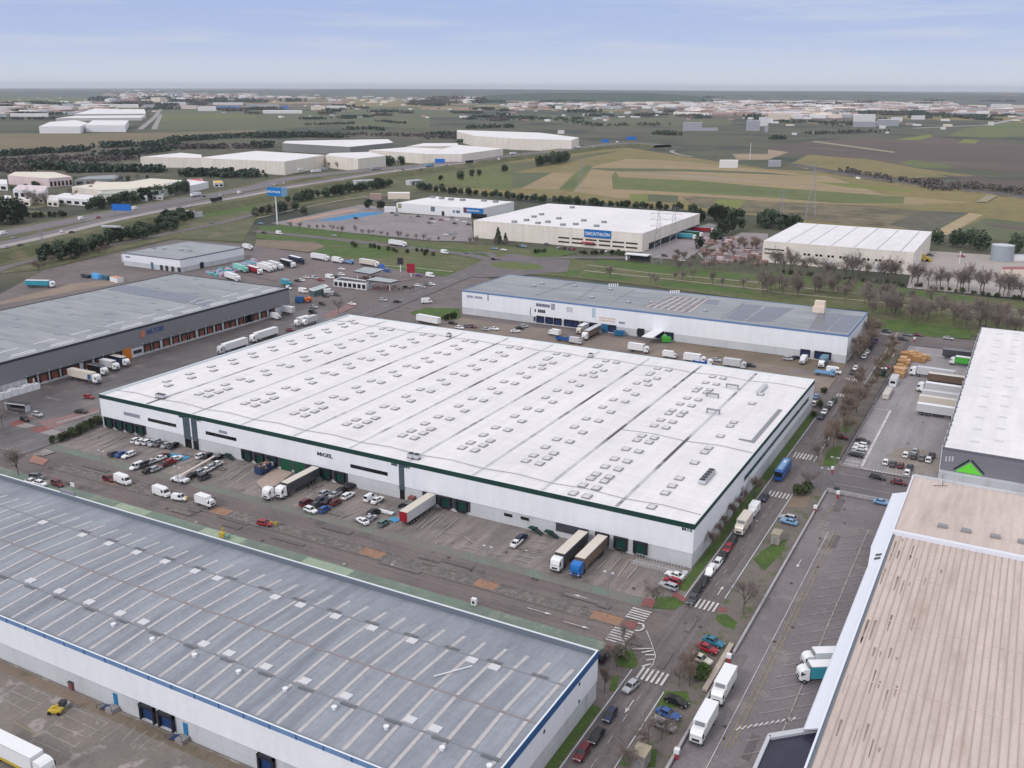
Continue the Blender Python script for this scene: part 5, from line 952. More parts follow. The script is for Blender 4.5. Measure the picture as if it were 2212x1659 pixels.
FB = [(0, 0, 0, 330, 258, 22, pcr, pw, 'long pale shed on the left horizon plain'), (0, 0, 330, 700, 262, 20, pw, pw, 'long white shed right of the pale one'), (0, 0, 700, 1200, 240, 22, pw, pw, 'white shed before the left road fork'), (0, 0, 90, 420, 318, 20, pw, pw, 'white shed left of the white pair'), (0, 0, 0, 60, 320, 24, pg, pw, 'grey shed at the left edge'),
      (0, 0, 1390, 1610, 215, 20, pw, pw, 'white shed right of the road fork'), (0, 0, 1560, 1700, 252, 26, pcr, pw, 'cream shed below the apartment towers'), (0, 0, 1710, 1870, 268, 34, pw, pw, 'bright white shed below the towers'), (0, 0, 1880, 2070, 258, 28, pb, pg, 'blue sided shed below the towers'), (0, 0, 1840, 2100, 215, 16, pw, pw, 'white sheds beside the blue one'), (0, 0, 2130, 2212, 236, 22, pg, pw, 'grey shed right of the blue one'),
      (0, 0, 1250, 1340, 244, 26, pg, pw, 'grey block at the road fork'), (0, 1, 0, 200, 245, 26, pg, pw, 'long grey white shed behind fields'), (0, 1, 60, 400, 290, 22, pw, pw, 'low white strip of sheds'), (0, 1, 220, 280, 255, 26, pb, pb, 'small blue shed on the plain'), (0, 1, 475, 600, 262, 34, pcr, pw, 'cream shed on the central plain'), (0, 1, 610, 780, 264, 36, pw, pw, 'white shed with dark end on the central plain'), (0, 1, 500, 550, 145, 16, pw, pw, 'white speck of a building'), (0, 1, 820, 880, 130, 14, pw, pw, 'white building on the far ridge'),
      (0, 2, 1475, 1640, 440, 66, pg, pg, 'large pale grey works building'), (0, 2, 1640, 1780, 440, 22, pg, pg, 'low wing beside the pale grey works'), (0, 2, 2020, 2140, 440, 80, pg, pw, 'tall grey office block in the distance'), (0, 2, 2130, 2212, 400, 70, pw, pw, 'white tower beside the grey office block'), (0, 2, 2180, 2212, 450, 50, pg, pg, 'grey wing right of the tower'), (0, 2, 395, 452, 465, 28, pw, pw, 'white sign box on the junction warehouse side'), (0, 2, 970, 1030, 292, 16, pw, pw, 'white house in the mid plain'), (0, 2, 1230, 1300, 292, 18, pw, pw, 'white farm block in the mid plain'), (0, 2, 1430, 1600, 305, 16, pcr, pw, 'pinkish strip of low houses'), (0, 2, 2010, 2200, 300, 22, pw, pw, 'white shed on the town edge'),
      (0, 2, 1790, 1950, 760, 60, pw, pw, 'small white plant building in the fields'), (0, 3, 735, 925, 352, 46, pw, pw, 'white office campus block'), (0, 3, 730, 930, 408, 44, pg, pw, 'grey front wing of the office campus'), (0, 3, 940, 1130, 400, 50, pg, pw, 'right wing of the office campus'), (0, 3, 1060, 1160, 360, 32, pw, pw, 'upper white wing of the campus'), (0, 3, 960, 1015, 420, 22, pw, pw, 'small white cube before the campus'), (0, 3, 1235, 1355, 342, 28, pw, pw, 'white block right of the campus'), (0, 3, 1190, 1490, 234, 22, pw, pw, 'long white shed in the far town'), (0, 3, 1920, 2100, 248, 32, pw, pw, 'white sheds at the right horizon'), (0, 3, 2100, 2300, 250, 26, pcr, pw, 'cream sheds at the right horizon'), (0, 3, 1900, 1930, 318, 18, pw, pw, 'white house under the right horizon'),
      (0, 3, 0, 190, 345, 46, pcr, pcr, 'cream blocks at the town edge'), (0, 3, 220, 300, 335, 26, pw, pw, 'white block at the town edge'), (0, 3, 390, 520, 325, 24, pw, pw, 'white arched shed at the town edge'), (0, 3, 0, 40, 372, 34, pw, pw, 'white round tank at the town edge'), (0, 3, 205, 250, 475, 16, pw, pw, 'small white hut by the wooded strip'), (0, 3, 355, 400, 466, 18, pw, pw, 'white hut right of the wooded strip'), (0, 3, 1015, 1045, 462, 14, pw, pw, 'tiny white hut beside the ploughed land'), (0, 3, 1490, 1535, 428, 18, pw, pw, 'white lorry sized hut by the far road'), (0, 3, 1900, 1950, 392, 26, pw, pg, 'white hut beside the far road'), (0, 3, 0, 110, 750, 50, pg, pg, 'grey signal building beside the railway'),
      (0, 1, 985, 1085, 1035, 48, ppk, ppk, 'brick pink hut behind the sports field'), (0, 1, 1140, 1330, 1030, 50, pcr, pw, 'cream farm shed behind the white sports store'), (0, 1, 1110, 1210, 1145, 44, pw, pw, 'white portable cabin beside the white sports store'), (0, 3, 2010, 2300, 1710, 66, pcr, pl('brick_red', 150, 84, 90), 'red and white building at the right edge'), (0, 3, 2090, 2212, 1565, 46, pw, pg, 'low grey roofed block behind the silo')]
for q_ in FB: farbox(*q_)
for x, w_ in ((1450, 24), (1490, 24), (1530, 26), (1560, 24)): farbox(0, 0, x, x + w_, 152, 66, pg, pw, {1450: 'leftmost of four slim apartment towers on the horizon', 1490: 'second slim apartment tower from the left on the horizon', 1530: 'third slim apartment tower from the left on the horizon', 1560: 'rightmost of four slim apartment towers on the horizon'}[x], 1, 'tower block', 'apartment_tower', 'apartment towers on the horizon')
a = g(0, 3, 2015, 1560); t = thing('storage_tank', 'large grey cylindrical tank beyond the pale yard', 'tank', (*a, 0)); part('shell', M().cyl(0, 0, 0, 10.5, 7, mat('tank_steel', lin(160, 168, 176), lin(150, 158, 166), s=.2), 28), t, smooth=False); part('roof', M().cyl(0, 0, 10.5, 11.3, 7.05, lightgrey, 28, .5), t)
a = g(0, 3, 1650, 1590); t = thing('yard_post', 'slim white post with lamp in the pale yard', 'post', (*a, 0)); part('pole', M().cyl(0, 0, 0, 8, .25, white, 6), t); part('lamp', M().box(-.8, .8, -.3, .3, 8, 8.3, lightgrey), t)
RT = random.Random(5)
tm = M(); tms = [pw, pw, pcr, ppk, ppk, pg, mat('far_brick', lin(146, 122, 116), rough=.8)]
def town(c, x0, x1, y0, y1, n, sz=(14, 60), hh=(5, 16), bias=1.):
    for i in range(n):
        x, y = g(0, c, RT.uniform(x0, x1), y0 + (y1 - y0) * RT.random() ** bias); a = RT.uniform(*sz); b = RT.uniform(*sz) * .5; h = RT.uniform(*hh)
        k = RT.choice(tms); tm.box(x - a, x + a, y - b, y + b, 0, h, k, RT.choice([pw, k, pcr]), bottom=False)
town(2, 0, 2212, 160, 250, 620); town(2, 1500, 2212, 225, 305, 220); town(3, 0, 1600, 195, 270, 620); town(1, 600, 1700, 130, 200, 90, (10, 40)); town(0, 900, 2212, 95, 150, 300, hh=(8, 30)); town(3, 1400, 2212, 240, 300, 90); town(3, 0, 700, 260, 330, 140); town(0, 900, 2212, 110, 190, 300, hh=(8, 30)); town(1, 0, 600, 120, 170, 110); town(0, 0, 900, 200, 300, 80); town(1, 1700, 2212, 150, 200, 120); town(3, 0, 900, 170, 200, 120)
town(0, 0, 2212, 150, 300, 60, (5, 16), (3, 7), 1.6); town(1, 0, 2212, 180, 330, 60, (5, 16), (3, 7), 1.6); town(2, 0, 2212, 240, 360, 80, (5, 18), (3, 8), 1.6); town(3, 0, 2212, 260, 400, 60, (5, 16), (3, 7), 1.6)
tag(link('distant_town', tm.mesh('distant_town')), 'far town of small pale and brick buildings spread under the horizon', 'town', None, 'stuff')
RF = random.Random(17); fmix = [fgreen2, fgreen, folive, ftan, fplough, fbrown, scrub, mat('far_green', lin(70, 84, 62), lin(62, 76, 58), s=.003), mat('far_dark_scrub', lin(66, 70, 60), lin(58, 64, 56), s=.004)]
FZ[0] += .05; fz0 = FZ[0]
for i in range(170):
    c_ = RF.randrange(4); x, y = RF.uniform(-100, 2300), 165 + 160 * RF.random() ** 1.3
    if c_ == 0 and y > 250: continue
    a_ = Vector(g(0, c_, x, y)); dist = (a_ - Vector((CP.x, CP.y))).length; v_ = (a_ - Vector((CP.x, CP.y))).normalized(); h_ = Vector((v_.y, -v_.x)); sw, sd_ = dist * RF.uniform(.03, .12), dist * RF.uniform(.03, .1); sk = RF.uniform(-.5, .5)
    p_ = [a_ - h_ * sw - v_ * sd_, a_ + h_ * sw - v_ * sd_, a_ + h_ * sw * RF.uniform(.7, 1.1) + v_ * sd_ + h_ * sw * sk, a_ - h_ * sw * RF.uniform(.7, 1.1) + v_ * sd_ + h_ * sw * sk]
    FZ[0] = fz0 - .045 - RF.random() * .004 + i * .0002
    sheet('field', [tuple(p) for p in p_], RF.choice(fmix), -.055 + i * .0003)
def ridge(pts, dist, depth, mt, name='hills'):
    """a long hill: skyline measured in the photograph, given real distance, height and depth"""
    m = M(); rows = []
    for px, py in pts:
        d = CF + CR * ((px - 1106) / FPX) - CU * ((py - 829.5) / FPX); hd = Vector((d.x, d.y)); k = dist / hd.length; z = CP.z + d.z * k; dv = hd.normalized()
        p = Vector((CP.x, CP.y)) + hd * k; rows.append([(*(p - dv * depth), -1), (*(p - dv * depth * .6), z * .3), (*(p - dv * depth * .25), z * .75), (*p, z), (*(p + dv * depth * .5), z * .8), (*(p + dv * depth * 1.5), -1)])
    for A_, B2 in zip(rows, rows[1:]):
        for i in range(5): m.poly([A_[i], B2[i], B2[i + 1], A_[i + 1]], mt)
    struct(name, m)
hillm = mat('wooded_hills', lin(78, 86, 80), lin(98, 100, 92), s=.002, c3=lin(62, 74, 70), p3=(.5, .6), fine=.1, fs=.01)
darkhill = mat('dark_wooded_hill', lin(54, 70, 60), lin(64, 80, 66), s=.004, fine=.2, fs=.02)
RH = random.Random(9)
ridge([(x, y + RH.uniform(-.5, .5)) for x, y in [(-200, 198), (0, 197.5), (150, 197), (300, 197), (380, 196.5), (500, 195.5), (620, 195), (740, 193.6), (880, 193), (1000, 193.2), (1106, 194), (1250, 195), (1400, 196), (1500, 197.2), (1600, 197.6), (1700, 197.8), (1820, 197.8), (1900, 199.2), (2000, 201), (2100, 202), (2212, 204), (2400, 206)]], 14500, 5000, hillm)
ridge([(1050, 206), (1150, 201.5), (1250, 200.3), (1330, 200), (1400, 201), (1450, 204), (1500, 207), (1540, 214)], 8200, 1500, darkhill)
ridge([(1480, 207), (1600, 204.5), (1750, 203.5), (1900, 204.5), (2000, 206), (2100, 206.5), (2300, 208)], 10500, 2500, hillm)
ridge([(2150, 208.4), (2165, 206), (2180, 205.4), (2195, 206), (2212, 208)], 11000, 400, mat('reddish_hill', lin(150, 128, 116), rough=.9))
sm = mat('factory_steam', lin(236, 236, 240), rough=1)
# ------------------------------------------------------------------ vehicles
VM = {}
def ringx(x, pts): return [(x, y, z) for y, z in pts]
def car_parts(kind, col):
    """returns [(name, builder, parent index)] in local metres, nose along +X"""
    P_ = paint(col)
    L_, wd, hb, hr, gl = {'hatchback': (4.1, .88, .92, 1.46, (.95, .30, -1.55, -1.98)), 'saloon': (4.6, .9, .92, 1.42, (.85, .15, -1.05, -1.75)), 'estate car': (4.6, .9, .93, 1.48, (.9, .25, -1.95, -2.2)),
                          'off-roader': (4.5, .93, 1.05, 1.68, (.85, .35, -1.75, -2.1)), 'small van': (4.4, .9, 1.05, 1.82, (1.25, .75, -2.05, -2.15)), 'people carrier': (4.5, .92, 1.0, 1.68, (1.3, .5, -1.9, -2.15))}[kind]
    h = L_ / 2
    b = M(); sec = []
    for x, zt, k in ((h, .62, .80), (h - .12, .76, .90), (h - .9, hb - .06, .98), (gl[0], hb, 1), (-h + .55, hb + .02, 1), (-h + .1, hb - .04, .94), (-h, hb - .3, .86)):
        y = wd * k; sec.append(ringx(x, [(-y * .93, .28), (-y, .45), (-y, zt * .72), (-y * .9, zt), (y * .9, zt), (y, zt * .72), (y, .45), (y * .93, .28)]))
    b.loft(sec[::-1], P_)
    b.frust(gl[2] - .02, gl[1] + .02, wd * .72, hr - .05, gl[2] + .05, gl[1] - .05, wd * .66, hr, P_)
    for s in (-1, 1):
        for xa, xb in ((gl[0], gl[1]), (gl[3], gl[2]), ((gl[1] + gl[2]) / 2, (gl[1] + gl[2]) / 2)): b.tube((xa, s * wd * .90, hb), (xb, s * wd * .71, hr - .03), .055, P_)
        if kind == 'small van': b.poly([(x, y, z) for x, y, z in ((-.1, s * wd * .9, hb), (gl[3], s * wd * .9, hb), (gl[2], s * wd * .73, hr - .04), (-.1, s * wd * .73, hr - .04))][::s], P_)
    g_ = M().frust(gl[3], gl[0], wd * .88, hb - .01, gl[2], gl[1], wd * .70, hr - .04, glass)
    out_ = [('body', b, None), ('windows', g_, None)]
    for sx in (h - .78, -h + .82):
        for s in (-1, 1):
            y = s * (wd - .1); wl = M().cyl(sx, .32, min(y, y + s * .12), max(y, y + s * .12), .32, black, 12, axis='y')
            wl.cyl(sx, .32, min(y + s * .1, y + s * .14), max(y + s * .1, y + s * .14), .19, midgrey, 8, axis='y'); out_.append(('wheel', wl, None))
    for s in (-1, 1):
        y = s * wd * .62
        out_.append(('headlight', M().box(h - .16, h + .01, y - .16, y + .16, .56, .70, domew), None)); out_.append(('tail_light', M().box(-h - .01, -h + .12, y - .14, y + .14, .66, .82, mat('tail_lamp', (.25, .01, .012), rough=.3)), None))
    return out_
def wheelset(out_, xs, y, r=.5, wdt=.3):
    for x in xs:
        for s in (-1, 1):
            a, b = s * y, s * (y - wdt); out_.append(('wheel', M().cyl(x, r, min(a, b), max(a, b), r, black, 12, axis='y').cyl(x, r, min(a, a + s * .02), max(a, a + s * .02), r * .5, midgrey, 8, axis='y'), None))
def cab_parts(P_, x0, ln_, hb=3.5, w_=1.22):
    b = M(); x1 = x0 + ln_
    b.loft([[(x, -y, .7), (x, -y, z * .52), (x, -y * .97, z), (x, y * .97, z), (x, y, z * .52), (x, y, .7)] for x, y, z in ((x0, w_, hb), (x0 + ln_ * .55, w_, hb), (x1 - .25, w_, hb - .35), (x1 - .02, w_ * .97, 2.3), (x1, w_ * .95, 1.3))], P_)
    o = [('cab', b, None), ('windscreen', M().poly([(x1 - .0, -w_ * .88, 1.95), (x1 - .0, w_ * .88, 1.95), (x1 - .24, w_ * .86, hb - .62), (x1 - .24, -w_ * .86, hb - .62)], glass), None)]
    o.append(('grille', M().box(x1 - .05, x1 + .03, -w_ * .6, w_ * .6, 1.0, 1.5, darkgrey), None)); o.append(('bumper', M().box(x1 - .3, x1 + .06, -w_, w_, .45, .8, darkgrey), None))
    for s in (-1, 1):
        o.append(('side_window', M().poly([(x, s * (w_ + .012), z) for x, z in ((x1 - 1.0, 1.95), (x1 - .25, 1.95), (x1 - .4, hb - .75), (x1 - 1.0, hb - .7))][::-s], glass), None))
        o.append(('mirror', M().box(x1 - .35, x1 - .15, s * (w_ + .12) - .1, s * (w_ + .12) + .1, 1.9, 2.7, darkgrey), None)); o.append(('headlight', M().box(x1 - .05, x1 + .05, s * w_ * .78 - .2, s * w_ * .78 + .2, .85, 1.05, domew), None))
    return o
def box_body(x0, x1, w_, z0, z1, side, top=None):
    b = M().box(x0, x1, -w_, w_, z0, z1, side, top or side); e = .05
    for s in (-1, 1): b.box(x0, x1, s * w_ - e / 2, s * w_ + e / 2, z1 - .1, z1 + .04, lightgrey)
    return b
def vparts(kind, c1, c2=None, c3=None):
    P1 = paint(c1); P2 = paint(c2 or c1); P3 = paint(c3 or c2 or c1)
    if kind == 'articulated lorry':
        o = cab_parts(P1, 5.9, 2.3); o.append(('trailer_box', box_body(-8.2, 5.4, 1.27, 1.2, 4.0, P2, P3), None)); o.append(('chassis', M().box(-8, 7.6, -.5, .5, .65, 1.18, darkgrey).box(-3, 1.5, -1.15, 1.15, .5, 1.0, darkgrey), None))
        o.append(('rear_door', M().box(-8.25, -8.19, -1.2, 1.2, 1.25, 3.95, P2), None)); wheelset(o, (7.2, 4.6, -3.6, -4.9, -6.2), 1.25); return o
    if kind == 'semi-trailer':
        o = [('trailer_box', box_body(-6.8, 6.8, 1.27, 1.2, 4.0, P1, P3), None), ('chassis', M().box(-6.6, 6.4, -.5, .5, .65, 1.18, darkgrey).box(-1.6, 2.4, -1.15, 1.15, .5, 1.0, darkgrey).box(4.2, 4.5, -.9, -.7, 0, 1.1, darkgrey).box(4.2, 4.5, .7, .9, 0, 1.1, darkgrey), None), ('rear_door', M().box(-6.87, -6.79, -1.22, 1.22, 1.22, 3.97, P2), None)]
        wheelset(o, (-2.6, -3.9, -5.2), 1.25); return o
    if kind == 'tractor unit':
        o = cab_parts(P1, .8, 2.3); o.append(('chassis', M().box(-2.9, 2.6, -.45, .45, .65, 1.0, darkgrey).cyl(-1.4, 0, 1.0, 1.2, .55, darkgrey, 10), None)); wheelset(o, (2.1, -1.5), 1.22); return o
    if kind == 'box lorry':
        o = cab_parts(P1, 2.9, 1.9, 3.0, 1.15); o.append(('cargo_box', box_body(-4.4, 2.7, 1.25, 1.1, 3.75, P2, P3), None)); o.append(('chassis', M().box(-4.2, 4.4, -.45, .45, .6, 1.08, darkgrey), None)); wheelset(o, (3.9, -2.6), 1.2, .46)
        o.append(('cooling_unit', M().box(2.72, 3.05, -.8, .8, 2.9, 3.7, midgrey), None)); return o
    if kind == 'luton van':
        o = cab_parts(P1, 1.1, 1.9, 2.2, 1.0); o.append(('cargo_box', box_body(-3.1, 1.3, 1.1, .8, 3.0, P2), None)); wheelset(o, (2.0, -1.9), 1.05, .36, .25); return o
    if kind in ('panel van', 'minibus'):
        b = M(); b.loft([[(x, -y, .35), (x, -y, z * .5), (x, -y * .9, z), (x, y * .9, z), (x, y, z * .5), (x, y, .35)] for x, y, z in ((-2.9, .95, 2.5), (-2.8, 1.0, 2.6), (1.2, 1.0, 2.6), (1.75, .99, 2.3), (2.45, .97, 1.35), (2.85, .9, 1.1), (2.95, .84, .8))], P1)
        o = [('body', b, None), ('windscreen', M().poly([(2.46, -.84, 1.37), (2.46, .84, 1.37), (1.79, .80, 2.24), (1.79, -.80, 2.24)], glass), None)]
        for s in (-1, 1): o.append(('side_window', M().poly([(x, s * y, z) for x, y, z in ((1.0, 1.01, 1.45), (2.1, 1.0, 1.45), (1.62, .93, 2.15), (1.0, .95, 2.15))][::-s], glass), None)); o.append(('headlight', M().box(2.8, 2.92, s * .65 - .15, s * .65 + .15, .75, .95, domew), None))
        wheelset(o, (1.9, -1.9), 1.0, .36, .22); return o
    if kind == 'coach':
        b = M(); b.loft([[(x, -y, .4), (x, -y, 1.6), (x, -y * .94, z), (x, y * .94, z), (x, y, 1.6), (x, y, .4)] for x, y, z in ((-5.9, 1.2, 3.2), (-5.7, 1.27, 3.3), (5.3, 1.27, 3.3), (5.8, 1.24, 2.9), (5.95, 1.2, 1.2))], P1)
        o = [('body', b, None), ('windscreen', M().poly([(5.97, -1.1, 1.4), (5.97, 1.1, 1.4), (5.84, 1.1, 2.85), (5.84, -1.1, 2.85)], glass), None), ('roof_panel', M().box(-4.6, 4.6, -.7, .7, 3.3, 3.42, paint('light blue')), None), ('roof_hatch', M().box(-2.5, -1.5, -.4, .4, 3.42, 3.55, white), None)]
        for s in (-1, 1): o.append(('side_windows', M().poly([(x, s * y, z) for x, y, z in ((-5.4, 1.25, 1.75), (5.0, 1.25, 1.75), (5.0, 1.21, 2.8), (-5.4, 1.21, 2.8))][::-s], glass), None))
        wheelset(o, (3.9, -3.6), 1.27, .5); return o
    if kind == 'flatbed lorry':
        o = cab_parts(P1, 2.2, 1.8, 2.9, 1.15); o.append(('load_bed', M().box(-4, 2, -1.2, 1.2, 1.0, 1.25, P2).box(-4, 2, -1.22, -1.16, 1.25, 1.7, P2).box(-4, 2, 1.16, 1.22, 1.25, 1.7, P2).box(-4, -3.94, -1.2, 1.2, 1.25, 1.7, P2), None)); o.append(('chassis', M().box(-3.8, 3.6, -.45, .45, .6, 1.0, darkgrey), None)); wheelset(o, (3.1, -2.6), 1.2, .46); return o
    return car_parts(kind, c1)
def vehicle(kind, c1, loc, rz, label, group=None, c2=None, c3=None, far=False):
    nm = {'hatchback': 'parked_car', 'saloon': 'parked_car', 'estate car': 'parked_car', 'off-roader': 'parked_car', 'people carrier': 'parked_car'}.get(kind, kind.replace(' ', '_').replace('-', '_')); cat = 'car' if nm == 'parked_car' else kind.replace('semi-trailer', 'trailer')
    key = (kind, c1, c2, c3, far)
    if key not in VM:
        ps = vparts(kind, c1, c2, c3)
        if far:
            mm = M()
            for _, b, _p in ps: mm.add(b)
            VM[key] = mm.mesh(nm)
        else: VM[key] = [(n, b.mesh(n)) for n, b, _p in ps]
    z = loc[2] if len(loc) > 2 else .27
    if far: return tag(link(nm, VM[key], None, (loc[0], loc[1], z), rz), label, cat, group)
    t = thing(nm, label, cat, (loc[0], loc[1], z), rz, group)
    for n, me in VM[key]: link(n, me, t)
    return t
ORD = ['first', 'second', 'third', 'fourth', 'fifth', 'sixth', 'seventh', 'eighth', 'ninth', 'tenth', 'eleventh', 'twelfth', 'thirteenth', 'fourteenth', 'fifteenth', 'sixteenth', 'seventeenth', 'eighteenth', 'nineteenth', 'twentieth']
def fleet(place, group, items, far=False, order='from the left', zc=.7, zg=.27):
    """items: (tile row, tile col, x, y, heading degrees, kind, colour[, colour2[, colour3]])"""
    cnt = {}
    look = lambda it: (it[6] + ' ' + it[5]) if len(it) < 8 or it[7] is None else (it[6] + ' and ' + it[7] + ' ' + it[5] if it[7] != it[6] else it[6] + ' ' + it[5])
    for it in items: cnt[look(it)] = cnt.get(look(it), 0) + 1
    seen = {}
    for it in items:
        lk = look(it); seen[lk] = seen.get(lk, 0) + 1
        lk = lk.replace('semi-trailer', 'trailer')
        lab = f'{lk} {place}' if cnt[look(it)] == 1 else f'{ORD[seen[look(it)] - 1]} {lk} {order} {place}'
        big = it[5] in ('articulated lorry', 'semi-trailer', 'box lorry', 'coach', 'tractor unit', 'luton van', 'panel van', 'flatbed lorry')
        x, y = g(it[0], it[1], it[2], it[3], (1.8 if it[5] not in ('luton van', 'panel van') else 1.3) if big else zc)
        vehicle(it[5], it[6], (x, y, zg), rad(it[4]), lab, group, *(it[7:9]), far=far)
S, HB, OR, EC, MV, SV, PV = 'saloon', 'hatchback', 'off-roader', 'estate car', 'people carrier', 'small van', 'panel van'
w_, sl, bk, dg, db, bl, rd_, dr, gy = 'white', 'silver', 'black', 'dark grey', 'dark blue', 'blue', 'red', 'dark red', 'grey'
U, Dn = 90, -90
fleet('in the short row against the white warehouse wall', 'cars against the warehouse wall', [(2, 0, 1180, 212, U, HB, w_), (2, 0, 1228, 222, U, S, w_), (2, 0, 1278, 226, U, HB, w_), (2, 0, 1335, 238, Dn, MV, sl), (2, 0, 1385, 240, U, S, gy), (2, 0, 1448, 252, U, S, sl), (2, 0, 1498, 262, Dn, HB, bk)])
fleet('in the group left of the blue painted bay', 'cars left of the blue bay', [(2, 0, 985, 328, U, HB, dg), (2, 0, 1052, 330, U, S, bl), (2, 0, 1112, 340, Dn, EC, w_)])
fleet('in the packed block beside the blue painted bay', 'cars beside the blue bay', [(2, 0, 1180, 440, Dn, SV, w_), (2, 0, 1250, 420, U, MV, dg), (2, 0, 1322, 392, U, S, sl), (2, 0, 1378, 370, Dn, S, w_), (2, 0, 1418, 345, U, HB, dr), (2, 0, 1290, 468, U, S, bk), (2, 0, 1345, 458, U, HB, sl), (2, 0, 1410, 425, Dn, S, dr), (2, 0, 1475, 397, U, HB, rd_), (2, 0, 1522, 370, U, S, w_)])
fleet('beside the warehouse stair door', 'cars by the stair door', [(2, 0, 1740, 345, U, HB, w_), (2, 0, 1815, 347, U, OR, bk), (2, 0, 1880, 357, U, MV, bk)])
fleet('in the slanting row right of the boom lift', 'cars right of the boom lift', [(2, 0, 1672, 512, U, S, bk), (2, 0, 1735, 485, U, HB, sl), (2, 0, 1790, 465, U, S, w_), (2, 0, 1835, 440, U, HB, sl), (2, 0, 1868, 420, Dn, S, w_), (2, 0, 1768, 528, U, MV, dg)])
fleet('standing along the far side of the front road', 'vans along the front road', [(2, 0, 940, 545, 0, HB, dr), (2, 0, 1060, 550, -4, PV, w_), (2, 0, 1395, 655, -4, PV, w_), (2, 0, 1552, 712, 15, SV, w_), (2, 0, 1775, 745, -4, 'luton van', w_)])
fleet('beyond the grey roof parapet beside the green path', 'cars beside the green path', [(2, 0, 275, 570, 0, S, w_), (2, 0, 320, 530, 20, MV, gy), (2, 0, 352, 585, 0, HB, w_), (2, 0, 498, 588, -5, OR, dr)])
fleet('on the front road by the yellow barrier', None, [(2, 1, 75, 930, 14, HB, rd_)])
fleet('in the dark crowded block of the middle yard', 'cars in the middle yard', [(2, 1, 435, 752, U, MV, dr), (2, 1, 472, 815, -8, HB, w_), (2, 1, 520, 768, U, S, dg), (2, 1, 595, 808, U, HB, bl), (2, 1, 560, 730, U, S, db), (2, 1, 595, 668, U, HB, sl), (2, 1, 630, 738, U, S, bk), (2, 1, 685, 678, U, S, sl), (2, 1, 692, 748, U, HB, dr), (2, 1, 742, 642, U, S, bk), (2, 1, 815, 612, U, OR, bk), (2, 1, 796, 690, U, EC, w_)])
fleet('beside the weedy patch under the glass shaft', 'cars beside the weedy patch', [(2, 1, 985, 710, U, SV, w_), (2, 1, 1050, 728, U, S, w_)])
fleet('left of the blue marked disabled bay', 'cars left of the second blue bay', [(2, 1, 1018, 838, U, OR, bk), (2, 1, 985, 888, U, S, sl), (2, 1, 920, 908, 160, S, w_), (2, 1, 1102, 925, U, HB, 'grey green')])
fleet('in the empty lined yard by the green stairs', 'cars by the green stairs', [(2, 2, 40, 1097, U, S, w_), (2, 2, 80, 1055, U, EC, db)])
fleet('behind the ramp at the warehouse corner', 'cars at the warehouse corner', [(2, 2, 1405, 1378, 170, S, w_), (2, 2, 1385, 1428, 170, HB, rd_), (2, 2, 1350, 1472, 170, EC, sl)])
fleet('parked along the kerb beside the white warehouse', 'cars along the street kerb', [(2, 2, 1560, 1585, Dn, S, dg), (2, 2, 1600, 1510, Dn, HB, bk), (2, 2, 1660, 1430, Dn, S, bk), (2, 2, 1715, 1345, Dn, SV, w_), (2, 2, 1772, 1278, Dn, EC, w_), (2, 2, 1822, 1215, Dn, S, bk), (2, 2, 1865, 1145, Dn, HB, rd_), (2, 2, 1905, 1080, Dn, HB, bk), (2, 2, 2180, 705, Dn, S, db), (1, 3, 460, 1388, Dn, S, db), (1, 3, 486, 1350, Dn, S, w_), (1, 3, 512, 1315, Dn, HB, bk), (1, 3, 535, 1285, Dn, S, w_), (1, 3, 568, 1252, Dn, S, bk)], order='from the nearest')
fleet('standing at the street kerb', None, [(2, 2, 2002, 935, Dn, 'box lorry', 'beige', 'beige'), (2, 2, 2085, 822, Dn, 'luton van', w_)])
fleet('in the far street row by the bare tree screen', 'cars by the tree screen', [(1, 3, 730, 1005, Dn, S, bk), (1, 3, 755, 972, Dn, HB, w_), (1, 3, 830, 872, Dn, HB, w_), (1, 3, 858, 832, Dn, S, w_), (1, 3, 885, 795, Dn, S, bk), (1, 3, 905, 765, Dn, HB, dg), (1, 3, 928, 735, Dn, S, 'purple')], order='from the nearest')
fleet('behind the white warehouse corner', None, [(1, 3, 400, 1275, U, HB, w_), (1, 3, 420, 1215, U, S, 'light blue')])
fleet('on the street rolling over the zebra crossing', None, [(3, 2, 1025, 958, -100, HB, sl)])
fleet('at the kerb beside the grey roofed warehouse', 'cars by the grey roofed warehouse', [(3, 2, 790, 692, U, OR, bk), (3, 2, 845, 1205, Dn, HB, db), (3, 2, 730, 1385, Dn, S, bk), (3, 2, 605, 1530, Dn, EC, dr)])
fleet('in the angled bays by the white boundary wall', 'cars in the angled bays', [(3, 2, 1742, 570, -12, S, 'teal'), (3, 2, 1688, 628, -10, S, rd_), (3, 2, 1635, 722, -10, EC, 'beige'), (3, 2, 1420, 1085, -8, S, bk), (3, 2, 1350, 1195, -8, S, bl), (3, 2, 1308, 1288, -8, EC, sl)])
fleet('driving down the right hand lot', 'box lorries in the right lot', [(3, 2, 1830, 950, Dn, 'box lorry', w_), (3, 2, 1660, 1275, Dn, 'box lorry', w_)], order='from the back')
fleet('backed under the white canopy', 'lorries under the canopy', [(3, 3, 505, 722, 212, 'box lorry', w_, w_), (3, 3, 470, 838, 212, 'box lorry', w_, 'turquoise', w_)])
fleet('parked beside the concrete kiosk', None, [(2, 3, 172, 885, 172, OR, sl), (2, 3, 182, 915, 172, S, 'light blue')])
fleet('on the street beside the grass strip', None, [(2, 3, 128, 465, Dn, 'coach', bl)])
fleet('by the fence of the slab paved yard', 'cars by the yard fence', [(2, 3, 822, 218, -8, S, bk), (2, 3, 805, 252, 172, HB, w_), (2, 3, 795, 282, 172, S, w_), (2, 3, 785, 310, 172, HB, sl), (2, 3, 760, 338, 172, S, bk)], order='from the back')
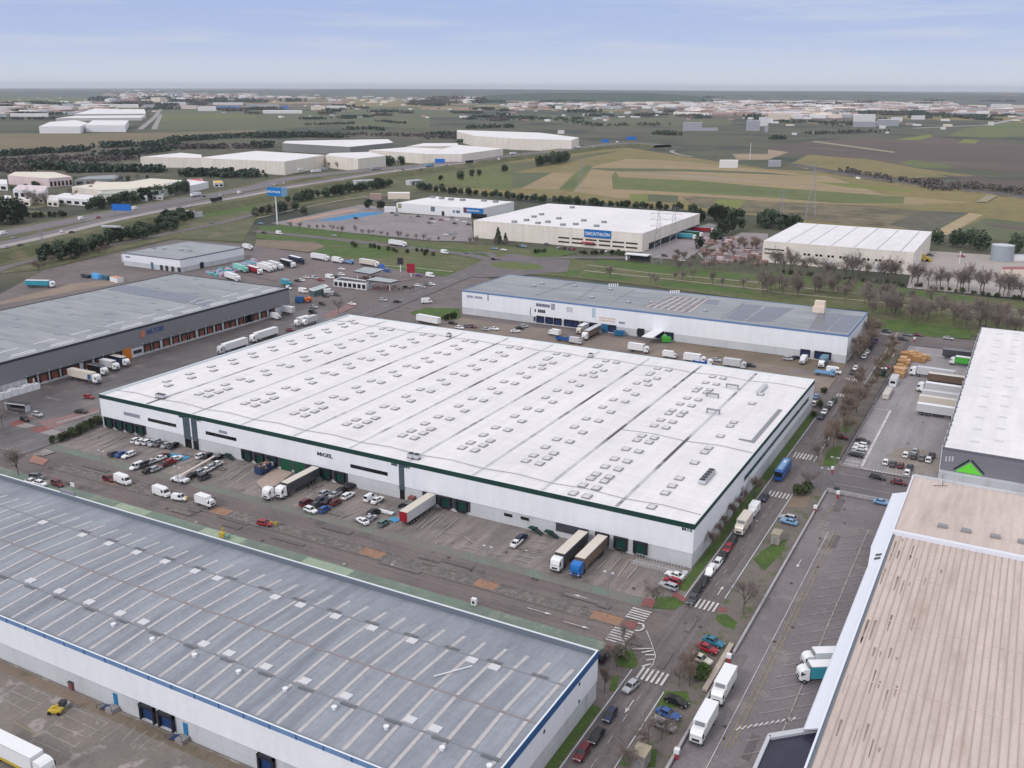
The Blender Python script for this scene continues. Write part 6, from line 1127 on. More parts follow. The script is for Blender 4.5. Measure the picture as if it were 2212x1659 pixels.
fleet('in the front row of the slab paved yard', 'cars in the front yard row', [(2, 3, 1018, 398, U, HB, w_), (2, 3, 1080, 415, U, S, dg), (2, 3, 1146, 428, U, HB, dr), (2, 3, 1225, 445, U, S, db), (2, 3, 1203, 488, U, HB, w_)])
fleet('in the back row of the slab paved yard', 'cars in the back yard row', [(2, 3, 1190, 335, U, HB, w_), (2, 3, 1268, 305, U, S, sl), (2, 3, 1260, 350, U, HB, dg), (2, 3, 1328, 362, U, S, gy), (2, 3, 1388, 378, U, HB, w_), (2, 3, 1415, 340, U, S, bk)])
fleet('on the cross road below the slab paved yard', None, [(2, 3, 950, 532, -3, EC, bk), (2, 3, 1132, 575, -3, S, dr), (2, 3, 985, 748, -3, S, 'light blue'), (2, 3, 640, 182, -3, HB, dr)])
fleet('at the far end of the side street', 'cars at the street end', [(1, 3, 1025, 650, -8, S, dg), (1, 3, 1165, 718, -8, EC, bk), (1, 3, 1205, 680, -8, S, gy), (1, 3, 1295, 682, -8, S, dr), (1, 3, 1560, 712, -8, S, sl), (1, 3, 980, 968, 0, SV, w_), (1, 3, 1010, 960, 0, HB, rd_)])
# lorries at the white warehouse
fleet('backed onto the right hand docks of the white warehouse', 'lorries at the right hand docks', [(2, 2, 495, 1185, Dn, 'articulated lorry', w_, dg, 'beige'), (2, 2, 665, 1225, Dn, 'articulated lorry', 'bright blue', 'brown', 'beige')])
fleet('at the middle docks of the white warehouse', None, [(2, 1, 360, 590, Dn, 'articulated lorry', w_, dg, 'beige'), (2, 1, 145, 655, Dn, 'tractor unit', w_), (2, 1, 1400, 820, U, 'semi-trailer', 'pale grey', 'red', 'beige')])
# slab yard lorries
fleet('backed onto the grey walled store', 'lorries at the grey walled store', [(1, 3, 1415, 1020, 178, 'articulated lorry', w_, 'pale grey', 'pale grey'), (1, 3, 1490, 1160, 178, 'articulated lorry', w_, 'pale grey', w_), (1, 3, 1680, 915, 178, 'box lorry', w_, 'lime green', w_)])
fleet('in the slab yard trailer line', 'trailers in the slab yard', [(1, 3, 1545, 1078, 0, 'semi-trailer', 'brown', 'brown', 'beige'), (1, 3, 1500, 1232, 0, 'semi-trailer', 'pale grey', 'pale grey', 'pale grey'), (1, 3, 1480, 1280, 0, 'semi-trailer', 'beige', 'beige', 'beige'), (1, 3, 1465, 1350, 0, 'semi-trailer', 'pale grey', 'pale grey', w_), (1, 3, 1660, 862, 0, 'semi-trailer', dg, dg, dg)])
# grey dock warehouse yard
fleet('backed onto the orange doors of the grey warehouse', 'lorries at the orange doors', [(1, 0, 730, 1045, 0, 'articulated lorry', w_, 'beige', 'beige'), (1, 0, 845, 985, 0, 'box lorry', w_, bk, dg), (1, 0, 945, 945, 0, 'box lorry', w_, 'pale grey', w_), (1, 0, 1035, 910, 0, 'box lorry', w_, db, 'beige'), (1, 1, 170, 528, -10, 'luton van', w_), (1, 1, 235, 470, 0, 'semi-trailer', 'pale grey', 'pale grey', w_)])
fleet('standing behind the left roof edge of the white warehouse', 'lorries behind the left roof edge', [(1, 1, 70, 688, -90, 'articulated lorry', w_, w_, w_), (1, 0, 2010, 785, -90, 'articulated lorry', 'pale grey', w_, w_), (1, 1, 400, 565, -90, 'box lorry', w_), (1, 1, 465, 560, -90, 'box lorry', w_, 'pale grey'), (1, 0, 770, 1218, 10, HB, rd_), (1, 1, 490, 485, 0, OR, bk), (1, 1, 300, 640, 15, S, dr)])
fleet('on the wide crossing left of the white warehouse', 'cars left of the white warehouse', [(1, 0, 215, 1408, -10, S, bk), (1, 0, 325, 1370, -5, EC, sl), (1, 0, 700, 1345, 18, S, bk), (1, 0, 650, 1510, 12, OR, dg), (1, 0, 865, 1422, 0, S, bk), (2, 0, 640, 125, 15, HB, gy)])
# lorry park and service station, small in the picture
A_ = 'articulated lorry'
fleet('in the diagonal line of the lorry park', 'lorries in the lorry park', [(1, 0, 2010, 185, -20, A_, w_, 'white', w_), (0, 0, 2080, 1630, -20, A_, 'mint', 'mint', 'mint'), (1, 0, 2200, 125, -20, A_, w_, 'red', w_), (1, 1, 75, 105, -20, A_, w_, w_, w_), (1, 1, 110, 95, -20, A_, w_, 'beige', w_), (1, 1, 170, 85, -20, A_, w_, 'pale grey', w_), (1, 1, 275, 68, -20, A_, w_, bk, w_), (1, 1, 350, 38, -20, A_, db, 'dark blue', w_)], far=True, zg=.2)
fleet('along the back edge of the lorry park', 'lorries along the lorry park edge', [(1, 1, 555, 15, -10, A_, w_, 'white', w_), (1, 1, 705, 38, -10, 'box lorry', w_), (1, 1, 800, 45, -10, 'flatbed lorry', 'light blue'), (1, 1, 980, 65, -10, A_, w_, 'beige', w_), (0, 0, 2140, 1445, -10, 'box lorry', w_), (1, 0, 350, 245, 25, A_, w_, 'turquoise', w_)], far=True, zg=.2)
fleet('near the service station and lorry park', 'cars near the service station', [(1, 1, 262, 235, -20, 'box lorry', 'turquoise'), (1, 1, 285, 278, -20, SV, w_), (1, 1, 435, 185, 0, S, 'beige'), (1, 1, 395, 210, 10, HB, w_), (1, 1, 360, 215, 0, S, bk), (1, 1, 510, 190, 0, SV, sl), (1, 1, 560, 208, 5, S, rd_), (1, 1, 640, 180, 0, PV, w_), (1, 1, 690, 180, 0, S, bk), (1, 1, 740, 160, 0, EC, w_), (1, 1, 410, 300, 0, PV, w_), (1, 1, 740, 112, 0, S, w_), (1, 1, 1140, 132, 0, SV, bl),
       (1, 1, 600, 345, -5, S, bk), (1, 1, 625, 305, 60, PV, w_), (1, 1, 660, 330, 0, HB, sl), (1, 1, 700, 335, 0, S, dg), (1, 1, 225, 408, 10, S, bk), (1, 1, 570, 412, -15, S, bk), (1, 1, 425, 370, -10, 'flatbed lorry', 'orange'), (1, 1, 1100, 380, 5, EC, sl), (1, 1, 1220, 395, 40, S, bk), (1, 1, 1475, 388, 40, PV, w_), (1, 1, 1300, 270, 0, S, bk), (1, 1, 1410, 170, 0, S, 'purple'), (1, 1, 1505, 165, -10, PV, w_), (1, 1, 1400, 255, 0, S, w_), (1, 1, 1440, 268, 0, HB, sl), (1, 1, 1480, 250, 0, S, gy), (1, 1, 1520, 245, 0, HB, w_), (1, 1, 500, 440, 0, S, sl), (1, 1, 830, 415, 0, S, w_)], far=True, zg=.25)
fleet('in the back yard before the blue fascia warehouse', 'vehicles in the back yard', [(1, 2, 30, 650, 30, S, w_), (1, 2, 65, 625, 30, S, bk), (1, 2, 105, 608, 30, HB, sl), (1, 2, 365, 668, 170, 'luton van', w_), (1, 2, 450, 710, -5, 'flatbed lorry', bl), (1, 2, 610, 632, Dn, 'box lorry', 'beige', 'pale grey', w_), (1, 2, 685, 668, Dn, A_, w_, 'brown', 'pale grey'), (1, 2, 555, 740, 0, 'luton van', 'pale grey'), (1, 2, 1090, 800, 0, 'box lorry', w_), (1, 2, 1365, 860, 0, 'luton van', w_), (1, 2, 1575, 890, 0, 'box lorry', w_), (1, 2, 1650, 912, 0, 'flatbed lorry', w_, 'blue'), (1, 2, 1765, 900, 0, S, sl), (1, 2, 1920, 935, 0, 'box lorry', 'pale grey'), (1, 2, 2060, 945, 0, S, bk), (1, 1, 1490, 560, -8, 'semi-trailer', w_), (1, 1, 1700, 580, 0, S, bk), (1, 1, 1760, 620, 0, HB, w_), (1, 1, 1870, 610, 0, S, dr), (1, 1, 1990, 635, 0, HB, sl), (1, 1, 2060, 630, 0, S, w_), (1, 1, 1830, 608, 0, HB, gy)])
fleet('at the right end of the blue fascia warehouse', 'lorries at the blue fascia end', [(1, 3, 305, 905, Dn, 'luton van', w_), (1, 3, 240, 880, 60, S, db), (1, 3, 172, 890, 0, HB, sl), (1, 3, 478, 915, Dn, 'box lorry', w_, 'teal', 'teal'), (1, 3, 570, 990, 0, PV, w_), (1, 3, 490, 1000, 0, 'flatbed lorry', 'light blue')])
# motorway and stores, far
def on_road(line, px):  # heading of the carriageway next to a point
    v = Vector(px); i = min(range(len(line) - 1), key=lambda k: (Vector(line[k]) - v).length); d = Vector(line[i + 1]) - Vector(line[i]); return math.degrees(math.atan2(d.y, d.x))
mw = [(0, 0, 30, 1322, PV, w_), (0, 0, 535, 1305, SV, w_), (0, 0, 618, 1308, S, bk), (0, 0, 702, 1195, PV, w_), (0, 0, 850, 1182, S, rd_), (0, 0, 1165, 1107, PV, w_), (0, 0, 1695, 998, A_, w_), (0, 0, 1765, 1002, S, bk), (0, 0, 1870, 1040, A_, bk), (0, 0, 1640, 1087, SV, w_), (0, 0, 1530, 1112, S, w_), (0, 0, 2070, 972, PV, w_), (0, 0, 172, 1420, S, dg), (0, 0, 60, 1440, S, sl), (0, 0, 120, 1355, S, sl), (0, 0, 1910, 990, S, w_), (0, 0, 1400, 1142, S, bk), (0, 1, 160, 897, S, w_), (0, 1, 240, 887, S, w_), (0, 1, 755, 857, S, w_), (0, 1, 1145, 867, S, w_), (0, 1, 1215, 790, PV, 'beige'), (0, 1, 1270, 772, S, bk), (0, 1, 1035, 770, A_, sl), (0, 1, 1845, 712, A_, bk), (0, 1, 1930, 668, A_, w_), (0, 1, 2100, 685, PV, w_), (0, 1, 520, 795, A_, w_), (0, 1, 580, 780, A_, sl), (0, 1, 390, 778, 'box lorry', w_), (0, 1, 690, 828, S, sl), (0, 1, 1430, 770, S, bk), (0, 2, 10, 640, A_, w_), (0, 2, 265, 605, PV, w_), (0, 2, 360, 622, 'box lorry', 'yellow'), (0, 2, 470, 592, S, w_), (0, 2, 520, 583, 'box lorry', w_), (0, 2, 578, 585, A_, w_), (0, 2, 910, 535, PV, w_), (0, 2, 150, 640, S, sl), (0, 2, 80, 640, S, gy), (0, 2, 700, 575, S, w_), (0, 1, 2010, 660, S, w_), (0, 1, 1650, 735, S, rd_), (0, 1, 1500, 745, A_, 'light blue')]
cnt = {}
for it in sorted(mw, key=lambda i: OX[i[1]] + i[2] * .25):
    pt = g(*it[:4], 6); k = it[5] + ' ' + it[4]; cnt[k] = cnt.get(k, 0) + 1; n_ = sum(1 for j in mw if j[5] + ' ' + j[4] == k)
    vehicle(it[4], it[5], (*pt, 5.05), rad(on_road(far_l, pt)), (ORD[cnt[k] - 1] + ' ' if n_ > 1 else '') + k + (' from the left' if n_ > 1 else '') + ' driving on the motorway', 'traffic on the motorway', far=True)
fleet('in the car park of the white sports store', 'cars at the white sports store', [(0, 1, 1180, 1150, 0, S, bk), (0, 1, 1215, 1168, 0, S, gy), (0, 1, 1345, 1188, 0, EC, sl), (0, 1, 1405, 1180, 0, S, bk), (0, 1, 1520, 1200, 0, S, bk), (0, 1, 1540, 1228, 0, HB, w_), (0, 1, 1500, 1235, 0, S, dg), (0, 1, 1600, 1210, 0, S, rd_), (0, 1, 1650, 1210, 0, EC, w_), (0, 1, 1720, 1240, 0, S, bk), (0, 1, 1735, 1212, 0, S, w_), (0, 1, 1800, 1228, 0, S, w_), (0, 1, 1840, 1250, 0, S, bk), (0, 1, 865, 1198, 0, SV, bk), (0, 1, 1700, 1190, 0, HB, gy), (0, 1, 1640, 1340, 30, S, w_), (0, 1, 1680, 1330, 30, HB, sl), (0, 1, 1720, 1320, 30, S, sl)], far=True, zg=.35)
fleet('before the large cream sports store', 'cars at the cream sports store', [(0, 2, 55, 1435, 0, S, bk), (0, 2, 100, 1438, 0, EC, 'light blue'), (0, 2, 300, 1420, 0, S, dg), (0, 2, 405, 1450, U, S, sl), (0, 2, 450, 1455, U, S, bk), (0, 2, 490, 1460, U, HB, gy), (0, 2, 530, 1462, U, S, rd_), (0, 2, 590, 1485, U, S, bk), (0, 2, 640, 1490, U, S, gy), (0, 2, 740, 1485, U, HB, w_), (0, 2, 780, 1478, U, S, bk), (0, 2, 820, 1480, U, S, w_), (0, 2, 860, 1485, U, HB, bk), (0, 2, 900, 1490, U, S, bk), (0, 2, 940, 1490, U, HB, sl), (0, 2, 985, 1495, U, S, w_), (0, 2, 1470, 1560, 0, S, w_), (0, 2, 1110, 1500, U, S, bk), (0, 2, 1190, 1530, 0, S, dg), (0, 2, 1320, 1520, 0, OR, bk)], far=True, zg=.35)
fleet('behind the large cream sports store', 'lorries behind the sports store', [(0, 2, 1500, 1355, 0, A_, w_, 'turquoise', 'turquoise'), (0, 2, 1560, 1335, 0, A_, w_, 'green', 'turquoise'), (0, 2, 1660, 1300, 0, A_, w_, 'red', 'teal')], far=True, zg=.35)
fleet('on the parkland road past the roundabout', 'vehicles on the parkland road', [(0, 1, 1225, 1418, -10, A_, w_, 'white', w_), (0, 1, 1630, 1488, -10, PV, w_), (0, 1, 200, 1322, -8, PV, w_), (0, 1, 70, 1320, -8, S, bk), (0, 1, 675, 1345, -8, S, sl), (0, 1, 2140, 1470, 0, S, w_), (0, 1, 2065, 1458, 0, S, 'light blue'), (0, 1, 40, 1240, 0, S, 'light blue'), (0, 0, 1830, 1235, 20, S, gy)], far=True, zg=.4)
fleet('in the pale yard at the right edge', 'vehicles in the pale yard', [(0, 3, 1400, 1515, 0, S, bk), (0, 3, 1675, 1525, 0, S, rd_), (0, 3, 1300, 1640, 0, EC, w_), (0, 3, 1340, 1650, 0, S, dr), (0, 3, 780, 850, -10, PV, w_)], far=True, zg=.4)
vehicle(A_, w_, (-77.8, -121.8, .25), 0, 'white articulated lorry with yellow skirt in the front left yard', None, w_, w_)
for o in list(COL.objects):
    if o.get('label') == 'white and beige articulated lorry backed onto the orange doors of the grey warehouse': part('side_emblem', M().poly([(3.2, -1.285, 1.4), (5.2, -1.285, 1.4), (5.3, -1.285, 3.6), (3.6, -1.285, 3.4)], pl('emblem_blue', 40, 90, 140)), o)
t_ = [o for o in COL.objects if o.name.startswith('articulated_lorry') and not o.parent][-1]
part('side_skirt', M().box(-3.5, 3.5, -1.3, -1.2, .6, 1.15, paint('yellow')), t_)
# ------------------------------------------------------------------ yard furniture
def item(nm, lab, cat, r, c, x, y, mm, rz=0, z=.27, zc=0, group=None): a = g(r, c, x, y, zc); return solid(nm, mm, lab, cat, (*a, z), rz, group)
a = g(2, 0, 1560, 575); t = thing('boom_lift', 'white boom lift with long raised arm in the front yard', 'boom lift', (*a, .27), rad(5))
part('base', M().box(-2.6, 2.6, -1.1, 1.1, .5, 1.1, white).box(-1, 1, -.8, .8, 1.1, 1.9, lightgrey), t); part('boom', M().tube((0, 0, 1.8), (7, 8, 6.5), .28, pl('boom_paint', 220, 208, 200), 6), t); part('basket', M().box(6.4, 8, 7.5, 8.7, 6.2, 7.2, midgrey), t)
for x in (-1.8, 1.8):
    for s in (-1, 1): part('wheel', M().cyl(x, .45, min(s * 1.15, s * .8), max(s * 1.15, s * .8), .45, black, 10, axis='y'), t)
a = g(2, 1, 78, 455, 1); t = thing('waste_skip', 'blue open skip heaped with scrap at the white warehouse dock', 'skip', (*a, .27), rad(90)); sk = M(); bp_ = pl('skip_blue', 44, 64, 104)
sk.box(-3.2, 3.2, -1.25, -1.15, .2, 2.3, bp_).box(-3.2, 3.2, 1.15, 1.25, .2, 2.3, bp_).box(-3.2, -3.1, -1.15, 1.15, .2, 2.3, bp_).box(3.1, 3.2, -1.15, 1.15, .2, 2.3, bp_).box(-3.1, 3.1, -1.15, 1.15, .2, .4, bp_); part('skip_body', sk, t)
hp = M(); RJ = random.Random(4)
for i in range(26): x, y = RJ.uniform(-2.9, 2.9), RJ.uniform(-1, 1); hp.box(x - .4, x + .4, y - .35, y + .35, 1.3, 2.0 + RJ.uniform(0, .9), RJ.choice([pl('scrap_a', 170, 140, 120), pl('scrap_b', 90, 80, 80), pl('scrap_c', 196, 186, 176)]))
part('scrap_heap', hp, t)
for (r, c, x, y, w2, d2, h2, rz, lab, cl) in ((3, 2, 1110, 1640, 2.3, 3.2, 2.8, 0, 'weathered concrete kiosk at the bottom edge of the street', concrete), (2, 3, 70, 1095, 2.0, 3.4, 2.6, 0, 'concrete kiosk on grass beside the street', mat('kiosk_concrete', lin(170, 160, 152), lin(150, 142, 136), s=.5)), (1, 3, 1065, 870, 2.2, 2.8, 2.9, 0, 'cream kiosk on grass at the far street end', pl('cream_kiosk', 212, 200, 178)), (2, 3, 680, 75, 1.4, 1.4, 1.8, 0, 'small pinkish kiosk under the bare street trees', pl('pink_kiosk', 190, 160, 158))):
    a = g(r, c, x, y); t = thing('transformer_kiosk', lab, 'kiosk', (*a, .25), rz, 'concrete kiosks along the street'); part('wall', M().box(-w2 / 2, w2 / 2, -d2 / 2, d2 / 2, 0, h2, cl), t); part('roof', M().box(-w2 / 2 - .15, w2 / 2 + .15, -d2 / 2 - .15, d2 / 2 + .15, h2, h2 + .22, mat('kiosk_roof', lin(168, 158, 140), lin(150, 142, 124), s=.6)), t); part('door', M().box(-.5, .5, -d2 / 2 - .03, -d2 / 2 + .02, .1, 2.0, midgrey), t)
wallm = mat('boundary_wall', lin(176, 173, 176), lin(158, 155, 158), s=.1, c3=lin(160, 156, 156)); fm = pl('dark_fence', 60, 60, 68)
def bwall(x, y0, y1, lab, fence=True, h=.9):
    t = thing('boundary_wall', lab, 'wall', (x, (y0 + y1) / 2, 0), 0, 'boundary walls along the street'); L2 = (y1 - y0) / 2
    part('wall', M().box(-.18, .18, -L2, L2, 0, h, wallm), t)
    if fence:
        mm = M(); mm.box(-.03, .03, -L2, L2, h + .95, h + 1.02, fm).box(-.02, .02, -L2, L2, h + .1, h + .9, mat('mesh_fence', lin(84, 82, 88), rough=.8)); part('fence_panel', mm, t)
    else: part('coping', M().box(-.24, .24, -L2, L2, h, h + .08, wallm), t)
bwall(19.1, -31, 62, 'white boundary wall between the street and the right hand lot, upper stretch', False, .8); bwall(19.0, -120, -36, 'white boundary wall beside the two white box lorries', False, .8)
bwall(18.5, 86, 150, 'low wall with dark fence beside the fenced car row'); bwall(18.2, 152, 252, 'low wall with dark fence beside the pallet stacks')
solid('yard_wall', M().box(0, 17, -.2, .2, 0, 1.1, wallm), 'low white wall closing the right hand lot at the cross road', 'wall', (19.1, 62.5, .2))
solid('sandy_kerb_wall', M().box(-.5, .5, -9, 9, 0, .5, mat('sandy_wall', lin(186, 172, 160), lin(170, 156, 146), s=.2)), 'low sandy kerb wall behind the red and teal cars', 'wall', (17.8, -37, .25))
for i, (r, c, x, y) in enumerate(((3, 2, 1870, 760), (3, 2, 1420, 1590), (2, 3, 405, 840), (2, 3, 600, 715), (2, 3, 555, 500), (1, 3, 1262, 745))):
    a = g(r, c, x, y); t = thing('gate_post', ['red and white gate post behind the rear box lorry', 'red and white gate post at the bottom of the boundary wall', 'red and white post on the wall by the silver off-roader', 'red and white barrier post with dark bin', 'red and white post at the cross road mouth', 'red and white gate post at the far yard fence'][i], 'gate post', (*a, .2), 0, 'red and white gate posts')
    part('post', M().cyl(0, 0, 0, 1.3, .32, pl('post_red', 170, 60, 70), 8), t); part('cap', M().box(-.45, .45, -.45, .45, 1.3, 2.1, white), t)
item('dark_bin', 'dark green bin beside the barrier post', 'bin', 2, 3, 588, 668, M().box(-.7, .7, -.6, .6, 0, 1.4, dockgreen).box(-.75, .75, -.65, .65, 1.4, 1.55, darkgrey))
def lamp(r, c, x, y, h, lab, r2=None):
    a = g(r, c, x, y); t = thing('street_lamp', lab, 'street lamp', (*a, .2), 0, 'tall street lamps'); part('pole', M().cyl(0, 0, 0, h, .11, midgrey, 6, .07), t)
    for s in (-1, 1): part('arm', M().tube((0, 0, h), (s * .9, 0, h + .15), .05, midgrey), t); part('lamp_head', M().box(s * .9 - .35, s * .9 + .35, -.18, .18, h + .05, h + .25, lightgrey), t)
lamp(3, 2, 822, 355, 10.5, 'tall double street lamp on the orange paving by the corner'); lamp(2, 1, 2003, 1478, 10, 'tall double street lamp on orange paving before the lined yard'); lamp(2, 1, 1020, 1185, 10, 'tall double street lamp on the middle orange paving'); lamp(2, 0, 1560, 740, 10, 'tall street lamp between the white vans'); lamp(2, 1, 150, 960, 9, 'street lamp beside the yellow barrier'); lamp(2, 0, 905, 560, 9, 'street lamp beside the dark red hatchback'); lamp(2, 3, 555, 590, 8, 'street lamp at the cross road mouth'); lamp(2, 3, 470, 690, 8, 'street lamp by the round hedge')
for i, (r, c, x, y) in enumerate(((2, 1, 155, 955), (2, 0, 1600, 735))):
    item('road_barrier', ['yellow barrier on the median beside the red hatchback', 'yellow barrier at the median end beside the small white van'][i], 'barrier', r, c, x, y, M().box(-.9, .9, -.15, .15, .5, 1.0, paint('yellow')).box(-.8, -.65, -.3, .3, 0, 1.2, paint('yellow')).box(.65, .8, -.3, .3, 0, 1.2, paint('yellow')), .3, group='yellow barriers')
a = g(3, 0, 490, 1190); t = thing('work_lift', 'yellow and black work lift standing in the front left yard', 'lift', (*a, .23), .4); part('frame', M().box(-1.2, 1.2, -.8, .8, .4, .9, paint('yellow')).tube((-1, 0, .9), (1.2, .2, 2.0), .22, paint('yellow')), t); part('basket', M().box(.9, 2.0, -.5, .6, 1.7, 2.6, darkgrey), t)
for x in (-.9, .9): part('wheel', M().cyl(x, .35, -.95, -.65, .35, black, 8, axis='y'), t)
item('yard_crate', 'small grey green crate beside the yellow work lift', 'crate', 3, 0, 565, 1130, M().box(-1, 1, -.6, .6, .1, .7, mat('crate', lin(150, 156, 148), lin(136, 140, 134), s=1)))
item('wall_cabinet', 'rusty red hydrant cabinet at the white warehouse wall', 'cabinet', 3, 0, 625, 985, M().box(-.5, .5, -.4, .4, 0, 1.5, pl('rusty_red', 130, 84, 84)).box(-.6, .6, -.5, .5, 1.5, 1.6, darkgrey))
a = g(2, 0, 1935, 1055, 6); item('yellow_hoist', 'yellow hoist beside the green path behind the grey roof', 'hoist', 2, 0, 1925, 1050, M().box(-.8, .8, -.5, .5, 0, 1.2, paint('yellow')).tube((0, 0, 1.2), (.3, 0, 2.8), .2, paint('yellow')).box(.8, 2.2, -.4, .4, 0, .9, pl('hoist_green', 120, 150, 140)))
item('meter_box', 'white round meter pillar on the green path by the roof edge', 'pillar', 2, 1, 1885, 1640, M().box(-.6, .6, -.4, .4, 0, 1.6, white).box(-.3, .3, -.45, -.4, .4, 1.1, darkgrey)); item('notice_board', 'white notice board beside the dark red off-roader', 'sign', 2, 0, 632, 640, M().box(-.8, .8, -.08, .08, .8, 2.0, white).box(-.06, .06, -.06, .06, 0, .8, midgrey))
# long low trailer frame lying beside the blue bay
item('car_trailer', 'long skeletal car trailer lying beside the detached white trailer', 'trailer', 2, 1, 1270, 800, M().box(-6, 6, -.9, -.7, .5, .8, midgrey).box(-6, 6, .7, .9, .5, .8, midgrey).box(-6, -5.6, -.9, .9, .5, 1.0, white).box(-1, 1, -1, 1, .2, .8, black).box(3.5, 6, -.9, .9, .8, 1.6, mat('trailer_rust', lin(150, 96, 90), lin(120, 90, 84), s=1)), rad(90))
for i in range(5): item('concrete_block', 'white concrete block in the line at the blue disabled bay', 'block', 2, 1, 1080 + i * 24, 835 + i * 6, M().box(-.5, .5, -.35, .35, 0, .7, white), .2, group='white concrete blocks')
tb_ = M()
for i in range(7): tb_.box(i * 3 - 10.4, i * 3 - 7.6, -1.2, 1.2, 0, 2.2 + (i % 2) * .4, white).box(i * 3 - 9.6, i * 3 - 9.2, -.8, -.4, 2.2, 4.4, lightgrey)
a = g(1, 0, 120, 1240); thing_ = thing('container_row', 'row of white portable units against the grey dock warehouse', 'containers', (-262.5, onX(1, 0, 120, 1190, -262)[0], .2), rad(90)); parts('unit', tb_, thing_)
a = g(1, 0, 160, 1340); t = thing('bus_shelter', 'flat roofed bus shelter by the wide crossing at the left', 'shelter', (*a, .2), rad(12)); part('roof', M().box(-4.5, 4.5, -1.3, 1.3, 2.7, 2.95, darkgrey).box(-4.5, 4.5, -1.35, -1.25, 2.6, 3.0, lightgrey), t); part('post', M().box(-4.3, -4.1, -1, 1, 0, 2.7, lightgrey), t); part('post', M().box(4.1, 4.3, -1, 1, 0, 2.7, lightgrey), t); part('back_panel', M().box(-4.1, 4.1, 1.0, 1.08, .4, 2.5, glass), t)
# pallet stacks, cabins and bins of the slab yard
pm_ = mat('pallet_wood', lin(190, 150, 104), lin(160, 118, 82), s=1.2, fine=.25, fs=3); pm2 = mat('pallet_wood_pale', lin(206, 172, 136), lin(184, 146, 112), s=1.0, fine=.2, fs=3)
RP = random.Random(12)
spots_ = [(1180, 872), (1215, 862), (1250, 870), (1290, 885), (1330, 895), (1370, 902), (1285, 912), (1330, 920), (1245, 895), (1165, 915), (1190, 925), (1150, 945), (1180, 950), (1130, 985), (1160, 990), (1115, 1010), (1145, 1020), (1135, 1045)]
for i, (x, y) in enumerate(sorted(spots_)):
    mm = M(); w2, d2, n2 = RP.uniform(1.2, 1.9), RP.uniform(1.2, 1.9), RP.randint(9, 16)
    for k in range(n2): j = RP.uniform(-.06, .06); mm.box(-w2 + j, w2 + j, -d2, d2, k * .16, k * .16 + .12, pm_ if i % 3 else pm2)
    item('pallet_stack', f'stack of brown wooden pallets in the slab yard, {ORD[i]} from the left', 'pallets', 1, 3, x, y, mm, RP.uniform(-.15, .15), group='pallet stacks in the slab yard')
a = g(1, 3, 1085, 1110); t = thing('site_cabin', 'white cabin beside the pallet stacks at the fence', 'cabin', (*a, .25), rad(90)); part('wall', M().box(-4, 4, -1.25, 1.25, 0, 2.8, white), t); part('window', M().box(-4.05, -3.95, -.9, .9, 1.2, 2.2, glass), t); part('roof', M().box(-4.1, 4.1, -1.35, 1.35, 2.8, 2.95, lightgrey), t)
item('roller_container', 'long low white container behind the white cabin', 'container', 1, 3, 1030, 1210, M().box(-5.5, 5.5, -1.1, 1.1, .1, 1.9, mat('dirty_white', lin(206, 198, 192), lin(190, 182, 176), s=.3)).box(-5.5, 5.5, -1.15, -1.08, 1.8, 2.0, lightgrey), rad(90))
item('waste_skip', 'dark green skip on the grass of the side street', 'skip', 1, 3, 965, 1035, M().frust(-1.8, 1.8, .9, .1, -2.6, 2.6, 1.2, 1.9, dockgreen, pl('skip_inside', 24, 44, 34)))
item('waste_skip', 'bright blue skip before the blue fascia warehouse', 'skip', 1, 2, 925, 690, M().frust(-1.8, 1.8, 1.0, .1, -2.6, 2.6, 1.3, 2.2, pl('skip_bright_blue', 44, 110, 150), pl('skip_blue_in', 36, 90, 130)), rad(20))
item('waste_compactor', 'bright green compactor beside the dark dock door', 'compactor', 1, 2, 1330, 745, M().box(-2, 2, -1.2, 1.2, .1, 2.2, paint('lime green')).frust(-1.6, .4, 1.1, 2.2, -1.2, 0, .9, 3.2, paint('lime green')), rad(40))
item('waste_skip', 'round topped blue waste container in the service yard', 'skip', 1, 1, 378, 405, M().box(-2.2, 2.2, -1.4, 1.4, .1, 2.6, pl('skip_mid_blue', 40, 90, 140)).box(-1.8, 1.8, -1.1, 1.1, 2.6, 3.2, pl('skip_mid_blue', 40, 90, 140)), rad(25))
item('blue_tent', 'bright blue tarpaulin heap behind the grey dock warehouse', 'tarpaulin', 1, 0, 840, 190, M().frust(-5, 5, 2.4, 0, -4, 4, 1.2, 2.6, pl('tarp_blue', 84, 150, 206)), rad(-10), .05); item('dark_container', 'dark teal container beside the blue tarpaulin', 'container', 1, 0, 920, 205, M().box(-3, 3, -1.2, 1.2, 0, 2.5, pl('dark_teal', 60, 96, 112)), rad(-12), .05); item('dark_trailer', 'dark low trailer left of the blue tarpaulin', 'trailer', 1, 0, 745, 185, M().box(-4, 4, -1.2, 1.2, .6, 1.8, darkgrey).box(-3, 3, -1, 1, 0, .6, black), rad(-10), .05)
item('white_hut', 'white hut with orange roof edge behind the grey roof', 'hut', 1, 0, 1010, 222, M().box(-4, 4, -2, 2, 0, 2.8, white, pl('hut_roof', 196, 140, 110)), rad(-10), .05)
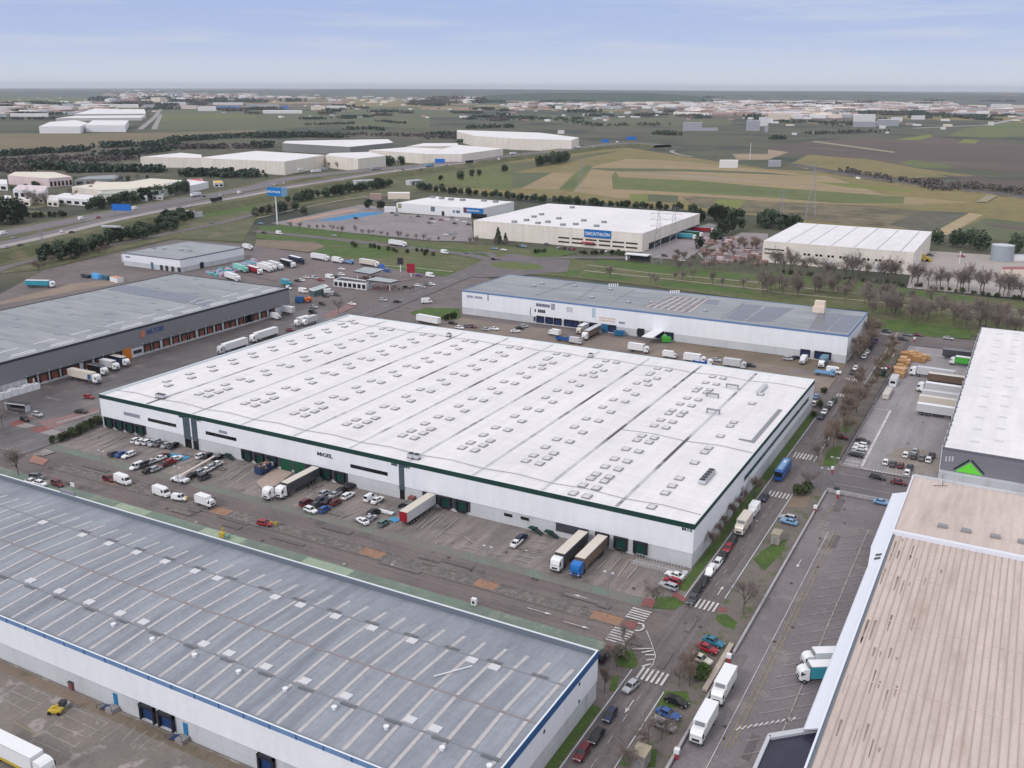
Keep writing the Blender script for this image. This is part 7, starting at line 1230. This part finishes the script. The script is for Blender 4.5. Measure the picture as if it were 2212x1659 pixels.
# scattered goods in the fenced yard beside the small depot
gm_ = M(); RG = random.Random(8); gc = [pl('goods_blue', 110, 140, 180), pl('goods_teal', 80, 170, 170), pl('goods_lilac', 160, 160, 190), pl('goods_pink', 190, 130, 150), pl('goods_pale', 180, 186, 196)]
c0, c1, c2_, c3_ = (Vector(g(1, 0, *p)) for p in ((1790, 150), (2200, 40), (2240, 80), (1900, 190)))
for i in range(160):
    u, v = RG.random(), RG.random(); p = (c0 * (1 - u) + c1 * u) * (1 - v) + (c3_ * (1 - u) + c2_ * u) * v; s_ = RG.uniform(.5, 1.6); gm_.box(p.x - s_, p.x + s_, p.y - s_ * .7, p.y + s_ * .7, 0, RG.uniform(.5, 1.8), RG.choice(gc))
tag(link('stored_goods', gm_.mesh('stored_goods')), 'jumble of pale blue stored goods in the fenced depot yard', 'goods', None, 'stuff')
gm_ = M()
for i in range(95):
    a = g(0, 2, *(RG.uniform(1650, 2180), RG.uniform(1370, 1600))); s_ = RG.uniform(1, 2.6); gm_.box(a[0] - s_, a[0] + s_, a[1] - s_ * .7, a[1] + s_ * .7, 0, RG.uniform(.8, 2.6), RG.choice([pl('tile_red', 150, 118, 112), pl('tile_pink', 166, 154, 152), pl('tile_rust', 138, 100, 98), pl('pale_stack', 190, 180, 184), paint('yellow') if i % 14 == 0 else pl('tile_red', 150, 118, 112)]))
tag(link('stored_pallets', gm_.mesh('stored_pallets')), 'mass of reddish stacked goods left of the cream warehouse', 'goods', None, 'stuff')
a = g(0, 3, 1345, 1570); t = thing('yellow_machine', 'yellow wheeled loader at the right end of the cream warehouse', 'loader', (*a, .3), .3); part('body', M().box(-3, 3, -1.5, 1.5, 1, 3, paint('yellow')).box(-2.5, .5, -1.2, 1.2, 3, 4.6, paint('yellow')), t); part('bucket', M().box(3, 4.6, -1.7, 1.7, .3, 1.8, pl('bucket', 190, 160, 50)), t)
for x in (-1.8, 1.8): part('wheel', M().cyl(x, .9, -1.7, -1.1, .9, black, 10, axis='y'), t); part('wheel', M().cyl(x, .9, 1.1, 1.7, .9, black, 10, axis='y'), t)
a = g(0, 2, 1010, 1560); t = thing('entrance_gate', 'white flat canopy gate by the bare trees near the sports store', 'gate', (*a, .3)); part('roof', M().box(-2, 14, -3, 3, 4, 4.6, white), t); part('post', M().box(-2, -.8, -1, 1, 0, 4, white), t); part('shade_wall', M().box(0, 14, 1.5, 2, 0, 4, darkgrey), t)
# power pylons and masts
def pylon(r, c, x, y, h, lab, wd=2.6):
    a = g(r, c, x, y); t = thing('power_pylon', lab, 'pylon', (*a, .2), .3, 'lattice power pylons'); mm = M(); pg_ = pl('pylon_steel', 150, 150, 160)
    for sx in (-1, 1):
        for sy in (-1, 1): mm.tube((sx * wd, sy * wd, 0), (sx * .35, sy * .35, h), .16, pg_, 4, .08)
    n = 9
    for i in range(n):
        k0 = 1 - i / n * .87; k1 = 1 - (i + 1) / n * .87; z0, z1 = h * i / n, h * (i + 1) / n
        for s in (-1, 1): mm.tube((s * wd * k0, -wd * k0, z0), (s * wd * k1, wd * k1, z1), .08, pg_); mm.tube((-wd * k0, s * wd * k0, z0), (wd * k1, s * wd * k1, z1), .08, pg_)
    part('tower', mm, t); am = M()
    for z in (.72, .84, .95): am.tube((-h * .16, 0, h * z), (h * .16, 0, h * z), .12, pg_); am.tube((-h * .16, 0, h * z), (0, 0, h * (z + .06)), .08, pg_); am.tube((h * .16, 0, h * z), (0, 0, h * (z + .06)), .08, pg_)
    part('cross_arm', am, t)
pylon(0, 3, 365, 1180, 46, 'tall lattice pylon in front of the scrubby field', 4); pylon(0, 2, 590, 970, 34, 'thin lattice pylon on the stubble left of the green strip', 3); pylon(0, 2, 1250, 1590, 34, 'slim lattice pylon before the cream sports store corner', 3); pylon(0, 2, 1385, 1500, 32, 'slim lattice pylon in the sports store yard', 3); pylon(0, 0, 375, 1470, 14, 'small pylon on the motorway bank', 1.5); pylon(0, 3, 110, 1210, 26, 'small pylon behind the tree row', 2)
a = g(0, 2, 2055, 690); t = thing('radio_mast', 'red and white radio mast beside the small plant building', 'mast', (*a, .3)); part('mast', M().tube((0, 0, 0), (0, 0, 26), .5, white, 6, .3).tube((0, 0, 26), (0, 0, 42), .3, pl('mast_red', 190, 90, 80), 6, .15), t)
# ------------------------------------------------------------------ trees and hedges
bark = mat('bark', lin(116, 105, 100), lin(98, 89, 86), s=1, fine=.1); twigm = mat('bare_twigs', lin(142, 129, 124), lin(120, 110, 106), s=.3, fine=.15, fs=.6); twigb = mat('brown_twigs', lin(140, 123, 112), lin(118, 104, 95), s=.3, fine=.15, fs=.6)
leafd = mat('dark_needles', lin(62, 76, 58), lin(80, 92, 72), s=.5, fine=.25, fs=1.2); leafg = mat('green_leaves', lin(64, 82, 44), lin(82, 98, 54), s=.6, fine=.25, fs=1.5); leafo = mat('olive_leaves', lin(62, 72, 48), lin(80, 86, 60), s=.5, fine=.25, fs=1.2)
def bare_tree(seed, tw, h=8.5, spread=1.0, thin=.024):
    r = random.Random(seed); tr = M(); cr = M()
    def grow(p, d, ln_, rad_, lev):
        e = p + d * ln_; (tr if lev < 2 else cr).tube(p, e, rad_, bark if lev < 2 else tw, 4 if lev < 2 else 3, max(rad_ * .65, thin * .7))
        if lev >= 5: return
        for i in range((5, 4, 4, 3, 3)[lev]):
            a = r.uniform(0, 2 * math.pi); k = r.uniform(.45, .95) * spread * (1.0 if lev < 3 else 1.2); u = d.orthogonal().normalized(); v = d.cross(u)
            nd = (d + (u * math.cos(a) + v * math.sin(a)) * k + Vector((0, 0, .12))).normalized(); st = p + d * ln_ * r.uniform(.45 if lev == 0 else .3, 1)
            grow(st, nd, ln_ * r.uniform(.6, .84), max(rad_ * .55, thin), lev + 1)
    grow(Vector((0, 0, 0)), Vector((r.uniform(-.04, .04), r.uniform(-.04, .04), 1)).normalized(), h * .36, h * .02, 0)
    return tr.mesh('trunk'), cr.mesh('crown')
def leafy(seed, shape, h, wd, n, size, m1, trunk=True):
    r = random.Random(seed); cr = M(); cl = []
    nb = 9
    for i in range(nb):
        z = r.uniform(.2, .9); a = r.uniform(0, 6.28); rr = (1 - z) * .8 if shape == 'cone' else math.sqrt(max(.05, 1 - (2 * z - 1) ** 2)) * .6
        cl.append((Vector((rr * math.cos(a) * wd / 2, rr * math.sin(a) * wd / 2, h * (.12 + .85 * z))), r.uniform(.3, .5) * wd * (.6 if shape == 'cone' else .8)))
    for i in range(n):
        if shape == 'cone':
            z = r.random() ** 1.4; rr = (1 - z) ** .8 * math.sqrt(r.uniform(.25, 1)) * wd / 2 * r.uniform(.8, 1.1); a = r.uniform(0, 6.28); c = Vector((rr * math.cos(a), rr * math.sin(a), h * (.08 + .92 * z)))
        else:
            o, rr = r.choice(cl); d = Vector((r.gauss(0, 1), r.gauss(0, 1), r.gauss(0, .8))).normalized(); c = o + d * rr * r.uniform(.6, 1.0)
            if c.z < .3: c.z = r.uniform(.3, 1)
        u = Vector((r.gauss(0, 1), r.gauss(0, 1), r.gauss(0, .6))).normalized(); v = u.orthogonal().normalized(); s_ = size * r.uniform(.6, 1.3)
        cr.poly([c + u * s_, c + v * s_ * .7, c - u * s_, c - v * s_ * .7], m1)
    tr = M().tube((0, 0, 0), (0, 0, h * .75), h * .022, bark, 5, h * .006)
    for i in range(4): a = i * 1.6; tr.tube((0, 0, h * (.25 + .1 * i)), (math.cos(a) * wd * .3, math.sin(a) * wd * .3, h * (.45 + .1 * i)), h * .01, bark, 4, .02)
    return tr.mesh('trunk'), cr.mesh('crown')
TREE = {'bare': [bare_tree(s, twigm) for s in (1, 2, 3)], 'brown': [bare_tree(s, twigb, 8.5, .7) for s in (11, 12, 13)],
        'pine': [leafy(s, 'round', 7.6, 6.2, 640, .66, leafd) for s in (21, 22, 23)], 'cone': [leafy(s, 'cone', 8, 4.4, 520, .5, leafd) for s in (31, 32)], 'green': [leafy(s, 'round', 4, 4.6, 520, .42, leafg) for s in (41, 42)], 'olive': [leafy(s, 'round', 3.4, 4.2, 420, .42, leafo) for s in (51, 52)]}
TN = {'bare': 'bare_tree', 'brown': 'bare_tree', 'pine': 'evergreen_tree', 'cone': 'conifer_tree', 'green': 'green_shrub', 'olive': 'olive_shrub'}
RTr = random.Random(77)
def tree(kind, xy, sc_, label, group, z=.2):
    k = RTr.randrange(len(TREE[kind])); t = thing(TN[kind], label, 'shrub' if 'shrub' in TN[kind] else 'tree', (xy[0], xy[1], z), RTr.uniform(0, 6.28), group)
    t.scale = (sc_ * RTr.uniform(.9, 1.1), sc_ * RTr.uniform(.9, 1.1), sc_ * RTr.uniform(.88, 1.12))
    for n, me in zip(('trunk', 'crown'), TREE[kind][k]): link(n, me, t)
TENS = {7: 'seventy', 2: 'twenty', 3: 'thirty', 4: 'forty', 5: 'fifty', 6: 'sixty'}
def ordw(i):
    if i < 20: return ORD[i]
    a, b = divmod(i + 1, 10); return (TENS[a][:-1] + 'ieth') if b == 0 else TENS[a] + '-' + ORD[b - 1]
def belt(kind, pts, n, jit, sc_, phrase, group, z=.2, what=None):
    """trees standing along a line, told apart by their place in it"""
    P_ = [Vector(p) for p in pts]; seg = [(P_[i + 1] - P_[i]).length for i in range(len(P_) - 1)]; tot = sum(seg); L_ = []
    for i in range(n):
        d = tot * (i + .5) / n
        for j, s_ in enumerate(seg):
            if d <= s_ or j == len(seg) - 1: p = P_[j] + (P_[j + 1] - P_[j]) * (d / s_); break
            d -= s_
        L_.append(p + Vector((RTr.gauss(0, jit), RTr.gauss(0, jit))))
    L_.sort(key=lambda p: (p.x - CP.x) * CR.x + (p.y - CP.y) * CR.y - 0 if False else ((Vector((p.x - CP.x, p.y - CP.y, -CP.z))).dot(CR)) / (Vector((p.x - CP.x, p.y - CP.y, -CP.z))).dot(CF))
    for i, p in enumerate(L_): tree(kind, p, sc_ * RTr.uniform(.75, 1.2), f'{ordw(i)} {what or TN[kind].replace("_", " ")} from the left {phrase}', group, z)
def scatter(kind, items, lab_group, phrase, z=.2):
    for i, (r, c, x, y, s_) in enumerate(items): tree(kind, g(r, c, x, y), s_, f'{ordw(i)} {TN[kind].replace("_", " ")} {phrase}' if len(items) > 1 else phrase, lab_group, z)
belt('pine', gp(0, 0, (400, 1580), (650, 1500), (900, 1430), (1180, 1360), (1420, 1300), (1500, 1220), (1690, 1200)), 74, 4, 1.0, 'in the dense dark belt below the motorway', 'dark belt below the motorway')
belt('pine', gp(0, 1, (330, 1060), (600, 1010), (900, 960), (1130, 920)), 44, 4, 1.05, 'in the belt right of the blue pylon sign', 'dark belt right of the pylon sign')
belt('pine', gp(0, 0, (770, 1130), (1000, 1085), (1300, 1030), (1600, 965)), 38, 4, 1.25, 'between the motorway and the white shops', 'evergreens by the shops', .5)
belt('pine', gp(0, 0, (-20, 1250), (80, 1230), (170, 1210)), 7, 5, 2.0, 'in the big clump at the left edge', 'clump at the left edge', .3)
belt('pine', gp(0, 1, (1400, 940), (1700, 985), (2212, 1030)) + gp(0, 2, (300, 1062), (800, 1098), (1300, 1128), (1620, 1150)), 66, 2.5, .85, 'in the row behind the sports stores', 'row behind the sports stores')
belt('pine', gp(0, 2, (1640, 1230), (1740, 1215), (1880, 1225), (2212, 1260)) + gp(0, 3, (0, 1290), (250, 1270)), 22, 5, 1.4, 'behind the cream warehouse', 'evergreens behind the cream warehouse')
scatter('pine', [(0, 3, 1450, 1420, 1.3), (0, 3, 1635, 1440, 1.6), (0, 3, 1735, 1450, 1.5), (0, 3, 1838, 1475, 1.6), (0, 3, 2140, 1500, 1.5), (0, 3, 2260, 1520, 1.4)], 'dark trees by the pale yard', 'from the left along the pale yard')
scatter('pine', [(0, 2, 1760, 1390, 1.3), (0, 2, 1830, 1350, 1.5), (0, 2, 1900, 1320, 1.4), (0, 2, 1960, 1300, 1.3), (0, 2, 1620, 1460, 1.1)], 'dark trees by the stacked goods', 'beside the reddish stacked goods')
belt('pine', gp(0, 2, (190, 745), (330, 730), (470, 700)), 14, 5, 1.7, 'in the clump beside the motorway fields', 'clump by the fields')
scatter('cone', [(0, 1, 2092, 1415, 1.35), (0, 1, 2155, 1418, .95)], 'conifers by the sports store wall', 'from the left at the cream sports store wall')
scatter('pine', [(0, 1, 1120, 750, 1.9), (0, 1, 1165, 755, 1.9), (0, 1, 1250, 750, 1.7), (0, 1, 1765, 865, 1.4), (0, 1, 1865, 845, 1.1), (0, 1, 1930, 830, .9), (0, 1, 2150, 795, 1.3), (0, 1, 1600, 875, .9), (0, 1, 415, 1175, 1.0), (0, 1, 975, 1120, 1.2), (0, 1, 1080, 1125, 1.2), (0, 1, 1425, 955, 1.2)], 'lone dark trees', 'of the lone dark trees around the motorway grass')
belt('pine', gp(0, 1, (0, 1180), (130, 1160), (300, 1110)), 9, 4, 1.0, 'in the mixed belt beside the pylon sign', 'mixed belt beside the pylon sign')
belt('bare', gp(0, 1, (20, 1195), (150, 1165), (320, 1110)), 9, 4, 1.1, 'in the mixed belt beside the pylon sign', 'mixed belt beside the pylon sign')
belt('bare', gp(1, 3, (10, 130), (300, 150), (700, 190), (1240, 240), (1700, 300), (2300, 390)), 40, 2.5, 1.69, 'in the row before the cream warehouse and pale yard', 'bare row before the cream warehouse')
belt('bare', gp(1, 3, (0, 330), (330, 340), (560, 360)), 12, 4, 1.50, 'on the grass behind the blue fascia warehouse', 'bare trees on the grass')
belt('bare', gp(1, 3, (880, 470), (1150, 540), (1500, 590), (1800, 620), (2300, 700)), 24, 4, 1.56, 'on the green behind the slab yard', 'bare trees behind the slab yard')
belt('bare', gp(1, 3, (700, 400), (1200, 480), (1700, 540), (2300, 600)), 18, 5, 1.38, 'in the second row behind the slab yard', 'bare trees second row')
belt('bare', gp(1, 2, (900, 210), (1160, 255), (1500, 220), (2000, 300), (2212, 330)), 10, 4, 1.0, 'on the grass strips behind the solar roof', 'bare trees behind the solar roof')
belt('brown', [(4.2, 203), (3.4, 215), (3.2, 228), (3, 240), (2.5, 252), (2, 262)], 14, .7, 1.25, 'in the brown screen at the blue fascia warehouse end', 'brown tree screen')
scatter('brown', [(1, 3, 690, 1330, 1.35), (1, 3, 730, 1240, 1.25), (1, 3, 770, 1180, 1.2), (1, 3, 800, 1120, 1.2), (1, 3, 700, 1420, 1.0), (1, 3, 780, 1290, 1.0), (1, 3, 840, 1240, .9)], 'bare street trees', 'in the street clump beside the fenced yard')
scatter('bare', [(2, 3, 430, 400, 1.0), (2, 3, 350, 640, 1.0), (2, 3, 480, 330, .8)], 'bare street trees by the crossing', 'by the street crossing near the slab yard')
belt('brown', [(1.4, 8), (1.4, 18), (1.5, 28), (1.4, 40), (1.5, 52)], 7, .4, .75, 'along the right wall of the white warehouse', 'thin trees along the white wall', .25)
scatter('bare', [(3, 2, 1245, 275, 1.0)], 'bare street trees at the corner', 'bare tree at the corner beside the red paving'); scatter('bare', [(3, 2, 2000, 330, 1.15)], 'bare street trees at the corner', 'large bare tree on the island right of the zebra crossing')
scatter('bare', [(3, 2, 905, 800, .95)], 'bare street trees at the corner', 'bare ivy tree beside the grey roofed warehouse corner'); scatter('bare', [(3, 2, 985, 690, .85)], 'bare street trees at the corner', 'bare tree over the bent white markings')
scatter('bare', [(3, 2, 1440, 960, .8)], 'bare street trees at the corner', 'bare tree beside the green bush by the angled bays'); scatter('bare', [(3, 2, 1290, 1420, .9)], 'bare street trees at the corner', 'bare tree below the silver estate car')
scatter('brown', [(3, 2, 1560, 830, .7), (3, 2, 1480, 880, .75), (3, 2, 1530, 960, .7)], 'bare street trees by the bush', 'in the brown scrub beside the angled bays'); scatter('brown', [(3, 2, 800, 1010, .8)], 'bare street trees at the corner', 'thin brown tree against the grey roofed warehouse end wall'); scatter('bare', [(2, 0, 160, 510, 1.25)], 'bare street trees at the corner', 'bare tree at the left edge beyond the grey roof'); scatter('bare', [(2, 0, 20, 80, .9)], 'bare street trees at the corner', 'small bare tree on the left crossing')
scatter('bare', [(1, 1, 715, 500, 1.05)], 'bare street trees at the corner', 'bare tree between the service yard and the white roof corner')
scatter('green', [(3, 2, 1600, 880, .55), (3, 2, 1650, 870, .6), (3, 2, 1630, 905, .5)], 'green bushes by the angled bays', 'by the beige estate car and angled bays'); scatter('green', [(3, 2, 950, 720, .6)], 'green bushes by the angled bays', 'ivy green bush on the corner island'); scatter('olive', [(2, 3, 270, 680, .85), (2, 3, 350, 665, .8)], 'round bushes by the zebra crossing', 'of the round hedge by the zebra crossing')
scatter('olive', [(2, 0, 465, 235, .55), (2, 0, 520, 222, .65), (2, 0, 570, 205, .7), (2, 0, 620, 185, .7), (2, 0, 670, 165, .7), (2, 0, 715, 140, .75), (2, 0, 760, 118, .75), (2, 0, 805, 95, .75), (2, 0, 850, 75, .75)], 'hedge at the left end of the white warehouse', 'from the left in the hedge by the white warehouse')
scatter('olive', [(1, 3, 480, 1185, .6), (1, 3, 440, 1310, .6), (1, 3, 400, 1390, .5)], 'bushes at the white warehouse corner', 'at the far corner of the white warehouse'); scatter('olive', [(1, 1, 1700, 545, .9), (1, 1, 1640, 560, .8)], 'dark bushes on the green corner', 'on the green patch before the blue fascia warehouse')
belt('bare', gp(0, 1, (280, 1290), (600, 1300), (900, 1330), (1250, 1370), (1600, 1410)), 22, 2, .75, 'along the sports store car park', 'bare trees along the car park')
belt('bare', gp(0, 1, (1700, 1410), (1950, 1430), (2212, 1450)), 8, 2, .7, 'under the cream sports store wall', 'bare trees under the cream wall')
belt('brown', gp(0, 2, (1450, 1600), (1700, 1560), (2000, 1500), (2230, 1440)), 24, 7, 1.05, 'in the brown thicket left of the cream warehouse', 'brown thicket'); belt('bare', gp(0, 2, (1350, 1640), (1650, 1650), (1950, 1640), (2230, 1630)), 12, 3, 1.0, 'below the stacked goods', 'bare trees below the stacked goods')
belt('olive', gp(0, 1, (820, 1430), (900, 1450), (1010, 1450)) + gp(0, 1, (1250, 1500), (1380, 1480), (1560, 1530)), 14, 1.5, .7, 'on the parkland bank', 'parkland bushes')
belt('olive', gp(0, 2, (200, 1500), (300, 1490)), 4, 1, .6, 'on the triangle green', 'bushes on the triangle green'); belt('olive', gp(0, 2, (600, 1500), (900, 1515), (1100, 1530)), 12, 2, .7, 'before the cream sports store cars', 'bushes before the store')
belt('brown', gp(0, 1, (590, 740), (750, 770), (950, 765)), 12, 4, 1.2, 'before the far cream sheds', 'bare trees before the far sheds'); belt('bare', gp(1, 1, (1160, 290), (1290, 320), (1400, 300)), 6, 1.5, .45, 'in the hedge before the fuel canopy', 'bare hedge by the fuel station')
belt('bare', gp(0, 0, (230, 1060), (330, 1070), (420, 1090)), 6, 5, 1.6, 'before the white building with red letters', 'bare trees by the red letters'); belt('olive', gp(0, 0, (200, 1195), (350, 1185), (600, 1180)), 8, 2, 1.2, 'in the hedge left of the motorway sign', 'hedge left of the motorway sign'); belt('brown', gp(1, 0, (230, 160), (450, 80), (700, 30), (950, -50)), 14, 3, .8, 'on the brown bank left of the small depot', 'thicket by the small depot')
belt('brown', [(13.5, 92), (14, 112), (13, 128), (14.5, 142)], 9, .9, 1.15, 'along the fenced yard kerb', 'bare trees along the yard kerb')
belt('brown', [(14, 165), (14.5, 190), (14, 215), (13, 240)], 10, .9, 1.0, 'along the kerb below the pallet stacks', 'bare trees below the pallets')
belt('bare', gp(1, 3, (0, 260), (400, 300), (900, 360), (1500, 440)), 18, 3, 1.3, 'in the first row behind the blue fascia warehouse', 'bare first row behind the warehouse')
belt('bare', [(14, -62), (14, -76), (13.5, -90), (14, -104)], 5, .8, .95, 'along the kerb at the bottom of the street', 'bare trees at the street bottom')
belt('bare', gp(0, 0, (100, 1090), (300, 1060), (600, 1040), (800, 930), (1200, 860)), 18, 6, 1.2, 'among the workshops of the commercial strip', 'bare trees among the workshops'); belt('pine', gp(0, 0, (60, 960), (640, 890), (1060, 870), (1300, 860)), 12, 5, .8, 'among the workshops of the commercial strip', 'dark trees among the workshops')
belt('olive', gp(1, 3, (120, 150), (700, 215), (1250, 265), (2300, 400)), 40, 1.2, .55, 'in the dark hedge before the cream warehouse', 'dark hedge before the cream warehouse')
# far woods, read as one mass
wm = M(); RW = random.Random(31)
wd1 = mat('far_wood', lin(54, 68, 56), lin(68, 80, 66), s=.05, fine=.25, fs=.3); wd2 = mat('far_bare_wood', lin(100, 92, 88), lin(86, 80, 78), s=.05, fine=.2, fs=.3)
def wood(r, c, pts, n, jit, h, mt):
    P_ = gp(r, c, *pts)
    for i in range(int(n * 1.7)):
        k = RW.random() * (len(P_) - 1); j = int(k); a, b = Vector(P_[j]), Vector(P_[j + 1]); p = a + (b - a) * (k - j); hh = h * RW.uniform(.6, 1.15); p += Vector((RW.gauss(0, jit), RW.gauss(0, jit)))
        for q_ in range(11):
            cc = Vector((p.x + RW.gauss(0, hh * .22), p.y + RW.gauss(0, hh * .22), RW.uniform(.15, .95) * hh)); u = Vector((RW.gauss(0, 1), RW.gauss(0, 1), RW.gauss(0, .8))).normalized(); v = u.orthogonal().normalized(); s_ = hh * .26
            wm.poly([cc + u * s_, cc + v * s_, cc - u * s_, cc - v * s_], mt)
for a in ((0, 0, ((0, 660), (300, 640), (600, 625), (720, 610)), 90, 8, 9, wd1), (0, 0, ((250, 765), (500, 775), (880, 780)), 110, 6, 9, wd1), (0, 0, ((900, 590), (1150, 570)), 40, 8, 10, wd1), (0, 0, ((1230, 580), (1450, 570), (1480, 545)), 50, 8, 11, wd1), (0, 0, ((1500, 530), (1800, 515), (2212, 490)), 80, 8, 10, wd1), (0, 0, ((900, 665), (1200, 640), (1480, 605)), 90, 8, 9, wd1), (0, 0, ((620, 800), (1000, 790), (1390, 795)), 90, 7, 9, wd1), (0, 0, ((1600, 830), (1900, 830), (2212, 840)), 70, 10, 9, wd1), (0, 1, ((0, 590), (100, 580)), 30, 6, 11, wd1), (0, 1, ((0, 500), (400, 490), (740, 500)), 110, 14, 11, wd1), (0, 1, ((1520, 490), (1730, 480)), 30, 10, 10, wd1), (0, 1, ((1760, 540), (2050, 570)), 40, 6, 8, wd1), (0, 1, ((800, 605), (970, 615)), 20, 3, 8, wd1), (0, 1, ((1830, 420), (2212, 410)), 40, 10, 10, wd1), (0, 1, ((780, 430), (1000, 425), (1100, 440)), 30, 6, 8, wd1),
          (0, 0, ((0, 720), (300, 700), (700, 700), (1100, 690)), 160, 22, 7, wd2), (0, 0, ((1480, 590), (1800, 590), (2212, 590)), 110, 14, 8, wd2), (0, 0, ((0, 780), (200, 800)), 40, 10, 8, wd2), (0, 1, ((760, 475), (1500, 490), (1720, 510)), 110, 20, 7, wd2), (0, 2, ((540, 280), (700, 280)), 40, 30, 14, wd1), (0, 2, ((0, 350), (400, 340), (700, 400), (1300, 390)), 80, 20, 9, wd1), (0, 2, ((1250, 470), (1450, 480)), 30, 10, 9, wd1), (0, 3, ((400, 300), (900, 290), (1250, 300), (1700, 330)), 200, 60, 14, wd1), (0, 3, ((100, 370), (500, 370), (700, 400)), 70, 30, 9, wd1), (0, 3, ((40, 515), (130, 510)), 20, 6, 9, wd1), (0, 3, ((300, 470), (900, 450)), 50, 20, 7, wd1), (0, 1, ((450, 390), (850, 380)), 40, 10, 7, wd1), (0, 1, ((1050, 360), (1300, 380)), 25, 8, 7, wd1), (0, 3, ((660, 790), (900, 840), (1400, 920), (1560, 960)), 60, 7, 6, wd2), (0, 3, ((1340, 900), (1560, 950)), 40, 6, 7, wd2), (0, 3, ((1700, 920), (2200, 980)), 50, 12, 6, wd2), (0, 0, ((0, 340), (600, 340)), 60, 20, 8, wd1), (0, 0, ((420, 310), (640, 280)), 40, 20, 10, wd1)): wood(*a)
for i in range(130):
    c_ = RW.randrange(4); x, y = RW.uniform(-50, 2250), 170 + 190 * RW.random() ** 1.2; dx = RW.uniform(40, 260)
    if c_ == 0 and y > 300: continue
    dd_ = CP.z * FPX / max((OY[0] + y * .25) - 200, 6)
    wood(0, c_, ((x, y), (x + dx, y + RW.uniform(-6, 6))), int(10 + dx * .16), dd_ * .003, max(8, dd_ * .0022), wd1 if RW.random() < .75 else wd2)
tag(link('far_woods', wm.mesh('far_woods')), 'dark belts of far woodland and bare scrub on the plain', 'woods', None, 'stuff')
# ------------------------------------------------------------------ haze
hz = bpy.data.materials.new('haze'); hz.use_nodes = True; n = hz.node_tree.nodes; n.clear(); o_ = n.new('ShaderNodeOutputMaterial'); pv = n.new('ShaderNodeVolumePrincipled')
pv.inputs['Color'].default_value = (.82, .875, 1.0, 1); pv.inputs['Density'].default_value = 3.2e-5; pv.inputs['Anisotropy'].default_value = 0
hz.node_tree.links.new(pv.outputs[0], o_.inputs['Volume'])
hb = M().box(-32000, 32000, -700, 44000, -3, 175, hz); tag(link('haze', hb.mesh('haze')), None, None, None, 'stuff')
